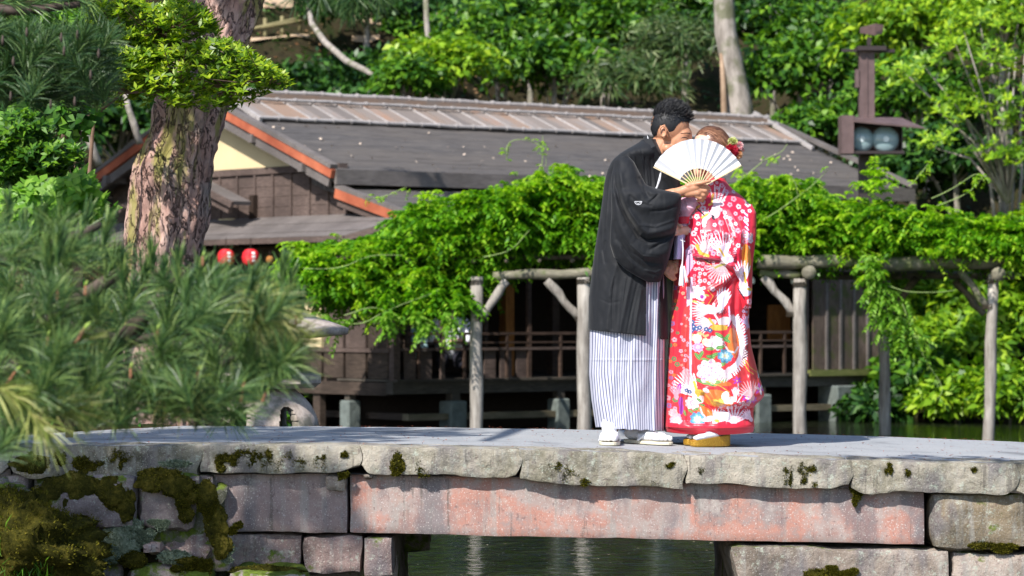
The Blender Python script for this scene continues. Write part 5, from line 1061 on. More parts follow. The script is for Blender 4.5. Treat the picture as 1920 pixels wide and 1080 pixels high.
def cap_(p0, p1, r0, r1, n=10, m=14):
    "tapered capsule as closed mesh"
    p0 = np.array(p0, float); p1 = np.array(p1, float); d = p1 - p0; L = np.linalg.norm(d) + 1e-9; d = d / L
    a = np.cross(d, [0, 0, 1.] if abs(d[2]) < .9 else [1., 0, 0]); a /= np.linalg.norm(a); b_ = np.cross(d, a)
    V = []; 
    for i in range(n + 1):
        ph = -math.pi / 2 + math.pi * i / n; c = p0 if ph < 0 else p1; r = r0 if ph < 0 else r1
        if i == n // 2:
            for (c, r) in ((p0, r0), (p1, r1)): V += [c + r * (a * math.cos(2 * math.pi * j / m) + b_ * math.sin(2 * math.pi * j / m)) for j in range(m)]
            continue
        V += [c + d * r * math.sin(ph) + r * max(math.cos(ph), 1e-3) * (a * math.cos(2 * math.pi * j / m) + b_ * math.sin(2 * math.pi * j / m)) for j in range(m)]
    k = n + 2; F = [(i * m + j, i * m + (j + 1) % m, (i + 1) * m + (j + 1) % m, (i + 1) * m + j) for i in range(k - 1) for j in range(m)] + [tuple(range(m))[::-1], tuple(range((k - 1) * m, k * m))]
    return V, F
def ell_(c, r, rot=None, n=14, m=20):
    V = []
    for i in range(n + 1):
        ph = math.pi * (i + .02) / (n + .04)
        for j in range(m):
            v = Vector((math.sin(ph) * math.cos(2 * math.pi * j / m) * r[0], math.sin(ph) * math.sin(2 * math.pi * j / m) * r[1], -math.cos(ph) * r[2]))
            if rot is not None: v = rot @ v
            V.append(v + Vector(c))
    F = [(i * m + j, i * m + (j + 1) % m, (i + 1) * m + (j + 1) % m, (i + 1) * m + j) for i in range(n) for j in range(m)] + [tuple(range(m))[::-1], tuple(range(n * m, (n + 1) * m))]
    return V, F
def fuse(name, shapes, mat, parent, voxel=.004, smooth=4, origin=Vector((0, 0, 0))):
    m = MB()
    for V, F in shapes: m.add([Vector(v) - origin for v in V], F)
    o = m.build(name, mat, None, True); r = o.modifiers.new('r', 'REMESH'); r.mode = 'VOXEL'; r.voxel_size = voxel; r.use_smooth_shade = True
    s = o.modifiers.new('s', 'SMOOTH'); s.iterations = smooth; s.factor = .5
    dg = bpy.context.evaluated_depsgraph_get(); dg.update(); me = bpy.data.meshes.new_from_object(o.evaluated_get(dg)); o.modifiers.clear(); old = o.data; o.data = me; bpy.data.meshes.remove(old)
    me.polygons.foreach_set('use_smooth', np.ones(len(me.polygons), dtype=bool)); o.parent = parent; return o
def hand_shapes(wrist, palm, side, nrm, fingers, thumb, s=1.0):
    "wrist, palm end centre; side = across the palm; fingers: list of joint lists"
    S = []; wrist = Vector(wrist); palm = Vector(palm); side = Vector(side).normalized()
    for k in (-1.1, -.4, .4, 1.1): S.append(cap_(wrist + side * k * .012 * s, palm + side * k * .019 * s, .016 * s, .0125 * s))
    for J in fingers + [thumb]:
        for i in range(len(J) - 1): S.append(cap_(J[i], J[i + 1], (.0092 - .0009 * i) * s, (.0086 - .0012 * i) * s, 8, 10))
    return S
def cloth(name, rows, mat, parent, origin, folds=(), nx=160, ny=200, p=2.4, back=40, disp=None, cut=None, yoff=None, uvw=None, solid=.004, color=None, wrinkle=.0012):
    "rings from picture rows (py, xL, xR, Yc, ry): a garment with real depth; folds: (polyline px, half width px, height m, skew)"
    rows = sorted(rows); R_ = np.array(rows, float); pys = np.linspace(R_[0, 0], R_[-1, 0], ny)
    def itp(c):
        v = np.interp(pys, R_[:, 0], R_[:, c]); k = max(3, ny // 28) | 1; return np.convolve(np.pad(v, k // 2, 'edge'), np.ones(k) / k, 'valid')
    xl, xr, yc, ry = itp(1), itp(2), itp(3), itp(4)
    sf = -np.cos(np.linspace(0, np.pi, nx)) * .35 + np.linspace(-1, 1, nx) * .65; sb = -np.cos(np.linspace(0, np.pi, back + 2))[1:-1][::-1]
    s = np.concatenate([sf, sb]); fr = np.concatenate([np.ones(nx), -np.ones(back)])
    px = (xl[:, None] + xr[:, None]) / 2 + (xr - xl)[:, None] / 2 * s[None]; py = np.repeat(pys[:, None], nx + back, 1)
    dep = (1 - np.abs(s) ** p).clip(0) ** (1 / p); Y = yc[:, None] - ry[:, None] * dep[None] * fr[None]
    qx, qy = px.copy(), py.copy(); dY = np.zeros_like(px)
    for F_ in folds:
        pl, hw_, h = np.array(F_[0], float), F_[1], F_[2]; sk = F_[3] if len(F_) > 3 else 0
        best = np.full(px.shape, 1e9); sg = np.zeros(px.shape); tt = np.zeros(px.shape)
        for i in range(len(pl) - 1):
            a, b_ = pl[i], pl[i + 1]; d = b_ - a; L2 = (d ** 2).sum(); t = (((px - a[0]) * d[0] + (py - a[1]) * d[1]) / L2).clip(0, 1)
            ex = px - a[0] - t * d[0]; ey = py - a[1] - t * d[1]; dist = np.hypot(ex, ey); m = dist < best; best = np.where(m, dist, best); sg = np.where(m, np.sign(ex * d[1] - ey * d[0]), sg); tt = np.where(m, (i + t) / (len(pl) - 1), tt)
        w = hw_ * (1 + sk * sg); taper = np.sin(np.pi * (tt * .8 + .1)) ** .5
        dY += h * np.exp(-(best / w) ** 2) * taper
    if disp is not None: dY += disp(px, py)
    if wrinkle: dY += wrinkle * fbm(np.stack([px * .05, py * .025, px * 0], -1), 3) * 4
    Y = Y - dY * (fr[None] > 0) * np.clip(dep[None] * 2.2, 0, 1)
    if yoff is not None: py = py + yoff(px, py, (py - pys[0]) / (pys[-1] - pys[0]))
    V = np.stack([(px - CX) * KP, Y, CZ - (py - HOR) * KP], -1) - np.array(origin)
    n = nx + back; i = np.arange(ny * n).reshape(ny, n); F = np.stack([i[:-1], i[1:], np.roll(i, -1, 1)[1:], np.roll(i, -1, 1)[:-1]], -1)
    if cut is not None:
        fx = qx[:-1]; fy = qy[:-1]; keep = ~(cut(fx, fy) & (fr[None] > 0)); F = F[keep]
    F = F.reshape(-1, 4); o = ob(name, V, F, mat, parent, True); me = o.data
    if uvw is not None:
        u, w_ = uvw(qx, qy, s[None] + 0 * qx, fr[None] + 0 * qx); li = F.ravel(); uv = me.uv_layers.new(name='cloth'); uv.data.foreach_set('uv', np.stack([u.ravel()[li], w_.ravel()[li]], -1).astype(np.float32).ravel())
    if color is not None:
        c = color(qx, qy, fr[None] + 0 * qx); at = me.color_attributes.new('print', 'FLOAT_COLOR', 'POINT'); at.data.foreach_set('color', np.concatenate([c.reshape(-1, 3), np.ones((c.size // 3, 1))], 1).astype(np.float32).ravel())
    if solid: m = o.modifiers.new('thickness', 'SOLIDIFY'); m.thickness = solid; m.offset = -1
    return o
# ---------------------------------------------------------------- GROOM
b = NB('black_silk'); v = b.coord('Object'); n = b.noise(v, 260, 2); b.base((.010, .011, .014)); b.rough(.7, .25); b.p.inputs['Sheen Weight'].default_value = .12; b.p.inputs['Sheen Roughness'].default_value = .4; b.bump(n, .0006, .3); mSilk = b.m
b = NB('striped_hakama'); u = b.new('UVMap'); u.uv_map = 'cloth'; sx = b.new('SeparateXYZ'); b.L(u.outputs[0], sx.inputs[0]); fr_ = b.math('FRACT', sx.outputs[0])
st = b.ramp(fr_, [(.0, (.47, .47, .55)), (.5, (.47, .47, .55)), (.58, (.1, .11, .2)), (.82, (.1, .11, .2)), (.9, (.47, .47, .55))]); b.base(st); b.rough(.6, .3); mHak = b.m
mWhite = plain('white_cotton', (.7, .7, .74), .7, .3, .04, 30); mCream = plain('cream_sole', (.6, .55, .42), .6, .3, .1, 30)
GB = g3(1180, 832, 15.9); GR = thing('person', 'man in black haori and striped hakama leaning to the bride and holding up a fan', 'person', GB)
def q(px, py, Y=16.0): return g3(px, py, Y)
S = []
tilt = Matrix.Rotation(R(22), 3, 'Y')
S.append(ell_(q(1256, 236, 15.97), (.094, .074, .098), tilt, 22, 30)); S.append(ell_(q(1272, 262, 15.97), (.064, .062, .082), tilt, 18, 24))
S.append(ell_(q(1281, 252, 15.965), (.042, .055, .03), tilt)); S.append(cap_(q(1274, 300, 15.97), q(1284, 306, 15.97), .036, .028)); S.append(cap_(q(1250, 280, 15.93), q(1278, 302, 15.955), .026, .026)); S.append(cap_(q(1250, 280, 16.01), q(1278, 302, 15.985), .026, .026))
S.append(ell_(q(1276, 275, 15.93), (.032, .028, .028), tilt)); S.append(ell_(q(1276, 275, 16.01), (.032, .028, .028), tilt))
S.append(cap_(q(1291, 262, 15.965), q(1300, 281, 15.965), .008, .013)); S.append(ell_(q(1296, 284, 15.965), (.013, .018, .01)))
S.append(cap_(q(1284, 253, 15.932), q(1292, 254, 15.95), .011, .011)); S.append(cap_(q(1285, 264, 15.935), q(1289, 264, 15.94), .012, .011))
# ear
ec = q(1241, 249, 15.893); pts_ = []
for k in range(13):
    a2 = R(-60 + 290 * k / 12); pts_.append(ec + Vector((math.cos(a2 + .25) * .0155, -.008 * math.sin(R(180) * k / 12) - .003, math.sin(a2 + .25) * .027)))
for k in range(12): S.append(cap_(pts_[k], pts_[k + 1], .0052, .0052, 6, 8))
S.append(ell_(ec + Vector((0, .012, 0)), (.015, .012, .024))); S.append(cap_(ec + Vector((.004, -.002, -.022)), ec + Vector((.006, 0, -.03)), .007, .006))
S.append(cap_(q(1226, 300, 15.99), q(1248, 262, 15.98), .064, .056)); S.append(cap_(q(1212, 335, 16.04), q(1228, 296, 16.0), .06, .06))
S.append(ell_(q(1195, 338, 16.03), (.1, .1, .08))); S.append(ell_(q(1190, 400, 16.0), (.11, .13, .2))); S.append(ell_(q(1180, 500, 16.0), (.12, .14, .18)))
for s_, fx, fY in ((-1, 1146, 15.95), (1, 1190, 16.05)):
    S.append(cap_(q(1180, 520, 16 + .07 * s_), q(fx + 12, 670, fY + .02), .08, .052)); S.append(cap_(q(fx + 12, 670, fY + .02), q(fx, 800, fY), .055, .038))
S.append(cap_(q(1174, 322, 15.9), q(1192, 385, 15.84), .045, .04)); S.append(cap_(q(1192, 385, 15.84), q(1260, 366, 15.8), .038, .028)); S.append(cap_(q(1260, 366, 15.8), q(1280, 360, 15.8), .026, .024))
HY = 15.795   # hand holding the fan
S.append(cap_(q(1278, 360, 15.8), q(1301, 354, HY), .025, .022)); S.append(cap_(q(1284, 366, 15.8), q(1304, 364, HY), .02, .02)); S.append(cap_(q(1286, 352, 15.79), q(1306, 347, HY), .017, .016)); S.append(ell_(q(1300, 360, HY + .008), (.03, .022, .03)))
for J in ([(1300, 348, HY - .018), (1312, 346, HY - .026), (1325, 343, HY - .022)],               # thumb along the fan edge
          [(1307, 352, HY - .004), (1319, 352, HY - .004), (1325, 356, HY + .004), (1318, 360, HY + .012)],
          [(1307, 359, HY - .004), (1318, 361, HY - .006), (1322, 366, HY + .006), (1314, 368, HY + .014)],
          [(1305, 366, HY - .002), (1314, 369, HY - .002), (1317, 373, HY + .008), (1309, 374, HY + .016)],
          [(1301, 371, HY), (1309, 375, HY + .002), (1311, 378, HY + .01), (1304, 379, HY + .016)]):
    for i in range(len(J) - 1): S.append(cap_(q(*J[i]), q(*J[i + 1]), .0105 - .0008 * i, .0098 - .001 * i, 8, 10))
# far arm down to the clasped hand
S.append(cap_(q(1225, 340, 16.13), q(1240, 420, 16.12), .048, .04)); S.append(cap_(q(1240, 420, 16.12), q(1254, 485, 15.93), .038, .026)); S.append(cap_(q(1254, 485, 15.93), q(1254, 502, 15.9), .025, .026)); S.append(ell_(q(1255, 506, 15.89), (.024, .022, .03)))
for J in ([(1248, 504, 15.872), (1245, 512, 15.862), (1250, 518, 15.858)], [(1253, 508, 15.87), (1249, 517, 15.858), (1255, 522, 15.855)], [(1258, 510, 15.872), (1255, 520, 15.86), (1260, 525, 15.857)], [(1262, 510, 15.875), (1260, 519, 15.865), (1264, 523, 15.862)], [(1262, 496, 15.885), (1267, 503, 15.875), (1266, 511, 15.87)]):
    for i in range(len(J) - 1): S.append(cap_(q(*J[i]), q(*J[i + 1]), .0098, .009, 8, 10))
GM = fuse('body', S, mSkinM, GR, .0036, 3, GB)
def bvh(o, org):
    me = o.data; return BVHTree.FromPolygons([v.co + org for v in me.vertices], [tuple(p.vertices) for p in me.polygons])
tG = bvh(GM, GB)
def onto(tree_, px, py, off=.001, Y0=15.0):
    p = g3(px, py, Y0); h = tree_.ray_cast(p, Vector((0, 1, 0)))[0]; return (h if h else g3(px, py, 15.93)) - Vector((0, off, 0))
m = MB()
m.tube([onto(tG, x, y, .0008) - GB for x, y in ((1275, 261), (1278, 259.5), (1282, 259), (1286, 260), (1289.5, 262))], [.0006, .0016, .0021, .0017, .0006], 6); m.build('eyelashes', mHairB, GR)
m = MB()
for k in range(16):
    x = 1274 + k * 1.15; y = 251.5 - .08 * (k) + .012 * (k - 6) ** 2; a = onto(tG, x, y + .8, .0005) - GB; b_ = onto(tG, x + 3, y - .4, .0018) - GB; m.tube([a, b_], [.0011, .0004], 4)
m.build('eyebrow', mHairB, GR)['kind'] = 'stuff'
m = MB(); m.tube([onto(tG, x, y, .0005) - GB for x, y in ((1284, 290), (1289, 291.5), (1294, 291))], [.001, .002, .001], 6); m.build('mouth', plain('lips', (.4, .12, .08), .5), GR)
# hair: short strands over a scalp shell
HP = [(1216, 262), (1219, 240), (1226, 215), (1240, 198), (1262, 188), (1285, 194), (1300, 205), (1306, 222), (1296, 232), (1276, 230), (1268, 238), (1260, 252), (1256, 258), (1250, 246), (1244, 234), (1235, 238), (1231, 250), (1231, 264)]
def inpoly(px, py, poly):
    c = np.zeros(px.shape, bool); j = len(poly) - 1
    for i in range(len(poly)):
        (xi, yi), (xj, yj) = poly[i], poly[j]; c ^= ((yi > py) != (yj > py)) & (px < (xj - xi) * (py - yi) / (yj - yi + 1e-9) + xi); j = i
    return c
def strands(name, center, rad, rot, poly, dirf, K, L, w, mat, parent, org, seed, shell=1.02, jit=.25):
    g = np.random.default_rng(seed); v = unit(g.normal(0, 1, (K * 3, 3))); Rm = np.array(rot); pos = (v * np.array(rad) * shell) @ Rm.T + np.array(center)
    px = pos[:, 0] / KP + CX; py = HOR - (pos[:, 2] - CZ) / KP; k = inpoly(px, py, poly) | ((py < 232) & (px < 1290) & inpoly(px, py + 8, poly)); pos = pos[k][:K]; nrm = unit((v[k][:K] / np.array(rad)) @ Rm.T)
    px = px[k][:K]; py = py[k][:K]
    d, Ls = dirf(px, py, nrm, g); d = unit(d + g.normal(0, jit, d.shape)); Ls = Ls * g.uniform(.7, 1.2, len(d)); s = unit(np.cross(d, nrm + g.normal(0, .5, nrm.shape))) * w
    base = pos - nrm * .004; mid = base + d * Ls[:, None] * .5 + nrm * Ls[:, None] * .12; tip = base + d * Ls[:, None]
    V = np.stack([base - s, base + s, mid + s * .8, tip, mid - s * .8], 1).reshape(-1, 3) - np.array(org); i = np.arange(len(pos))[:, None] * 5
    me_V = V; F = np.concatenate([np.concatenate([i + [0, 1, 2, 4]], 0), i + [4, 2, 3, 3]]); F1 = [tuple(f) for f in (i + [0, 1, 2, 4])] + [tuple(f) for f in (i + [4, 2, 3])]
    o = ob(name, [tuple(x) for x in me_V], F1, mat, parent); o['kind'] = 'stuff'; return o
def gdir(px, py, nrm, g):
    top = np.clip((232 - py) / 22, 0, 1)[:, None]; fwd = np.array([.75, 0, .45]); side = np.array([-.15, 0, -.9]); d = top * (np.array([.55, 0, .75]) + nrm * .35) + (1 - top) * (side + nrm * .06)
    return d, .008 + .03 * top[:, 0]
hs = fuse('hair_cap', [ell_(q(1255, 233, 15.97), (.0965, .0765, .1), tilt, 26, 36)], mHairB, GR, .004, 1, GB)
me = hs.data; co = np.zeros(len(me.vertices) * 3); me.vertices.foreach_get('co', co); co = co.reshape(-1, 3) + np.array(GB); px_ = co[:, 0] / KP + CX; py_ = HOR - (co[:, 2] - CZ) / KP; ok = inpoly(px_, py_, HP) | (py_ < 215) & (px_ < 1290)
import bmesh
bm = bmesh.new(); bm.from_mesh(me); bm.verts.ensure_lookup_table(); bmesh.ops.delete(bm, geom=[bm.verts[i] for i in np.nonzero(~ok)[0]], context='VERTS'); bm.to_mesh(me); bm.free()
strands('hair', q(1255, 233, 15.97), (.096, .076, .1), tilt, HP, gdir, 6000, 1, .0009, mHairB, GR, GB, 5, 1.01, .13)
def gdir2(px, py, nrm, g):
    return np.array([.75, 0, .55]) + nrm * .5 + 0 * nrm, np.full(len(px), .036)
strands('hair_spikes', q(1257, 230, 15.97), (.094, .074, .098), tilt, [(1226, 222), (1236, 200), (1262, 188), (1290, 196), (1302, 212), (1300, 228), (1285, 226), (1262, 212)], gdir2, 900, 1, .0013, mHairB, GR, GB, 15, 1.0, .2)
# garments
mK = .0
HAO = [(262, 1206, 1231, 16.0, .07), (272, 1190, 1236, 16.0, .11), (285, 1166, 1241, 16.0, .15), (300, 1148, 1250, 16.02, .15), (320, 1139, 1268, 16.03, .145), (345, 1133, 1277, 16.03, .15), (365, 1131, 1277, 16.02, .16), (400, 1126, 1270, 16.0, .175), (450, 1118, 1259, 16.0, .175), (500, 1111, 1250, 16.0, .18), (525, 1108, 1250, 16.0, .185), (560, 1104, 1252, 16.0, .19), (618, 1103, 1253, 16.0, .2)]
Fh = [([(1124, 400), (1122, 450), (1119, 520)], 2, .005), ([(1170, 520), (1163, 570), (1160, 618)], 2, .004), ([(1192, 530), (1180, 580), (1172, 620)], 2, -.004), ([(1150, 520), (1146, 560), (1146, 612)], 2, -.004), ([(1142, 330), (1137, 380), (1133, 430)], 2.5, .007), ([(1203, 290), (1212, 335), (1216, 380)], 1.5, .004), ([(1190, 300), (1200, 345), (1208, 376)], 1.6, -.004), ([(1222, 310), (1226, 350), (1224, 382)], 1.5, .004), ([(1125, 560), (1140, 566), (1160, 562)], 2, -.002), ([(1187, 283), (1200, 330), (1212, 385)], 3, -.007), ([(1195, 282), (1207, 330), (1214, 380)], 2.5, .006), ([(1178, 292), (1195, 335), (1203, 372)], 3, -.006), ([(1207, 300), (1208, 350), (1206, 385)], 2, -.006), ([(1172, 300), (1188, 340), (1200, 362)], 3, .006), ([(1218, 300), (1220, 345), (1218, 380)], 1.6, -.004),
      ([(1152, 500), (1140, 545), (1135, 612)], 5, .01), ([(1163, 505), (1158, 560), (1155, 615)], 6, -.007), ([(1185, 500), (1172, 560), (1160, 615)], 4, .008), ([(1200, 540), (1190, 590), (1186, 622)], 3, .006), ([(1127, 440), (1118, 480), (1116, 540), (1112, 600)], 4, -.008), ([(1133, 455), (1130, 470), (1133, 492)], 3, -.012), ([(1125, 380), (1128, 430), (1126, 470)], 3, -.008), ([(1140, 560), (1128, 600)], 4, -.006), ([(1110, 560), (1112, 600)], 3, .006)]
ha = cloth('haori', HAO, mSilk, GR, GB, Fh, 190, 230, 2.3, 60, cut=lambda x, y: (((x > 1208) & (x < 1235) & (y > 520)) | (y > 618.5)), yoff=lambda x, y, w: np.where(w > .6, (w - .6) / .4, 0) * (np.clip((x - 1103) / 104, 0, 1) * 11 + np.clip((x - 1234) / 4, 0, 1) * 7 - 0), solid=.004)
SL = [(296, 1158, 1176, 15.84, .03), (306, 1150, 1186, 15.83, .055), (330, 1145, 1198, 15.815, .08), (350, 1143, 1208, 15.8, .085), (359, 1143, 1235, 15.79, .085), (364, 1143, 1268, 15.765, .08), (370, 1143, 1273, 15.76, .08), (400, 1144, 1271, 15.765, .08), (430, 1142, 1264, 15.77, .08), (460, 1141, 1257, 15.78, .075), (485, 1149, 1251, 15.79, .07), (505, 1168, 1245, 15.8, .06), (520, 1193, 1239, 15.805, .045), (527, 1206, 1236, 15.81, .03), (530, 1214, 1232, 15.81, .015)]
Fs = [([(1175, 400), (1195, 425), (1225, 428), (1258, 416)], 2.5, .005), ([(1160, 380), (1172, 410), (1188, 432)], 2, -.005), ([(1165, 450), (1182, 476), (1210, 494), (1235, 496)], 2.5, -.005), ([(1178, 462), (1200, 482), (1230, 486)], 2, .005), ([(1215, 400), (1240, 398), (1264, 390)], 2.5, -.004), ([(1205, 508), (1225, 512), (1240, 506)], 2, .004), ([(1151, 308), (1152, 350), (1160, 385), (1175, 415), (1195, 446), (1210, 453), (1235, 449), (1262, 440)], 5, -.032), ([(1158, 330), (1160, 360), (1170, 395), (1190, 425), (1210, 440), (1240, 436), (1262, 428)], 8, .02), ([(1150, 395), (1160, 430), (1180, 462), (1205, 480), (1235, 478), (1250, 470)], 9, .018),
      ([(1148, 420), (1155, 450), (1175, 482), (1205, 505)], 5, -.012), ([(1215, 470), (1235, 458), (1252, 447)], 3, -.008), ([(1212, 384), (1222, 376), (1228, 369)], 2, -.006), ([(1197, 340), (1206, 365), (1210, 372)], 5, -.02), ([(1165, 345), (1178, 375), (1200, 392), (1240, 388), (1268, 378)], 10, .012), ([(1155, 445), (1162, 470), (1185, 500)], 4, .008), ([(1262, 445), (1256, 470), (1245, 505)], 3, -.01), ([(1178, 372), (1192, 385), (1215, 390)], 3, -.006)]
cloth('haori_sleeve', SL, mSilk, GR, GB, Fs, 190, 220, 2.2, 40, solid=.003)
# inside of the cuff and far sleeve
cloth('far_sleeve', [(345, 1240, 1282, 16.08, .07), (400, 1240, 1276, 16.06, .07), (440, 1240, 1270, 15.98, .06), (480, 1240, 1268, 15.93, .05), (489, 1243, 1266, 15.92, .04)], mSilk, GR, GB, [], 50, 60, 2.2, 20)
# collar bands
m = MB()
for (L_, Y0_) in (([(1210, 257), (1222, 280), (1232, 302), (1245, 335), (1262, 360)], .0),):
    pts = [Vector(onto(bvh(ha, GB), x, y, .004)) if y > 268 else q(x, y, 15.93) for x, y in L_]
    for i in range(len(pts) - 1): m.bar(pts[i] - GB, pts[i + 1] - GB, .03, .008, (0, 1, 0))
m.build('collar', mSilk, GR)
m = MB(); m.tube([q(1213, 256, 15.93) - GB, q(1214, 262, 15.915) - GB, q(1219, 272, 15.9) - GB], .005, 6); m.tube([q(1213, 256, 15.93) - GB, q(1211, 257, 16.03) - GB], .005, 6); m.build('white_under_collar', mWhite, GR)
m = MB(); m.tube([q(x, y, 15.8) - GB for x, y in ((1236, 325), (1233, 340), (1229, 352), (1222, 366))], [.0035, .006, .004, .005], 7); m.build('haori_cord', mWhite, GR)
# white crest on the sleeve
tS = bvh(bpy.data.objects['haori_sleeve'], GB); cr = []
for k in range(13):
    a2 = math.pi * k / 12; cr.append(onto(tS, 1192 + 6.5 * math.cos(a2), 382 + 6 * math.sin(a2), .001) - GB)
m = MB(); m.tube(cr + [cr[0]], .0017, 5); m.tube([onto(tS, 1188, 384, .001) - GB, onto(tS, 1192, 386, .001) - GB, onto(tS, 1197, 383, .001) - GB], .0013, 5); m.build('crest', mWhite, GR)
HK = [(500, 1130, 1246, 16.0, .165), (560, 1112, 1248, 16.0, .17), (620, 1106, 1248, 16.0, .175), (700, 1104, 1246, 16.0, .185), (750, 1109, 1245.5, 16.0, .19), (800, 1117, 1245, 16.0, .195)]
def pleat(px, py):
    d = 0
    for (x0, x1, h, w) in ((1158, 1131, .016, 3), (1185, 1166, .018, 3), (1226, 1222, .022, 2.2), (1137, 1123, .007, 3), (1240, 1238, .01, 2), (1206, 1200, .004, 3)):
        xx = x0 + (x1 - x0) * (py - 620) / 180; t = px - xx; d = d + h * (1 / (1 + np.exp(-t / w * 2)) - .5) * np.exp(-np.abs(t) / 22) * 1.6
    return d + .003 * np.exp(-((py - 674) / 2) ** 2) + .004 * np.sin(px * .22 + py * .012) * np.clip((py - 640) / 120, 0, 1)
cloth('hakama', HK, mHak, GR, GB, [([(1120, 680), (1135, 730), (1148, 760)], 9, -.01), ([(1235, 540), (1234, 640), (1232, 800)], 2, -.01), ([(1216, 540), (1214, 620)], 2, .006)], 220, 200, 2.5, 70, disp=pleat, yoff=lambda x, y, w: np.where(w > .8, (w - .8) * 5, 0) * ((x - 1117) / 128 * 6 + .8 * np.sin(x * .3)),
      uvw=lambda x, y, s, f: ((s * 14 * np.where(f > 0, 1, -1) + 20 + .55 * (y - 700) / 100 * np.sign(s - .2) * 0) + .25 * np.sin(y * .02 + s * 9), y / 100), solid=.003)
def foot(name, heel, toe, w, h, mat, parent, org, ank):
    heel = Vector(heel); toe = Vector(toe); d = (toe - heel); s = Vector((-d.y, d.x, 0)).normalized(); L = d.length; d.normalize(); S = []
    S.append(cap_(heel + Vector((0, 0, h * .45)) + d * .02, heel + d * L * .55 + Vector((0, 0, h * .45)), h * .45, h * .42)); S.append(cap_(heel + d * L * .4 + s * w * .2 + Vector((0, 0, h * .32)), heel + d * L * .78 + s * w * .22 + Vector((0, 0, h * .3)), h * .34, h * .3)); S.append(cap_(heel + d * L * .4 - s * w * .25 + Vector((0, 0, h * .3)), heel + d * L * .76 - s * w * .25 + Vector((0, 0, h * .26)), h * .32, h * .26))
    S.append(cap_(heel + d * L * .75 + s * w * .26 + Vector((0, 0, h * .26)), heel + d * L * .97 + s * w * .2 + Vector((0, 0, h * .22)), h * .24, h * .2))
    for k in (-.05, -.22, -.38): S.append(cap_(heel + d * L * .75 + s * w * k + Vector((0, 0, h * .24)), heel + d * L * (.95 + k * .25) + s * w * k + Vector((0, 0, h * .2)), h * .2, h * .17))
    S.append(cap_(heel + d * .035 + Vector((0, 0, h * .6)), Vector(ank), h * .5, h * .52)); return fuse(name, S, mat, parent, .004, 2, org)
def sole(name, heel, toe, w, t, mat, parent, org, wedge=0):
    heel = Vector(heel); toe = Vector(toe); d = (toe - heel); L = d.length; d.normalize(); s = Vector((-d.y, d.x, 0)).normalized(); N = 28; m = MB()
    for (z, q_) in ((0, .97), (t * .2, 1), (t * .85, 1), (t, .96)):
        for j in range(N):
            a2 = 2 * math.pi * j / N; u = math.cos(a2); v_ = math.sin(a2); x = L / 2 * (1 + np.sign(u) * abs(u) ** .8); m.V.append(tuple(heel + d * (x if q_ == 1 else L / 2 + (x - L / 2) * q_) + s * (w / 2 * q_ * np.sign(v_) * abs(v_) ** .75 * (.88 + .12 * u)) + Vector((0, 0, z + (wedge * (1 - x / L) if z > t * .5 else 0))) - Vector(org)))
    m.F = [(i * N + j, i * N + (j + 1) % N, (i + 1) * N + (j + 1) % N, (i + 1) * N + j) for i in range(3) for j in range(N)] + [tuple(range(N))[::-1], tuple(range(3 * N, 4 * N))]
    return m.build(name, mat, parent, False)
def gz_(p): return Vector((p.x, p.y, float(deck_z(p.x, p.y)) + .001))
f1h, f1t = gz_(g3(1141, 820, 15.86)), gz_(g3(1139, 830, 15.6)); sole('sandal_sole', f1h + (f1h - f1t).normalized() * .01, f1t - (f1h - f1t).normalized() * .012, .115, .016, mCream, GR, GB); foot('tabi_sock', f1h + Vector((0, 0, .017)), f1t + Vector((0, 0, .017)), .1, .075, mWhite, GR, GB, g3(1141, 792, 15.88))
f2h, f2t = gz_(g3(1176, 826, 15.98)), gz_(g3(1250, 829, 15.78)); sole('sandal_sole', f2h - Vector((.012, 0, 0)), f2t + Vector((.012, -.003, 0)), .1, .016, mCream, GR, GB); foot('tabi_sock', f2h + Vector((0, 0, .017)), f2t + Vector((0, 0, .017)), .09, .068, mWhite, GR, GB, g3(1183, 795, 15.99))
for (hh, tt_) in ((f1h, f1t), (f2h, f2t)):
    d = tt_ - hh; s = Vector((-d.y, d.x, 0)).normalized(); k_ = hh + d * .8 + Vector((0, 0, .05)); m = MB()
    for sg in (-1, 1): m.tube([hh + d * .42 + s * sg * .05 + Vector((0, 0, .018)) - GB, hh + d * .6 + s * sg * .036 + Vector((0, 0, .055)) - GB, k_ - GB], .006, 7)
    m.build('sandal_strap', mWhite, GR)
# ---------------------------------------------------------------- FAN (held, a thing of its own)
FYY = 15.82; pv = g3(1304.5, 357, FYY); FA = thing('folding_fan', 'white paper folding fan with pale bamboo ribs held up between the two faces', 'fan', pv, R(9))
mPaper = plain('fan_paper', (.68, .68, .72), .8, .15, .015, 40); mRib = plain('bamboo_rib', (.72, .58, .36), .5, .4, .1, 30, stretch=(1, 1, 1))
b = MATS['fan_paper'] if 'fan_paper' in MATS else None
A0_, A1_, NPl = 153.4, 29.6, 26; ri, ro = 38 * KP, 93 * KP; VV_ = []
for i in range(NPl + 1):
    a2 = R(A0_ + (A1_ - A0_) * i / NPl); amp = .0042 * (1 if i % 2 else -1)
    for j in range(5):
        r_ = ri + (ro - ri) * j / 4; VV_.append((r_ * math.cos(a2), amp * (.4 + .8 * j / 4) - .0001 * i, r_ * math.sin(a2)))
Ff = [(i * 5 + j, i * 5 + j + 1, i * 5 + 6 + j, i * 5 + 5 + j) for i in range(NPl) for j in range(4)]
pl_ = ob('paper_leaf', VV_, Ff, mPaper, FA); mm = pl_.modifiers.new('t', 'SOLIDIFY'); mm.thickness = .0008
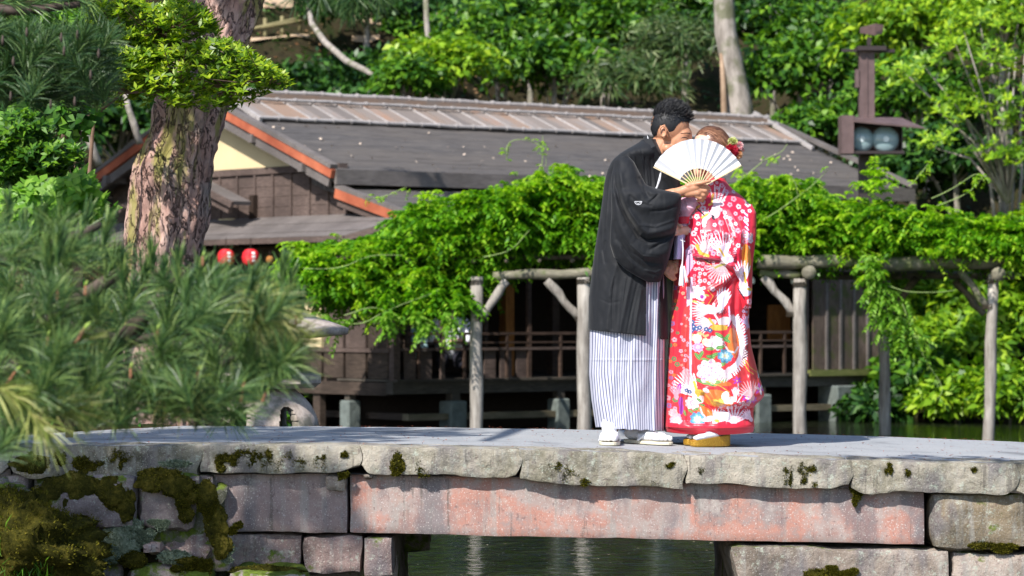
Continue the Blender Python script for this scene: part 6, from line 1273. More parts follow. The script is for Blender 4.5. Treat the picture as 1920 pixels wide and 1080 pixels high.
for i in range(13):
    a2 = R(A0_ + (A1_ - A0_) * (i + .0) / 12); d = Vector((math.cos(a2), 0, math.sin(a2))); gd = i in (0, 12)
    MB().bar(Vector((0, -.002 - .0004 * i, 0)), d * (ri + (.004 if not gd else (ro - ri))) + Vector((0, -.002 - .0004 * i, 0)) + (Vector((-d.z, 0, d.x)) * (-.004 if i == 12 else .004) if gd else Vector((0, 0, 0))), .0045 if not gd else .007, .0022, (0, 1, 0)).build('guard_rib' if gd else 'rib', mRib, FA)
MB().tube([(0, -.014, 0), (0, .008, 0)], .004, 8).build('pivot', mRib, FA)
# ---------------------------------------------------------------- BRIDE
class Canvas:
    def __init__(s, x0, x1, y0, y1, k, base):
        s.x0, s.y0, s.k = x0, y0, k; s.w = int((x1 - x0) * k); s.h = int((y1 - y0) * k); s.a = np.zeros((s.h, s.w, 3)) + np.array(base)
        s.X, s.Y = np.meshgrid(x0 + (np.arange(s.w) + .5) / k, y0 + (np.arange(s.h) + .5) / k)
    def _win(s, x0, x1, y0, y1):
        i0 = max(0, int((x0 - s.x0) * s.k) - 1); i1 = min(s.w, int((x1 - s.x0) * s.k) + 2); j0 = max(0, int((y0 - s.y0) * s.k) - 1); j1 = min(s.h, int((y1 - s.y0) * s.k) + 2); return (slice(j0, j1), slice(i0, i1)) if i1 > i0 and j1 > j0 else None
    def ell(s, x, y, rx, ry, rot, col, al=1):
        m = max(rx, ry); w = s._win(x - m, x + m, y - m, y + m)
        if w is None: return
        c, n = math.cos(rot), math.sin(rot); dx = s.X[w] - x; dy = s.Y[w] - y; u = (dx * c + dy * n) / rx; v = (-dx * n + dy * c) / ry; k = (u * u + v * v) < 1
        s.a[w][k] = s.a[w][k] * (1 - al) + np.array(col) * al
    def poly(s, P_, col, al=1):
        xs = [p[0] for p in P_]; ys = [p[1] for p in P_]; w = s._win(min(xs), max(xs), min(ys), max(ys))
        if w is None: return
        k = inpoly(s.X[w], s.Y[w], P_); s.a[w][k] = s.a[w][k] * (1 - al) + np.array(col) * al
    def line(s, P_, wd, col):
        for (x0, y0), (x1, y1) in zip(P_[:-1], P_[1:]):
            w = s._win(min(x0, x1) - wd, max(x0, x1) + wd, min(y0, y1) - wd, max(y0, y1) + wd)
            if w is None: continue
            dx, dy = x1 - x0, y1 - y0; t = (((s.X[w] - x0) * dx + (s.Y[w] - y0) * dy) / (dx * dx + dy * dy + 1e-9)).clip(0, 1); k = np.hypot(s.X[w] - x0 - t * dx, s.Y[w] - y0 - t * dy) < wd / 2; s.a[w][k] = col
    def petal(s, x, y, ang, L, wd, col): s.ell(x + math.cos(ang) * L * .55, y + math.sin(ang) * L * .55, L * .52, wd / 2, ang, col)
    def plum(s, x, y, r, col, cen, rot=0):
        for k in range(5): s.ell(x + r * .55 * math.cos(rot + k * 1.2566), y + r * .55 * math.sin(rot + k * 1.2566), r * .46, r * .46, 0, col)
        s.ell(x, y, r * .28, r * .28, 0, cen)
    def peony(s, x, y, r, cols, g, n=4):
        for ring in range(n):
            rr_ = r * (1 - ring / n); c = cols[ring % len(cols)]; k = 9 - ring
            for j in range(k): a2 = 2 * math.pi * j / k + ring * .5 + g.uniform(-.1, .1); s.ell(x + rr_ * .66 * math.cos(a2), y + rr_ * .6 * math.sin(a2), rr_ * .4, rr_ * .3, a2, np.array(c) * g.uniform(.85, 1.1))
        s.ell(x, y, r * .15, r * .12, 0, cols[-1])
    def fan(s, x, y, a0, a1, r, n, col, wd=3.2, r0=.0, tipc=None):
        c = np.array(col)
        for k in range(n):
            a2 = R(a0 + (a1 - a0) * k / (n - 1)); L = r * (.82 + .18 * math.sin(math.pi * k / (n - 1))); s.petal(x + math.cos(a2) * r0, y - math.sin(a2) * r0, -a2, L, wd * .8, c * (1 + .1 * math.sin(k * 2.3)))
            s.line([(x + math.cos(a2) * r * .3, y - math.sin(a2) * r * .3), (x + math.cos(a2) * L * .8, y - math.sin(a2) * L * .8)], .45, c * [.8, .55, .65])
        s.ell(x, y, r * .26, r * .18, -R((a0 + a1) / 2), c * [.98, .9, .92])
    def leaf(s, x, y, ang, L, col=(.06, .2, .05)):
        s.ell(x, y, L / 2, L / 5, ang, col); s.line([(x - math.cos(ang) * L * .4, y - math.sin(ang) * L * .4), (x + math.cos(ang) * L * .4, y + math.sin(ang) * L * .4)], .5, (.4, .42, .15))
    def black(s, x, y, ang, n, L, sp):
        for k in range(n): s.line([(x + k * sp[0], y + k * sp[1]), (x + k * sp[0] + math.cos(ang) * L * (1 + .2 * math.sin(k * 3)), y + k * sp[1] + math.sin(ang) * L)], 1.3, (.015, .01, .02))
RED = (.6, .016, .038); COR = (.62, .05, .038); WH = (.62, .51, .55); LIL = (.56, .4, .6); PK = (.8, .32, .4); GO = (.65, .38, .05); OR = (.75, .17, .03); PU = (.3, .03, .32); BL = (.07, .22, .36); GRN = (.07, .22, .05)
cv = Canvas(1236, 1440, 322, 815, 3, RED); g = np.random.default_rng(12)
cv.poly([(1266, 340), (1405, 340), (1400, 500), (1290, 520), (1266, 480)], (.6, .012, .05)); cv.ell(1310, 720, 75, 60, 0, COR, .35); cv.ell(1400, 690, 30, 50, 0, COR, .4); cv.ell(1285, 640, 12, 70, 0, COR, .6); cv.ell(1340, 745, 30, 16, .2, OR, .9); cv.ell(1318, 772, 20, 10, .6, OR, .9); cv.ell(1367, 640, 9, 26, 0, OR, .9); cv.ell(1340, 715, 26, 6, .15, OR, .8)
def field(x0, x1, y0, y1, n, rm, skip=(), cols=((.64, .5, .54), (.6, .42, .48), (.62, .25, .32)), cen=(.6, .02, .08)):
    P_ = []
    for _ in range(n * 8):
        x, y = g.uniform(x0, x1), g.uniform(y0, y1); r = g.uniform(*rm)
        if all((x - a) ** 2 + (y - b_) ** 2 > (r + c) ** 2 * .85 for a, b_, c in P_): P_.append((x, y, r)); cv.plum(x, y, r, cols[int(g.integers(len(cols)))], cen, g.uniform(0, 2))
        if len(P_) >= n: break
field(1284, 1402, 342, 482, 96, (3, 6)); field(1294, 1334, 492, 545, 34, (3, 5)); field(1268, 1292, 500, 560, 14, (2, 4), cols=((.75, .08, .06), (.8, .3, .2))); field(1248, 1268, 520, 790, 40, (3, 5.5), cols=(PK, (.3, .1, .3), OR, (.6, .3, .4), (.1, .2, .08)))
field(1386, 1410, 575, 625, 14, (2.5, 4), cols=(LIL, PK)); field(1345, 1400, 748, 762, 24, (2, 3.6)); field(1272, 1292, 590, 690, 22, (2, 4), cols=(COR, PK, (.8, .25, .2)))
cv.fan(1338, 398, 55, 100, 52, 5, WH, 4.5); cv.line([(1334, 366), (1331, 384), (1326, 386)], 4, GO); cv.fan(1316, 418, 40, 100, 26, 5, WH, 4); cv.line([(1312, 410), (1322, 404)], 4, GO); cv.black(1330, 405, 1.4, 4, 8, (1.4, .6)); cv.line([(1284, 400), (1296, 397), (1308, 388)], 4, GO); cv.ell(1288, 394, 7, 4, 0, WH); cv.black(1304, 392, 1.0, 6, 9, (1.8, 1.6)); cv.line([(1315, 378), (1322, 362)], 5, GO)
cv.fan(1317, 474, 20, 150, 34, 12, WH, 3.2); cv.line([(1302, 462), (1308, 476), (1322, 481)], 6, GO); cv.ell(1330, 470, 7, 7, 0, (.6, .02, .06)); cv.plum(1328, 469, 5, PK, PU); cv.plum(1332, 477, 5, PK, PU); cv.fan(1354, 484, 70, 140, 46, 9, (.78, .7, .82), 3.6); cv.ell(1358, 484, 12, 7, .5, (.7, .66, .8)); cv.line([(1343, 468), (1350, 478), (1352, 482)], 3.5, GO); cv.black(1366, 474, .2, 6, 9, (-.2, 3.2))
cv.ell(1360, 488, 10, 5, .2, LIL); cv.fan(1350, 496, 190, 300, 36, 12, WH, 3.4); cv.line([(1336, 503), (1344, 499), (1352, 497)], 4, (.45, .4, .1)); cv.line([(1318, 492), (1336, 504)], 1.2, GO); cv.black(1312, 486, .7, 6, 7, (2, 1))
cv.poly([(1290, 480), (1345, 486), (1352, 494), (1300, 488)], (.05, .02, .03), .7)  # shadow line below the sleeve bottom, painted into the print
cv.peony(1302, 548, 13, [(.84, .6, .66), WH, (.8, .5, .6)], g); cv.plum(1311, 557, 8, WH, PU); cv.ell(1311, 557, 3.4, 3.4, 0, PU); cv.leaf(1320, 554, .3, 9, (.3, .35, .08)); cv.leaf(1298, 566, .2, 12, (.4, .42, .12)); cv.leaf(1310, 569, -.4, 12, (.5, .42, .15)); cv.plum(1308, 577, 8, LIL, PU); cv.ell(1308, 577, 4.5, 3, 0, (.45, .03, .4))
cv.line([(1322, 545), (1332, 556), (1322, 572)], 1.1, GO)
# big crane upper
cv.fan(1332, 582, 150, 205, 40, 8, WH, 4.2); cv.ell(1325, 580, 12, 8, .3, (.84, .68, .72)); cv.fan(1345, 578, 50, 100, 38, 7, (.8, .74, .84), 5); cv.ell(1352, 562, 8, 17, .35, (.84, .76, .84)); cv.line([(1333, 570), (1335, 590), (1342, 602), (1358, 606)], 4, WH); cv.ell(1352, 602, 12, 8, -.3, WH); cv.black(1339, 586, 1.25, 8, 8, (2.2, -1)); cv.fan(1330, 604, 150, 230, 32, 10, WH, 3.6); cv.ell(1343, 614, 17, 5.5, 0, GO)
for k in range(12): cv.line([(1329 + k * 2.6, 609), (1329 + k * 2.6, 618)], .7, (.4, .2, .02))
cv.line([(1325, 598), (1334, 610)], 4, GO); cv.black(1362, 608, 2.0, 4, 8, (1.5, -2)); cv.line([(1361, 575), (1363, 600), (1360, 610)], 3, LIL)
for (x, y) in ((1294, 604), (1296, 612), (1301, 616), (1307, 614), (1293, 619), (1319, 617), (1326, 619)): cv.plum(x, y, 4.6, (.03, .08, .22), WH)
for k in range(10): cv.ell(1293 + k * 3.1, 627 + 3 * math.sin(k), 3.4, 2, k, (.8, .35, .15))
cv.peony(1302, 634, 9, [(.84, .6, .4), WH], g, 3); cv.peony(1337, 642, 15, [WH, (.9, .88, .88), WH], g); cv.ell(1325, 645, 9, 4, -.2, WH); cv.peony(1304, 650, 10, [LIL, (.6, .2, .6), LIL], g); cv.peony(1318, 640, 7, [(.84, .66, .4)], g, 2)
for (x, y, a2) in ((1357, 632, -.9), (1343, 628, .5), (1357, 637, .6), (1326, 653, 0), (1345, 650, -.2), (1309, 664, -1), (1303, 667, .9), (1318, 674, .4), (1327, 668, .2), (1335, 664, -.4), (1335, 680, 1.0), (1348, 682, -.5), (1320, 680, .1), (1307, 712, .4), (1318, 716, .1), (1342, 714, -.3), (1353, 710, -.6), (1330, 719, .2)): cv.leaf(x, y, a2, 17, (.08, .25, .06) if int(x) % 2 else (.14, .3, .08))
cv.peony(1354, 666, 14, [BL, (.15, .36, .5), (.5, .66, .7), (.8, .7, .4)], g); cv.peony(1326, 695, 24, [WH, (.88, .82, .86), WH, (.84, .6, .7)], g)
for k in range(46): a2 = g.uniform(0, 6.28); r_ = 22 * g.random() ** .5; x, y = 1326 + r_ * math.cos(a2), 695 + r_ * .85 * math.sin(a2); cv.line([(x, y), (x + 2.6 * math.cos(a2), y + 2.6 * math.sin(a2))], .9, (.6, .05, .45))
# right arching crane
arc = [(1371, 598), (1379, 612), (1385, 632), (1387, 652), (1384, 668), (1376, 682), (1362, 694), (1352, 700)]
for (x0, y0), (x1, y1) in zip(arc[:-1], arc[1:]): cv.line([(x0, y0), (x1, y1)], 10, (.84, .72, .82))
for i in range(len(arc) - 1):
    for t in (0, .25, .5, .75):
        x = arc[i][0] + (arc[i + 1][0] - arc[i][0]) * t; y = arc[i][1] + (arc[i + 1][1] - arc[i][1]) * t; nx_, ny_ = (arc[i + 1][1] - arc[i][1]), -(arc[i + 1][0] - arc[i][0]); a2 = math.atan2(ny_, nx_) + (.5 if i < 4 else .2); cv.petal(x + 2 * math.cos(a2), y + 2 * math.sin(a2), a2 - (.9 if i < 3 else 0), 11, 3, (.86, .76, .84))
cv.fan(1371, 605, 80, 130, 16, 5, WH, 3); cv.fan(1360, 692, 190, 260, 26, 7, WH, 3.4); cv.line([(1374, 620), (1379, 640), (1378, 655), (1372, 668)], 3.4, OR); cv.line([(1353, 645), (1360, 657), (1372, 660), (1379, 650)], 3, WH); cv.line([(1350, 642), (1356, 648)], 1.4, (.02, .02, .02)); cv.black(1389, 652, -.5, 9, 11, (-.3, 2.6)); cv.line([(1390, 672), (1402, 688), (1416, 697)], 1.4, GO); cv.line([(1388, 676), (1398, 694), (1408, 700)], 1.4, GO)
cv.fan(1304, 742, 100, 165, 52, 11, (.86, .72, .74), 4); cv.ell(1285, 705, 16, 10, 1.2, (.84, .4, .45), .8); cv.line([(1297, 715), (1301, 730), (1304, 740)], 5, GO); cv.ell(1307, 734, 10, 5.5, .2, GO)
for k in range(8): cv.line([(1299 + k * 2.3, 730), (1300 + k * 2.3, 738)], .7, (.35, .18, .02))
cv.ell(1318, 730, 6, 4, .5, WH); cv.line([(1318, 738), (1330, 752), (1342, 758)], 3, GO); cv.peony(1334, 752, 7, [GO, (.8, .55, .1)], g, 2); cv.peony(1346, 751, 7, [GO, (.8, .55, .1)], g, 2); cv.line([(1316, 712), (1345, 722), (1362, 733)], 1.3, GO); cv.line([(1330, 708), (1350, 714)], 1, GO)
for (x, y) in ((1283, 730), (1289, 733)): cv.plum(x, y, 4, (.03, .08, .22), WH)
def iris(x, y, r, c=PU, w=False):
    for k in range(6): cv.petal(x, y, k * 1.05 + .3, r, r * .42, WH if w and k % 2 else c)
    cv.ell(x, y, 1.4, 1.4, 0, GO)
iris(1376, 712, 8); cv.line([(1378, 718), (1379, 740)], 2, (.4, .4, .45)); iris(1421, 728, 11, (.5, .06, .4), True); iris(1394, 741, 10); iris(1400, 746, 9, (.45, .1, .5), True); iris(1408, 748, 7, (.4, .05, .4)); cv.fan(1404, 742, 60, 165, 30, 10, (.8, .4, .42), 3); cv.ell(1362, 748, 12, 6, -.3, (.66, .6, .62)); cv.ell(1354, 740, 7, 9, .5, (.84, .7, .62)); cv.fan(1372, 744, 60, 110, 20, 6, (.84, .7, .8), 3); cv.line([(1376, 752), (1386, 738), (1396, 730)], 2, WH)
for y in (727, 752, 765): cv.ell(1270 + .1 * (y - 727), y, 4, 10, .1, PU); 
cv.peony(1294, 753, 13, [WH, (.86, .76, .78), PK], g); cv.leaf(1306, 748, .7, 12); cv.leaf(1312, 757, .2, 10); cv.leaf(1290, 768, .6, 12, (.1, .18, .04)); cv.leaf(1300, 765, -.4, 12); cv.leaf(1280, 772, 1.2, 12, (.1, .18, .04)); cv.peony(1303, 783, 14, [BL, (.12, .34, .5), (.55, .68, .72), (.8, .7, .5)], g); cv.peony(1264, 786, 11, [PK, (.85, .5, .6), WH], g); cv.peony(1259, 772, 8, [(.82, .4, .4), PK], g, 3); cv.fan(1265, 742, 60, 130, 22, 6, PK, 3)
cv.fan(1335, 788, 10, 100, 26, 8, WH, 4.5); cv.ell(1326, 782, 16, 5, -.2, WH); cv.line([(1308, 762), (1312, 774), (1322, 783)], 3, WH); cv.fan(1370, 790, 20, 160, 32, 10, (.84, .66, .74), 4); cv.ell(1352, 776, 12, 8, .2, (.78, .72, .78)); cv.ell(1338, 786, 5, 2.5, .2, GO); cv.fan(1404, 784, 100, 170, 22, 7, (.84, .6, .7), 3.5)
# right hanging sleeve
cv.ell(1394, 485, 9, 26, -.1, (.75, .25, .04)); cv.leaf(1396, 505, 1.2, 18, (.25, .2, .03)); cv.fan(1388, 535, 70, 120, 44, 7, (.8, .7, .85), 4.4); cv.ell(1392, 546, 11, 10, .3, (.72, .64, .82)); cv.line([(1390, 512), (1392, 530)], 3.5, GO); cv.ell(1400, 543, 6, 3, .2, GO); cv.black(1377, 540, .9, 7, 8, (1.6, 2.6)); cv.fan(1404, 452, 80, 170, 14, 6, WH, 2.6); cv.plum(1400, 566, 6, PK, RED); cv.fan(1398, 610, 95, 150, 20, 5, LIL, 3)
for k in range(6): cv.line([(1391 + k * .5, 400 + k * 9), (1396 + k * .5, 406 + k * 9)], 3, (.55, .45, .75))
cv.poly([(1290, 520), (1294, 520), (1292, 700), (1288, 700)], (.82, .55, .75)); cv.poly([(1282, 470), (1292, 460), (1296, 500), (1284, 520)], LIL, .9); cv.poly([(1283, 538), (1292, 538), (1292, 570), (1284, 575)], (.85, .5, .7), .9)
cv.poly([(1418, 690), (1424, 690), (1428, 705), (1418, 708)], (.45, .5, .5))
cv.a = np.clip(cv.a * (1 + .05 * g.normal(0, 1, cv.a.shape[:2])[..., None]), 0, 1)
hemc = np.array((.62, .012, .035))
def printc(px, py, fr):
    i = ((px - cv.x0) * cv.k).astype(int).clip(0, cv.w - 1); j = ((py - cv.y0) * cv.k).astype(int).clip(0, cv.h - 1); c = cv.a[j, i].copy(); c[py > 790.5] = hemc; return c
b = NB('printed_silk'); at = b.new('Attribute'); at.attribute_name = 'print'; b.base(at.outputs[0]); b.rough(.38, .5); b.p.inputs['Sheen Weight'].default_value = .1; b.bump(b.noise(b.coord('Object'), 300, 2), .0005, .3); mPrint = b.m
BB = g3(1330, 832, 16.0); BRD = thing('person', 'bride in a red crane and flower patterned kimono, her face hidden behind the white fan', 'person', BB)
S = []; tb_ = Matrix.Rotation(R(-24), 3, 'Y')
S.append(ell_(q(1334, 277, 16.0), (.09, .073, .1), tb_, 20, 28)); S.append(ell_(q(1315, 292, 16.0), (.058, .06, .078), tb_, 18, 24)); S.append(ell_(q(1317, 271, 15.99), (.045, .056, .06))); S.append(cap_(q(1306, 318, 16.0), q(1309, 322, 16.0), .026, .028)); S.append(cap_(q(1296, 296, 16.0), q(1292, 303, 16.0), .007, .01)); S.append(ell_(q(1305, 300, 15.96), (.024, .024, .024))); S.append(ell_(q(1305, 300, 16.04), (.024, .024, .024)))
S.append(cap_(q(1338, 345, 16.05), q(1334, 305, 16.0), .045, .042)); S.append(ell_(q(1340, 385, 16.06), (.11, .1, .08))); S.append(ell_(q(1335, 450, 16.0), (.11, .12, .2))); S.append(ell_(q(1330, 540, 16.0), (.13, .13, .17)))
for s_ in (-1, 1): S.append(cap_(q(1330, 560, 16 + .06 * s_), q(1325, 690, 16 + .06 * s_), .085, .055)); S.append(cap_(q(1325, 690, 16 + .06 * s_), q(1330, 805, 16 + .05 * s_), .05, .034))
S.append(cap_(q(1365, 385, 15.93), q(1350, 450, 15.95), .042, .038)); S.append(cap_(q(1350, 450, 15.95), q(1294, 434, 15.87), .036, .026)); S.append(cap_(q(1294, 434, 15.87), q(1274, 433, 15.85), .025, .022)); S.append(ell_(q(1270, 434, 15.845), (.028, .014, .024)))
for k, dy in enumerate((-7, -2, 3, 8)):
    J = [(1264, 433 + dy, 15.83), (1255, 434 + dy, 15.845), (1249, 436 + dy, 15.86)]
    for i in range(2): S.append(cap_(q(*J[i]), q(*J[i + 1]), .0085, .0078, 8, 10))
S.append(cap_(q(1274, 426, 15.82), q(1266, 420, 15.825), .009, .008, 8, 10)); S.append(cap_(q(1300, 400, 16.05), q(1272, 470, 15.98), .036, .026)); S.append(cap_(q(1272, 470, 15.98), q(1262, 500, 15.9), .024, .022))
BM = fuse('body', S, mSkinF, BRD, .004, 3, BB)
UC = [(334, 1326, 1360, 16.06, .06), (340, 1312, 1364, 16.06, .09), (350, 1298, 1370, 16.07, .12), (362, 1286, 1386, 16.07, .14), (378, 1276, 1404, 16.06, .155), (392, 1272, 1413, 16.05, .17), (410, 1272, 1415, 16.03, .19), (440, 1276, 1413, 16.0, .21), (480, 1270, 1407, 16.0, .21), (520, 1263, 1405, 16.0, .2), (560, 1260, 1405, 16.0, .2), (600, 1257, 1403, 16.0, .2), (650, 1253, 1408, 16.0, .205), (700, 1250, 1421, 16.0, .21), (735, 1248, 1432, 16.0, .215), (746, 1247.5, 1433, 16.0, .215), (754, 1247, 1419, 16.0, .215), (764, 1246, 1412, 16.0, .215), (789, 1245, 1412, 16.0, .22), (792, 1245, 1414, 16.0, .222), (800, 1244, 1414, 16.0, .228), (807, 1245, 1413, 16.0, .222), (809, 1248, 1411, 16.0, .21)]
def sdpoly(px, py, P_, soft):
    d = np.full(px.shape, 1e9); n = len(P_)
    for i in range(n):
        a, b_ = P_[i], P_[(i + 1) % n]; dx, dy = b_[0] - a[0], b_[1] - a[1]; t = (((px - a[0]) * dx + (py - a[1]) * dy) / (dx * dx + dy * dy + 1e-9)).clip(0, 1); d = np.minimum(d, np.hypot(px - a[0] - t * dx, py - a[1] - t * dy))
    return np.clip(.5 + np.where(inpoly(px, py, P_), d, -d) / soft, 0, 1)
def bdisp(px, py):
    d = .03 * sdpoly(px, py, [(1284, 362), (1400, 362), (1397, 480), (1385, 520), (1366, 505), (1345, 492), (1300, 486), (1292, 470), (1286, 440)], 5)
    d += .022 * sdpoly(px, py, [(1380, 440), (1420, 380), (1420, 572), (1390, 577), (1376, 510)], 5)
    d += .028 * sdpoly(px, py, [(1293, 480), (1385, 500), (1440, 690), (1440, 748), (1400, 757), (1365, 768), (1340, 762), (1322, 745), (1300, 700), (1292, 640)], 6)
    d += .02 * sdpoly(px, py, [(1269, 440), (1293, 440), (1292, 640), (1300, 700), (1322, 745), (1345, 770), (1420, 765), (1420, 800), (1246, 800), (1252, 740), (1265, 640), (1270, 560)], 4) * (py > 470)
    d += .012 * sdpoly(px, py, [(1240, 790), (1420, 790), (1420, 806), (1240, 806)], 8)
    return d
Fb = [([(1300, 500), (1296, 600), (1290, 700), (1284, 785)], 2.5, -0.0090), ([(1262, 540), (1260, 640), (1254, 780)], 2, 0.0090), ([(1352, 520), (1345, 600), (1350, 680), (1360, 745)], 4, 0.0090), ([(1335, 600), (1330, 680), (1335, 745)], 3, -0.0060), ([(1400, 620), (1408, 680), (1420, 730)], 4, -0.0120), ([(1390, 600), (1396, 670), (1405, 740)], 4, 0.0120), ([(1310, 400), (1308, 440), (1300, 478)], 3, 0.0075), ([(1325, 440), (1322, 470), (1312, 486)], 3, -0.0075), ([(1345, 410), (1352, 440), (1372, 448)], 3, 0.0090), ([(1270, 700), (1272, 785)], 2.5, 0.0075), ([(1320, 765), (1322, 790)], 3, -0.0075), ([(1360, 770), (1358, 790)], 3, 0.0075), ([(1390, 765), (1394, 790)], 3, -0.0075), ([(1310, 360), (1325, 385), (1345, 400)], 5, 0.0120), ([(1365, 395), (1380, 430), (1378, 470), (1365, 500)], 6, 0.0210), ([(1350, 400), (1362, 440), (1350, 485)], 5, -0.0150), ([(1395, 500), (1370, 520), (1345, 550), (1330, 570)], 4, -0.0180), ([(1385, 505), (1350, 530), (1325, 545)], 5, 0.0180), ([(1375, 530), (1372, 580), (1378, 640), (1395, 700)], 5, -0.0180), ([(1395, 560), (1398, 620), (1410, 700)], 6, 0.0150),
      ([(1362, 570), (1366, 640), (1380, 720)], 5, 0.0150), ([(1322, 730), (1335, 748), (1360, 757), (1400, 748)], 5, 0.0270), ([(1315, 740), (1325, 760), (1345, 776)], 5, -0.0300), ([(1282, 600), (1278, 700), (1266, 790)], 4, 0.0150), ([(1270, 650), (1262, 720), (1256, 790)], 3, -0.0150), ([(1290, 700), (1288, 790)], 5, -0.0120), ([(1385, 420), (1402, 470)], 4, -0.0150), ([(1400, 400), (1408, 440), (1402, 500)], 4, 0.0120), ([(1300, 365), (1294, 400), (1290, 440)], 4, -0.0120), ([(1335, 440), (1352, 455), (1372, 455)], 5, -0.0120)]
cloth('kimono', UC, mPrint, BRD, BB, Fb, 230, 640, 2.4, 50, disp=bdisp, color=printc, yoff=lambda x, y, w: np.where(w > .96, (w - .96) * 25, 0) * 3.5 * np.sin(np.clip((x - 1245) / 168, 0, 1) * math.pi), solid=.003, wrinkle=.0008)
cloth('kimono_sleeve', [(384, 1392, 1408, 15.93, .03), (400, 1384, 1415, 15.9, .06), (440, 1379, 1414, 15.87, .075), (500, 1377, 1407, 15.86, .075), (550, 1380, 1406, 15.86, .07), (570, 1387, 1405, 15.86, .06), (578, 1392, 1404, 15.865, .04)], mPrint, BRD, BB, [([(1385, 400), (1382, 470), (1388, 560)], 2.5, -.012), ([(1398, 400), (1394, 480), (1398, 570)], 4, .012), ([(1408, 430), (1402, 500)], 3, -.008)], 60, 260, 2.2, 24, color=printc, solid=.003)
# hair: long blades swept back from the parting to the bun
g = np.random.default_rng(31); m = MB(); HC = q(1335, 275, 16.0)
hcap = fuse('hair_cap', [ell_(q(1337, 275, 16.0), (.093, .079, .104), tb_, 24, 32), ell_(q(1366, 292, 16.0), (.035, .04, .035))], mHairBr, BRD, .004, 1, BB); me = hcap.data; co = np.zeros(len(me.vertices) * 3); me.vertices.foreach_get('co', co); co = co.reshape(-1, 3) + np.array(BB); px_ = co[:, 0] / KP + CX; py_ = HOR - (co[:, 2] - CZ) / KP
HB = [(1324, 247), (1308, 255), (1298, 266), (1295, 262), (1300, 250), (1310, 238), (1330, 228), (1360, 238), (1385, 270), (1385, 330), (1355, 330), (1325, 300), (1324, 262)]
ok = inpoly(px_, py_, HB); bm = bmesh.new(); bm.from_mesh(me); bm.verts.ensure_lookup_table(); bmesh.ops.delete(bm, geom=[bm.verts[i] for i in np.nonzero(~ok)[0]], context='VERTS'); bm.to_mesh(me); bm.free()
Vh = []; Fh_ = []
bun = np.array(q(1366, 292, 16.0)); c0 = np.array(q(1337, 275, 16.0)); Rt = np.array(tb_); rad = np.array((.0945, .0805, .1055))
def proj(p): 
    l = (p - c0) @ Rt; s = np.linalg.norm(l / rad); return c0 + (l / s) @ Rt.T
for k in range(1500):
    yy = g.uniform(-.07, .07); st_ = np.array(q(1297 + g.uniform(0, 30), 246 - g.uniform(-14, 10), 16.0)) + [0, yy, 0]; st_ = proj(st_); en = bun + [0, yy * .35, g.normal(0, .012)]
    sp = (st_[0] / KP + CX, HOR - (st_[2] - CZ) / KP)
    if yy < 0 and inpoly(np.array([sp[0]]), np.array([sp[1]]), [(1298, 268), (1324, 246), (1330, 262), (1328, 300), (1296, 300)])[0]: continue
    P_ = []; off = 1 + g.uniform(0, .02)
    for t in np.linspace(0, 1, 7):
        p = st_ * (1 - t) + en * t; p = proj(p + (p - c0) * .001); P_.append(c0 + (p - c0) * off)
    P_ = np.array(P_); d = unit(np.gradient(P_, axis=0)); nn = unit(P_ - c0); s = np.cross(d, nn) * .0011; b0 = len(Vh)
    pxs_ = P_[:, 0] / KP + CX; pys_ = HOR - (P_[:, 2] - CZ) / KP
    if yy < .03 and inpoly(pxs_, pys_, [(1298, 268), (1306, 256), (1323, 246), (1326, 262), (1328, 300), (1296, 300)]).any(): continue
    for i in range(7): wq = 1 - .7 * (i / 6) ** 4; Vh += [tuple(P_[i] - s[i] * wq - np.array(BB)), tuple(P_[i] + s[i] * wq - np.array(BB))]
    Fh_ += [(b0 + 2 * i, b0 + 2 * i + 1, b0 + 2 * i + 3, b0 + 2 * i + 2) for i in range(6)]
ob('hair', Vh, Fh_, mHairBr, BRD, True)['kind'] = 'stuff'
# flower hair ornament
OT = thing('hair_ornament', None, None, q(1376, 281, 15.96) - BB); OT.parent = BRD
def blossom(cx_, cy_, Y, r, col, n, name):
    mt = MATS.get('petal_' + name) or leaf_mat('petal_' + name, col, .2, .6, .3, (1.2, 1.1, 1.1)); g = np.random.default_rng(int(cx_ * 7)); u = unit(g.normal(0, 1, (n, 3))); u[:, 1] = -np.abs(u[:, 1]); pos = np.array(q(cx_, cy_, Y)) + u * r * .45 - np.array(q(1376, 281, 15.96))
    V, F = quads_from(pos, u + g.normal(0, .25, u.shape), np.cross(u, g.normal(0, 1, u.shape)), r * .75, r * .42, .2); o = ob('flower', V, F, mt, OT); o['label'] = name.replace('_', ' ') + ' flower of the hair ornament'; return o
blossom(1372, 268, 15.93, .024, [(.4, .5, .08), (.6, .65, .2), (.75, .75, .4), (.8, .8, .5)], 160, 'yellow_green'); blossom(1370, 284, 15.92, .032, [(.35, .01, .03), (.5, .02, .05), (.6, .03, .07), (.65, .08, .1)], 200, 'dark_red'); blossom(1383, 276, 15.93, .024, [(.75, .2, .25), (.8, .35, .38), (.85, .6, .6), (.85, .8, .75)], 150, 'pink')
blossom(1381, 291, 15.93, .024, [(.75, .25, .05), (.8, .4, .15), (.85, .7, .5), (.8, .15, .1)], 150, 'orange'); blossom(1387, 283, 15.94, .018, [(.8, .5, .4), (.85, .75, .6), (.8, .3, .3), (.85, .8, .7)], 90, 'cream')
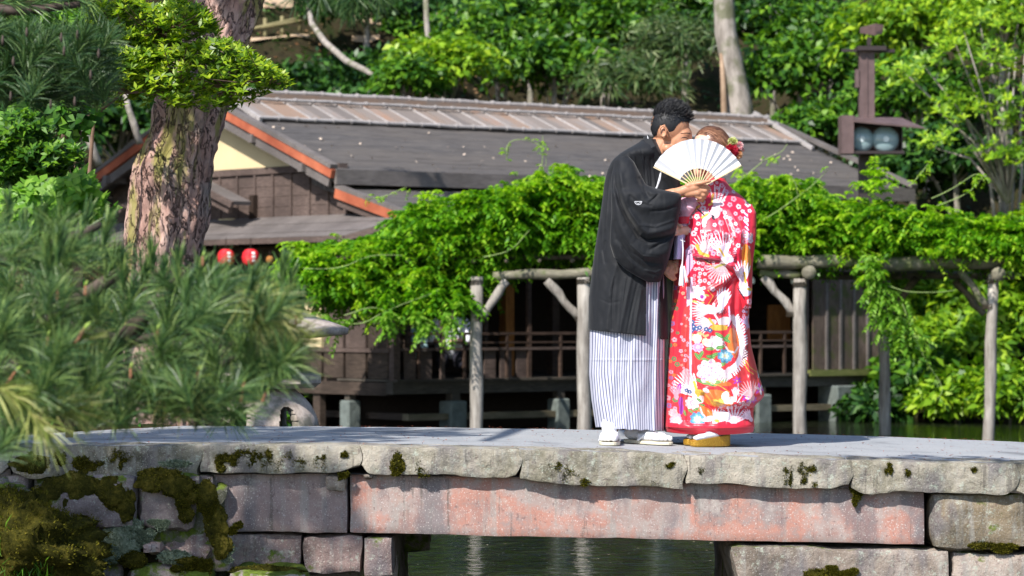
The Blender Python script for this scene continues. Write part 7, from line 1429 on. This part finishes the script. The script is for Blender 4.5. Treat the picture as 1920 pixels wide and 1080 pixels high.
# lilac under-sleeve, cord and tassels
mLil = plain('lilac_silk', (.55, .47, .72), .6, .3, .1, 20); cloth('under_sleeve', [(392, 1272, 1292, 15.9, .05), (420, 1266, 1290, 15.9, .05), (450, 1262, 1282, 15.89, .045), (487, 1260, 1276, 15.88, .035)], mLil, BRD, BB, [([(1268, 440), (1266, 487)], 2, .004)], 40, 50, 2.2, 16)
cloth('inner_collar', [(372, 1276, 1300, 15.88, .02), (380, 1272, 1306, 15.86, .03), (395, 1270, 1300, 15.86, .03), (408, 1272, 1290, 15.87, .02)], plain('layered_collar', (.6, .35, .45), .6, .3, .5, 14), BRD, BB, [([(1280, 375), (1286, 390), (1300, 394)], 2, .006)], 40, 30, 2.2, 16)
cloth('inner_red_cuff', [(408, 1267, 1290, 15.84, .03), (421, 1266, 1288, 15.84, .03)], plain('red_cuff', (.5, .01, .03), .6), BRD, BB, [], 30, 14, 2.2, 12)
m = MB(); m.tube([q(x, y, 15.76) - BB for x, y in ((1275, 452), (1276, 470), (1275, 490), (1274, 500))], [.003, .0035, .003, .004], 7); m.tube([q(x, y, 15.765) - BB for x, y in ((1271, 452), (1280, 455), (1275, 449), (1275, 458))], .0025, 6); m.build('cord', mWhite, BRD)
for (x0, y0, x1, y1, w) in ((1274, 497, 1273, 536, 4.5), (1278, 500, 1283, 528, 2.2)):
    m = MB(); rr = random.Random(int(x1))
    m.tube([q(x0, y0, 15.76) - BB, q(x0 + (x1 - x0) * .25, y0 + 8, 15.76) - BB, q(x1, y1, 15.76) - BB], [.004, w * KP * .8, w * KP], 12)
    for k in range(26): a2 = rr.uniform(0, 6.28); o_ = Vector((math.cos(a2), math.sin(a2), 0)) * w * KP * rr.uniform(.7, 1.15); m.tube([q(x0, y0 + 6, 15.76) - BB + o_ * .5, q(x1, y1 + rr.uniform(-3, 3), 15.76) - BB + o_], .0012, 4)
    m.build('tassel', mWhite, BRD)['kind'] = 'stuff'
# sandals
b = NB('gold_brocade'); v = b.coord('Object'); w = b.new('TexVoronoi'); w.inputs['Scale'].default_value = 160; b.L(v, w.inputs[0]); b.base(b.ramp(w.outputs[0], [(.1, (.6, .36, .04)), (.5, (.42, .22, .02))])); b.rough(.35, .6); b.p.inputs['Metallic'].default_value = .45; b.bump(w.outputs[0], .002); mGold = b.m
s1h, s1t = gz_(g3(1364, 829, 15.86)), gz_(g3(1290, 831, 15.72)); sole('sandal_sole', s1h, s1t, .085, .03, mGold, BRD, BB, .03); s2h, s2t = gz_(g3(1350, 826, 15.98)), gz_(g3(1281, 828, 15.84)); sole('sandal_sole', s2h, s2t, .085, .03, mGold, BRD, BB, .03)
foot('tabi_sock', s1h + Vector((-.01, 0, .05)), s1t + Vector((.012, 0, .028)), .075, .05, mWhite, BRD, BB, g3(1352, 795, 15.9)); foot('tabi_sock', s2h + Vector((-.01, 0, .05)), s2t + Vector((.012, 0, .028)), .075, .05, mWhite, BRD, BB, g3(1340, 795, 16.0))
cloth('under_hem', [(790, 1262, 1404, 16.0, .17), (812, 1290, 1394, 15.98, .13)], mWhite, BRD, BB, [], 60, 20, 2.3, 20)
# ---------------------------------------------------------------- people sitting inside the tea house
mDarkCl = plain('dark_cloth', (.02, .02, .03), .8, .2)
def sitter(px, py, Y, mat, lab, sc, facing, hairc):
    K2 = Y / FPX; T = thing('person', lab, 'person', P(px, py + 100, Y)); o_ = T.location
    def w(dx, dy, dz=0): return P(px, py, Y) + Vector((dx, dz, -dy)) * sc
    S = [ell_(w(0, -.28, -.02), (.08, .09, .11), None), ell_(w(.0, -.24, -.07), (.06, .06, .08), None), cap_(w(0, -.16), w(0, -.08), .05, .06)]
    T2 = [ell_(w(0, .18), (.2, .13, .26), None), cap_(w(-.15, .0), w(.15, .0), .075, .075)]
    A = [cap_(w(-.2, .02), w(-.26, .22, -.05), .055, .045), cap_(w(.2, .02), w(.22, .22, -.06), .055, .045)]
    Hn = [cap_(w(-.26, .22, -.05), w(-.12, .24, -.2), .038, .03), cap_(w(.22, .22, -.06), w(.02, .24, -.2), .038, .03), ell_(w(-.1, .24, -.2), (.035, .04, .025), None), ell_(w(0, .24, -.21), (.035, .04, .025), None)]
    for sx_ in (-.1, 0):
        for f in (-.02, 0, .02): Hn.append(cap_(w(sx_ + f, .24, -.22), w(sx_ + f, .27, -.25), .009, .008, 6, 8))
    L_ = [cap_(w(-.08, .42), w(-.12, .52, -.2), .07, .05), cap_(w(.08, .42), w(.12, .52, -.2), .07, .05), cap_(w(-.12, .53, -.2), w(-.08, .53, .2), .045, .04), cap_(w(.12, .53, -.2), w(.08, .53, .2), .045, .04)]
    fuse('body', S + T2 + A + Hn + L_, mSkinF, T, .014, 2, o_)
    grow = [ell_(w(0, .19), (.215, .145, .27), None), cap_(w(-.16, .0), w(.16, .0), .09, .09), cap_(w(-.2, .02), w(-.255, .22, -.08), .07, .062), cap_(w(.2, .02), w(.218, .22, -.1), .07, .062)]
    fuse('shirt', grow, mat, T, .014, 2, o_); fuse('trousers', [cap_(w(-.09, .4), w(-.13, .53, -.22), .09, .065), cap_(w(.09, .4), w(.13, .53, -.22), .09, .065), cap_(w(-.13, .54, -.22), w(-.08, .54, .2), .06, .055), cap_(w(.13, .54, -.22), w(.08, .54, .2), .06, .055)], mDarkCl, T, .014, 2, o_); fuse('hair', [ell_(w(0, -.31, .015), (.09, .1, .105), None)], hairc, T, .012, 2, o_)
    return T
def sy(px): a_ = aof(px, .34); return hw(a_, .34, 0).y
sitter(845, 607, sy(845), plain('white_shirt', (.75, .77, .85), .8, .2, .05, 4), 'person in a white shirt sitting behind the tea house railing', .95, 0, mHairB)
sitter(768, 628, sy(768), plain('pale_blue_shirt', (.33, .5, .55), .8, .2, .05, 4), 'person in a pale blue shirt sitting behind the tea house rail near the corner post', .8, 0, mHairB)
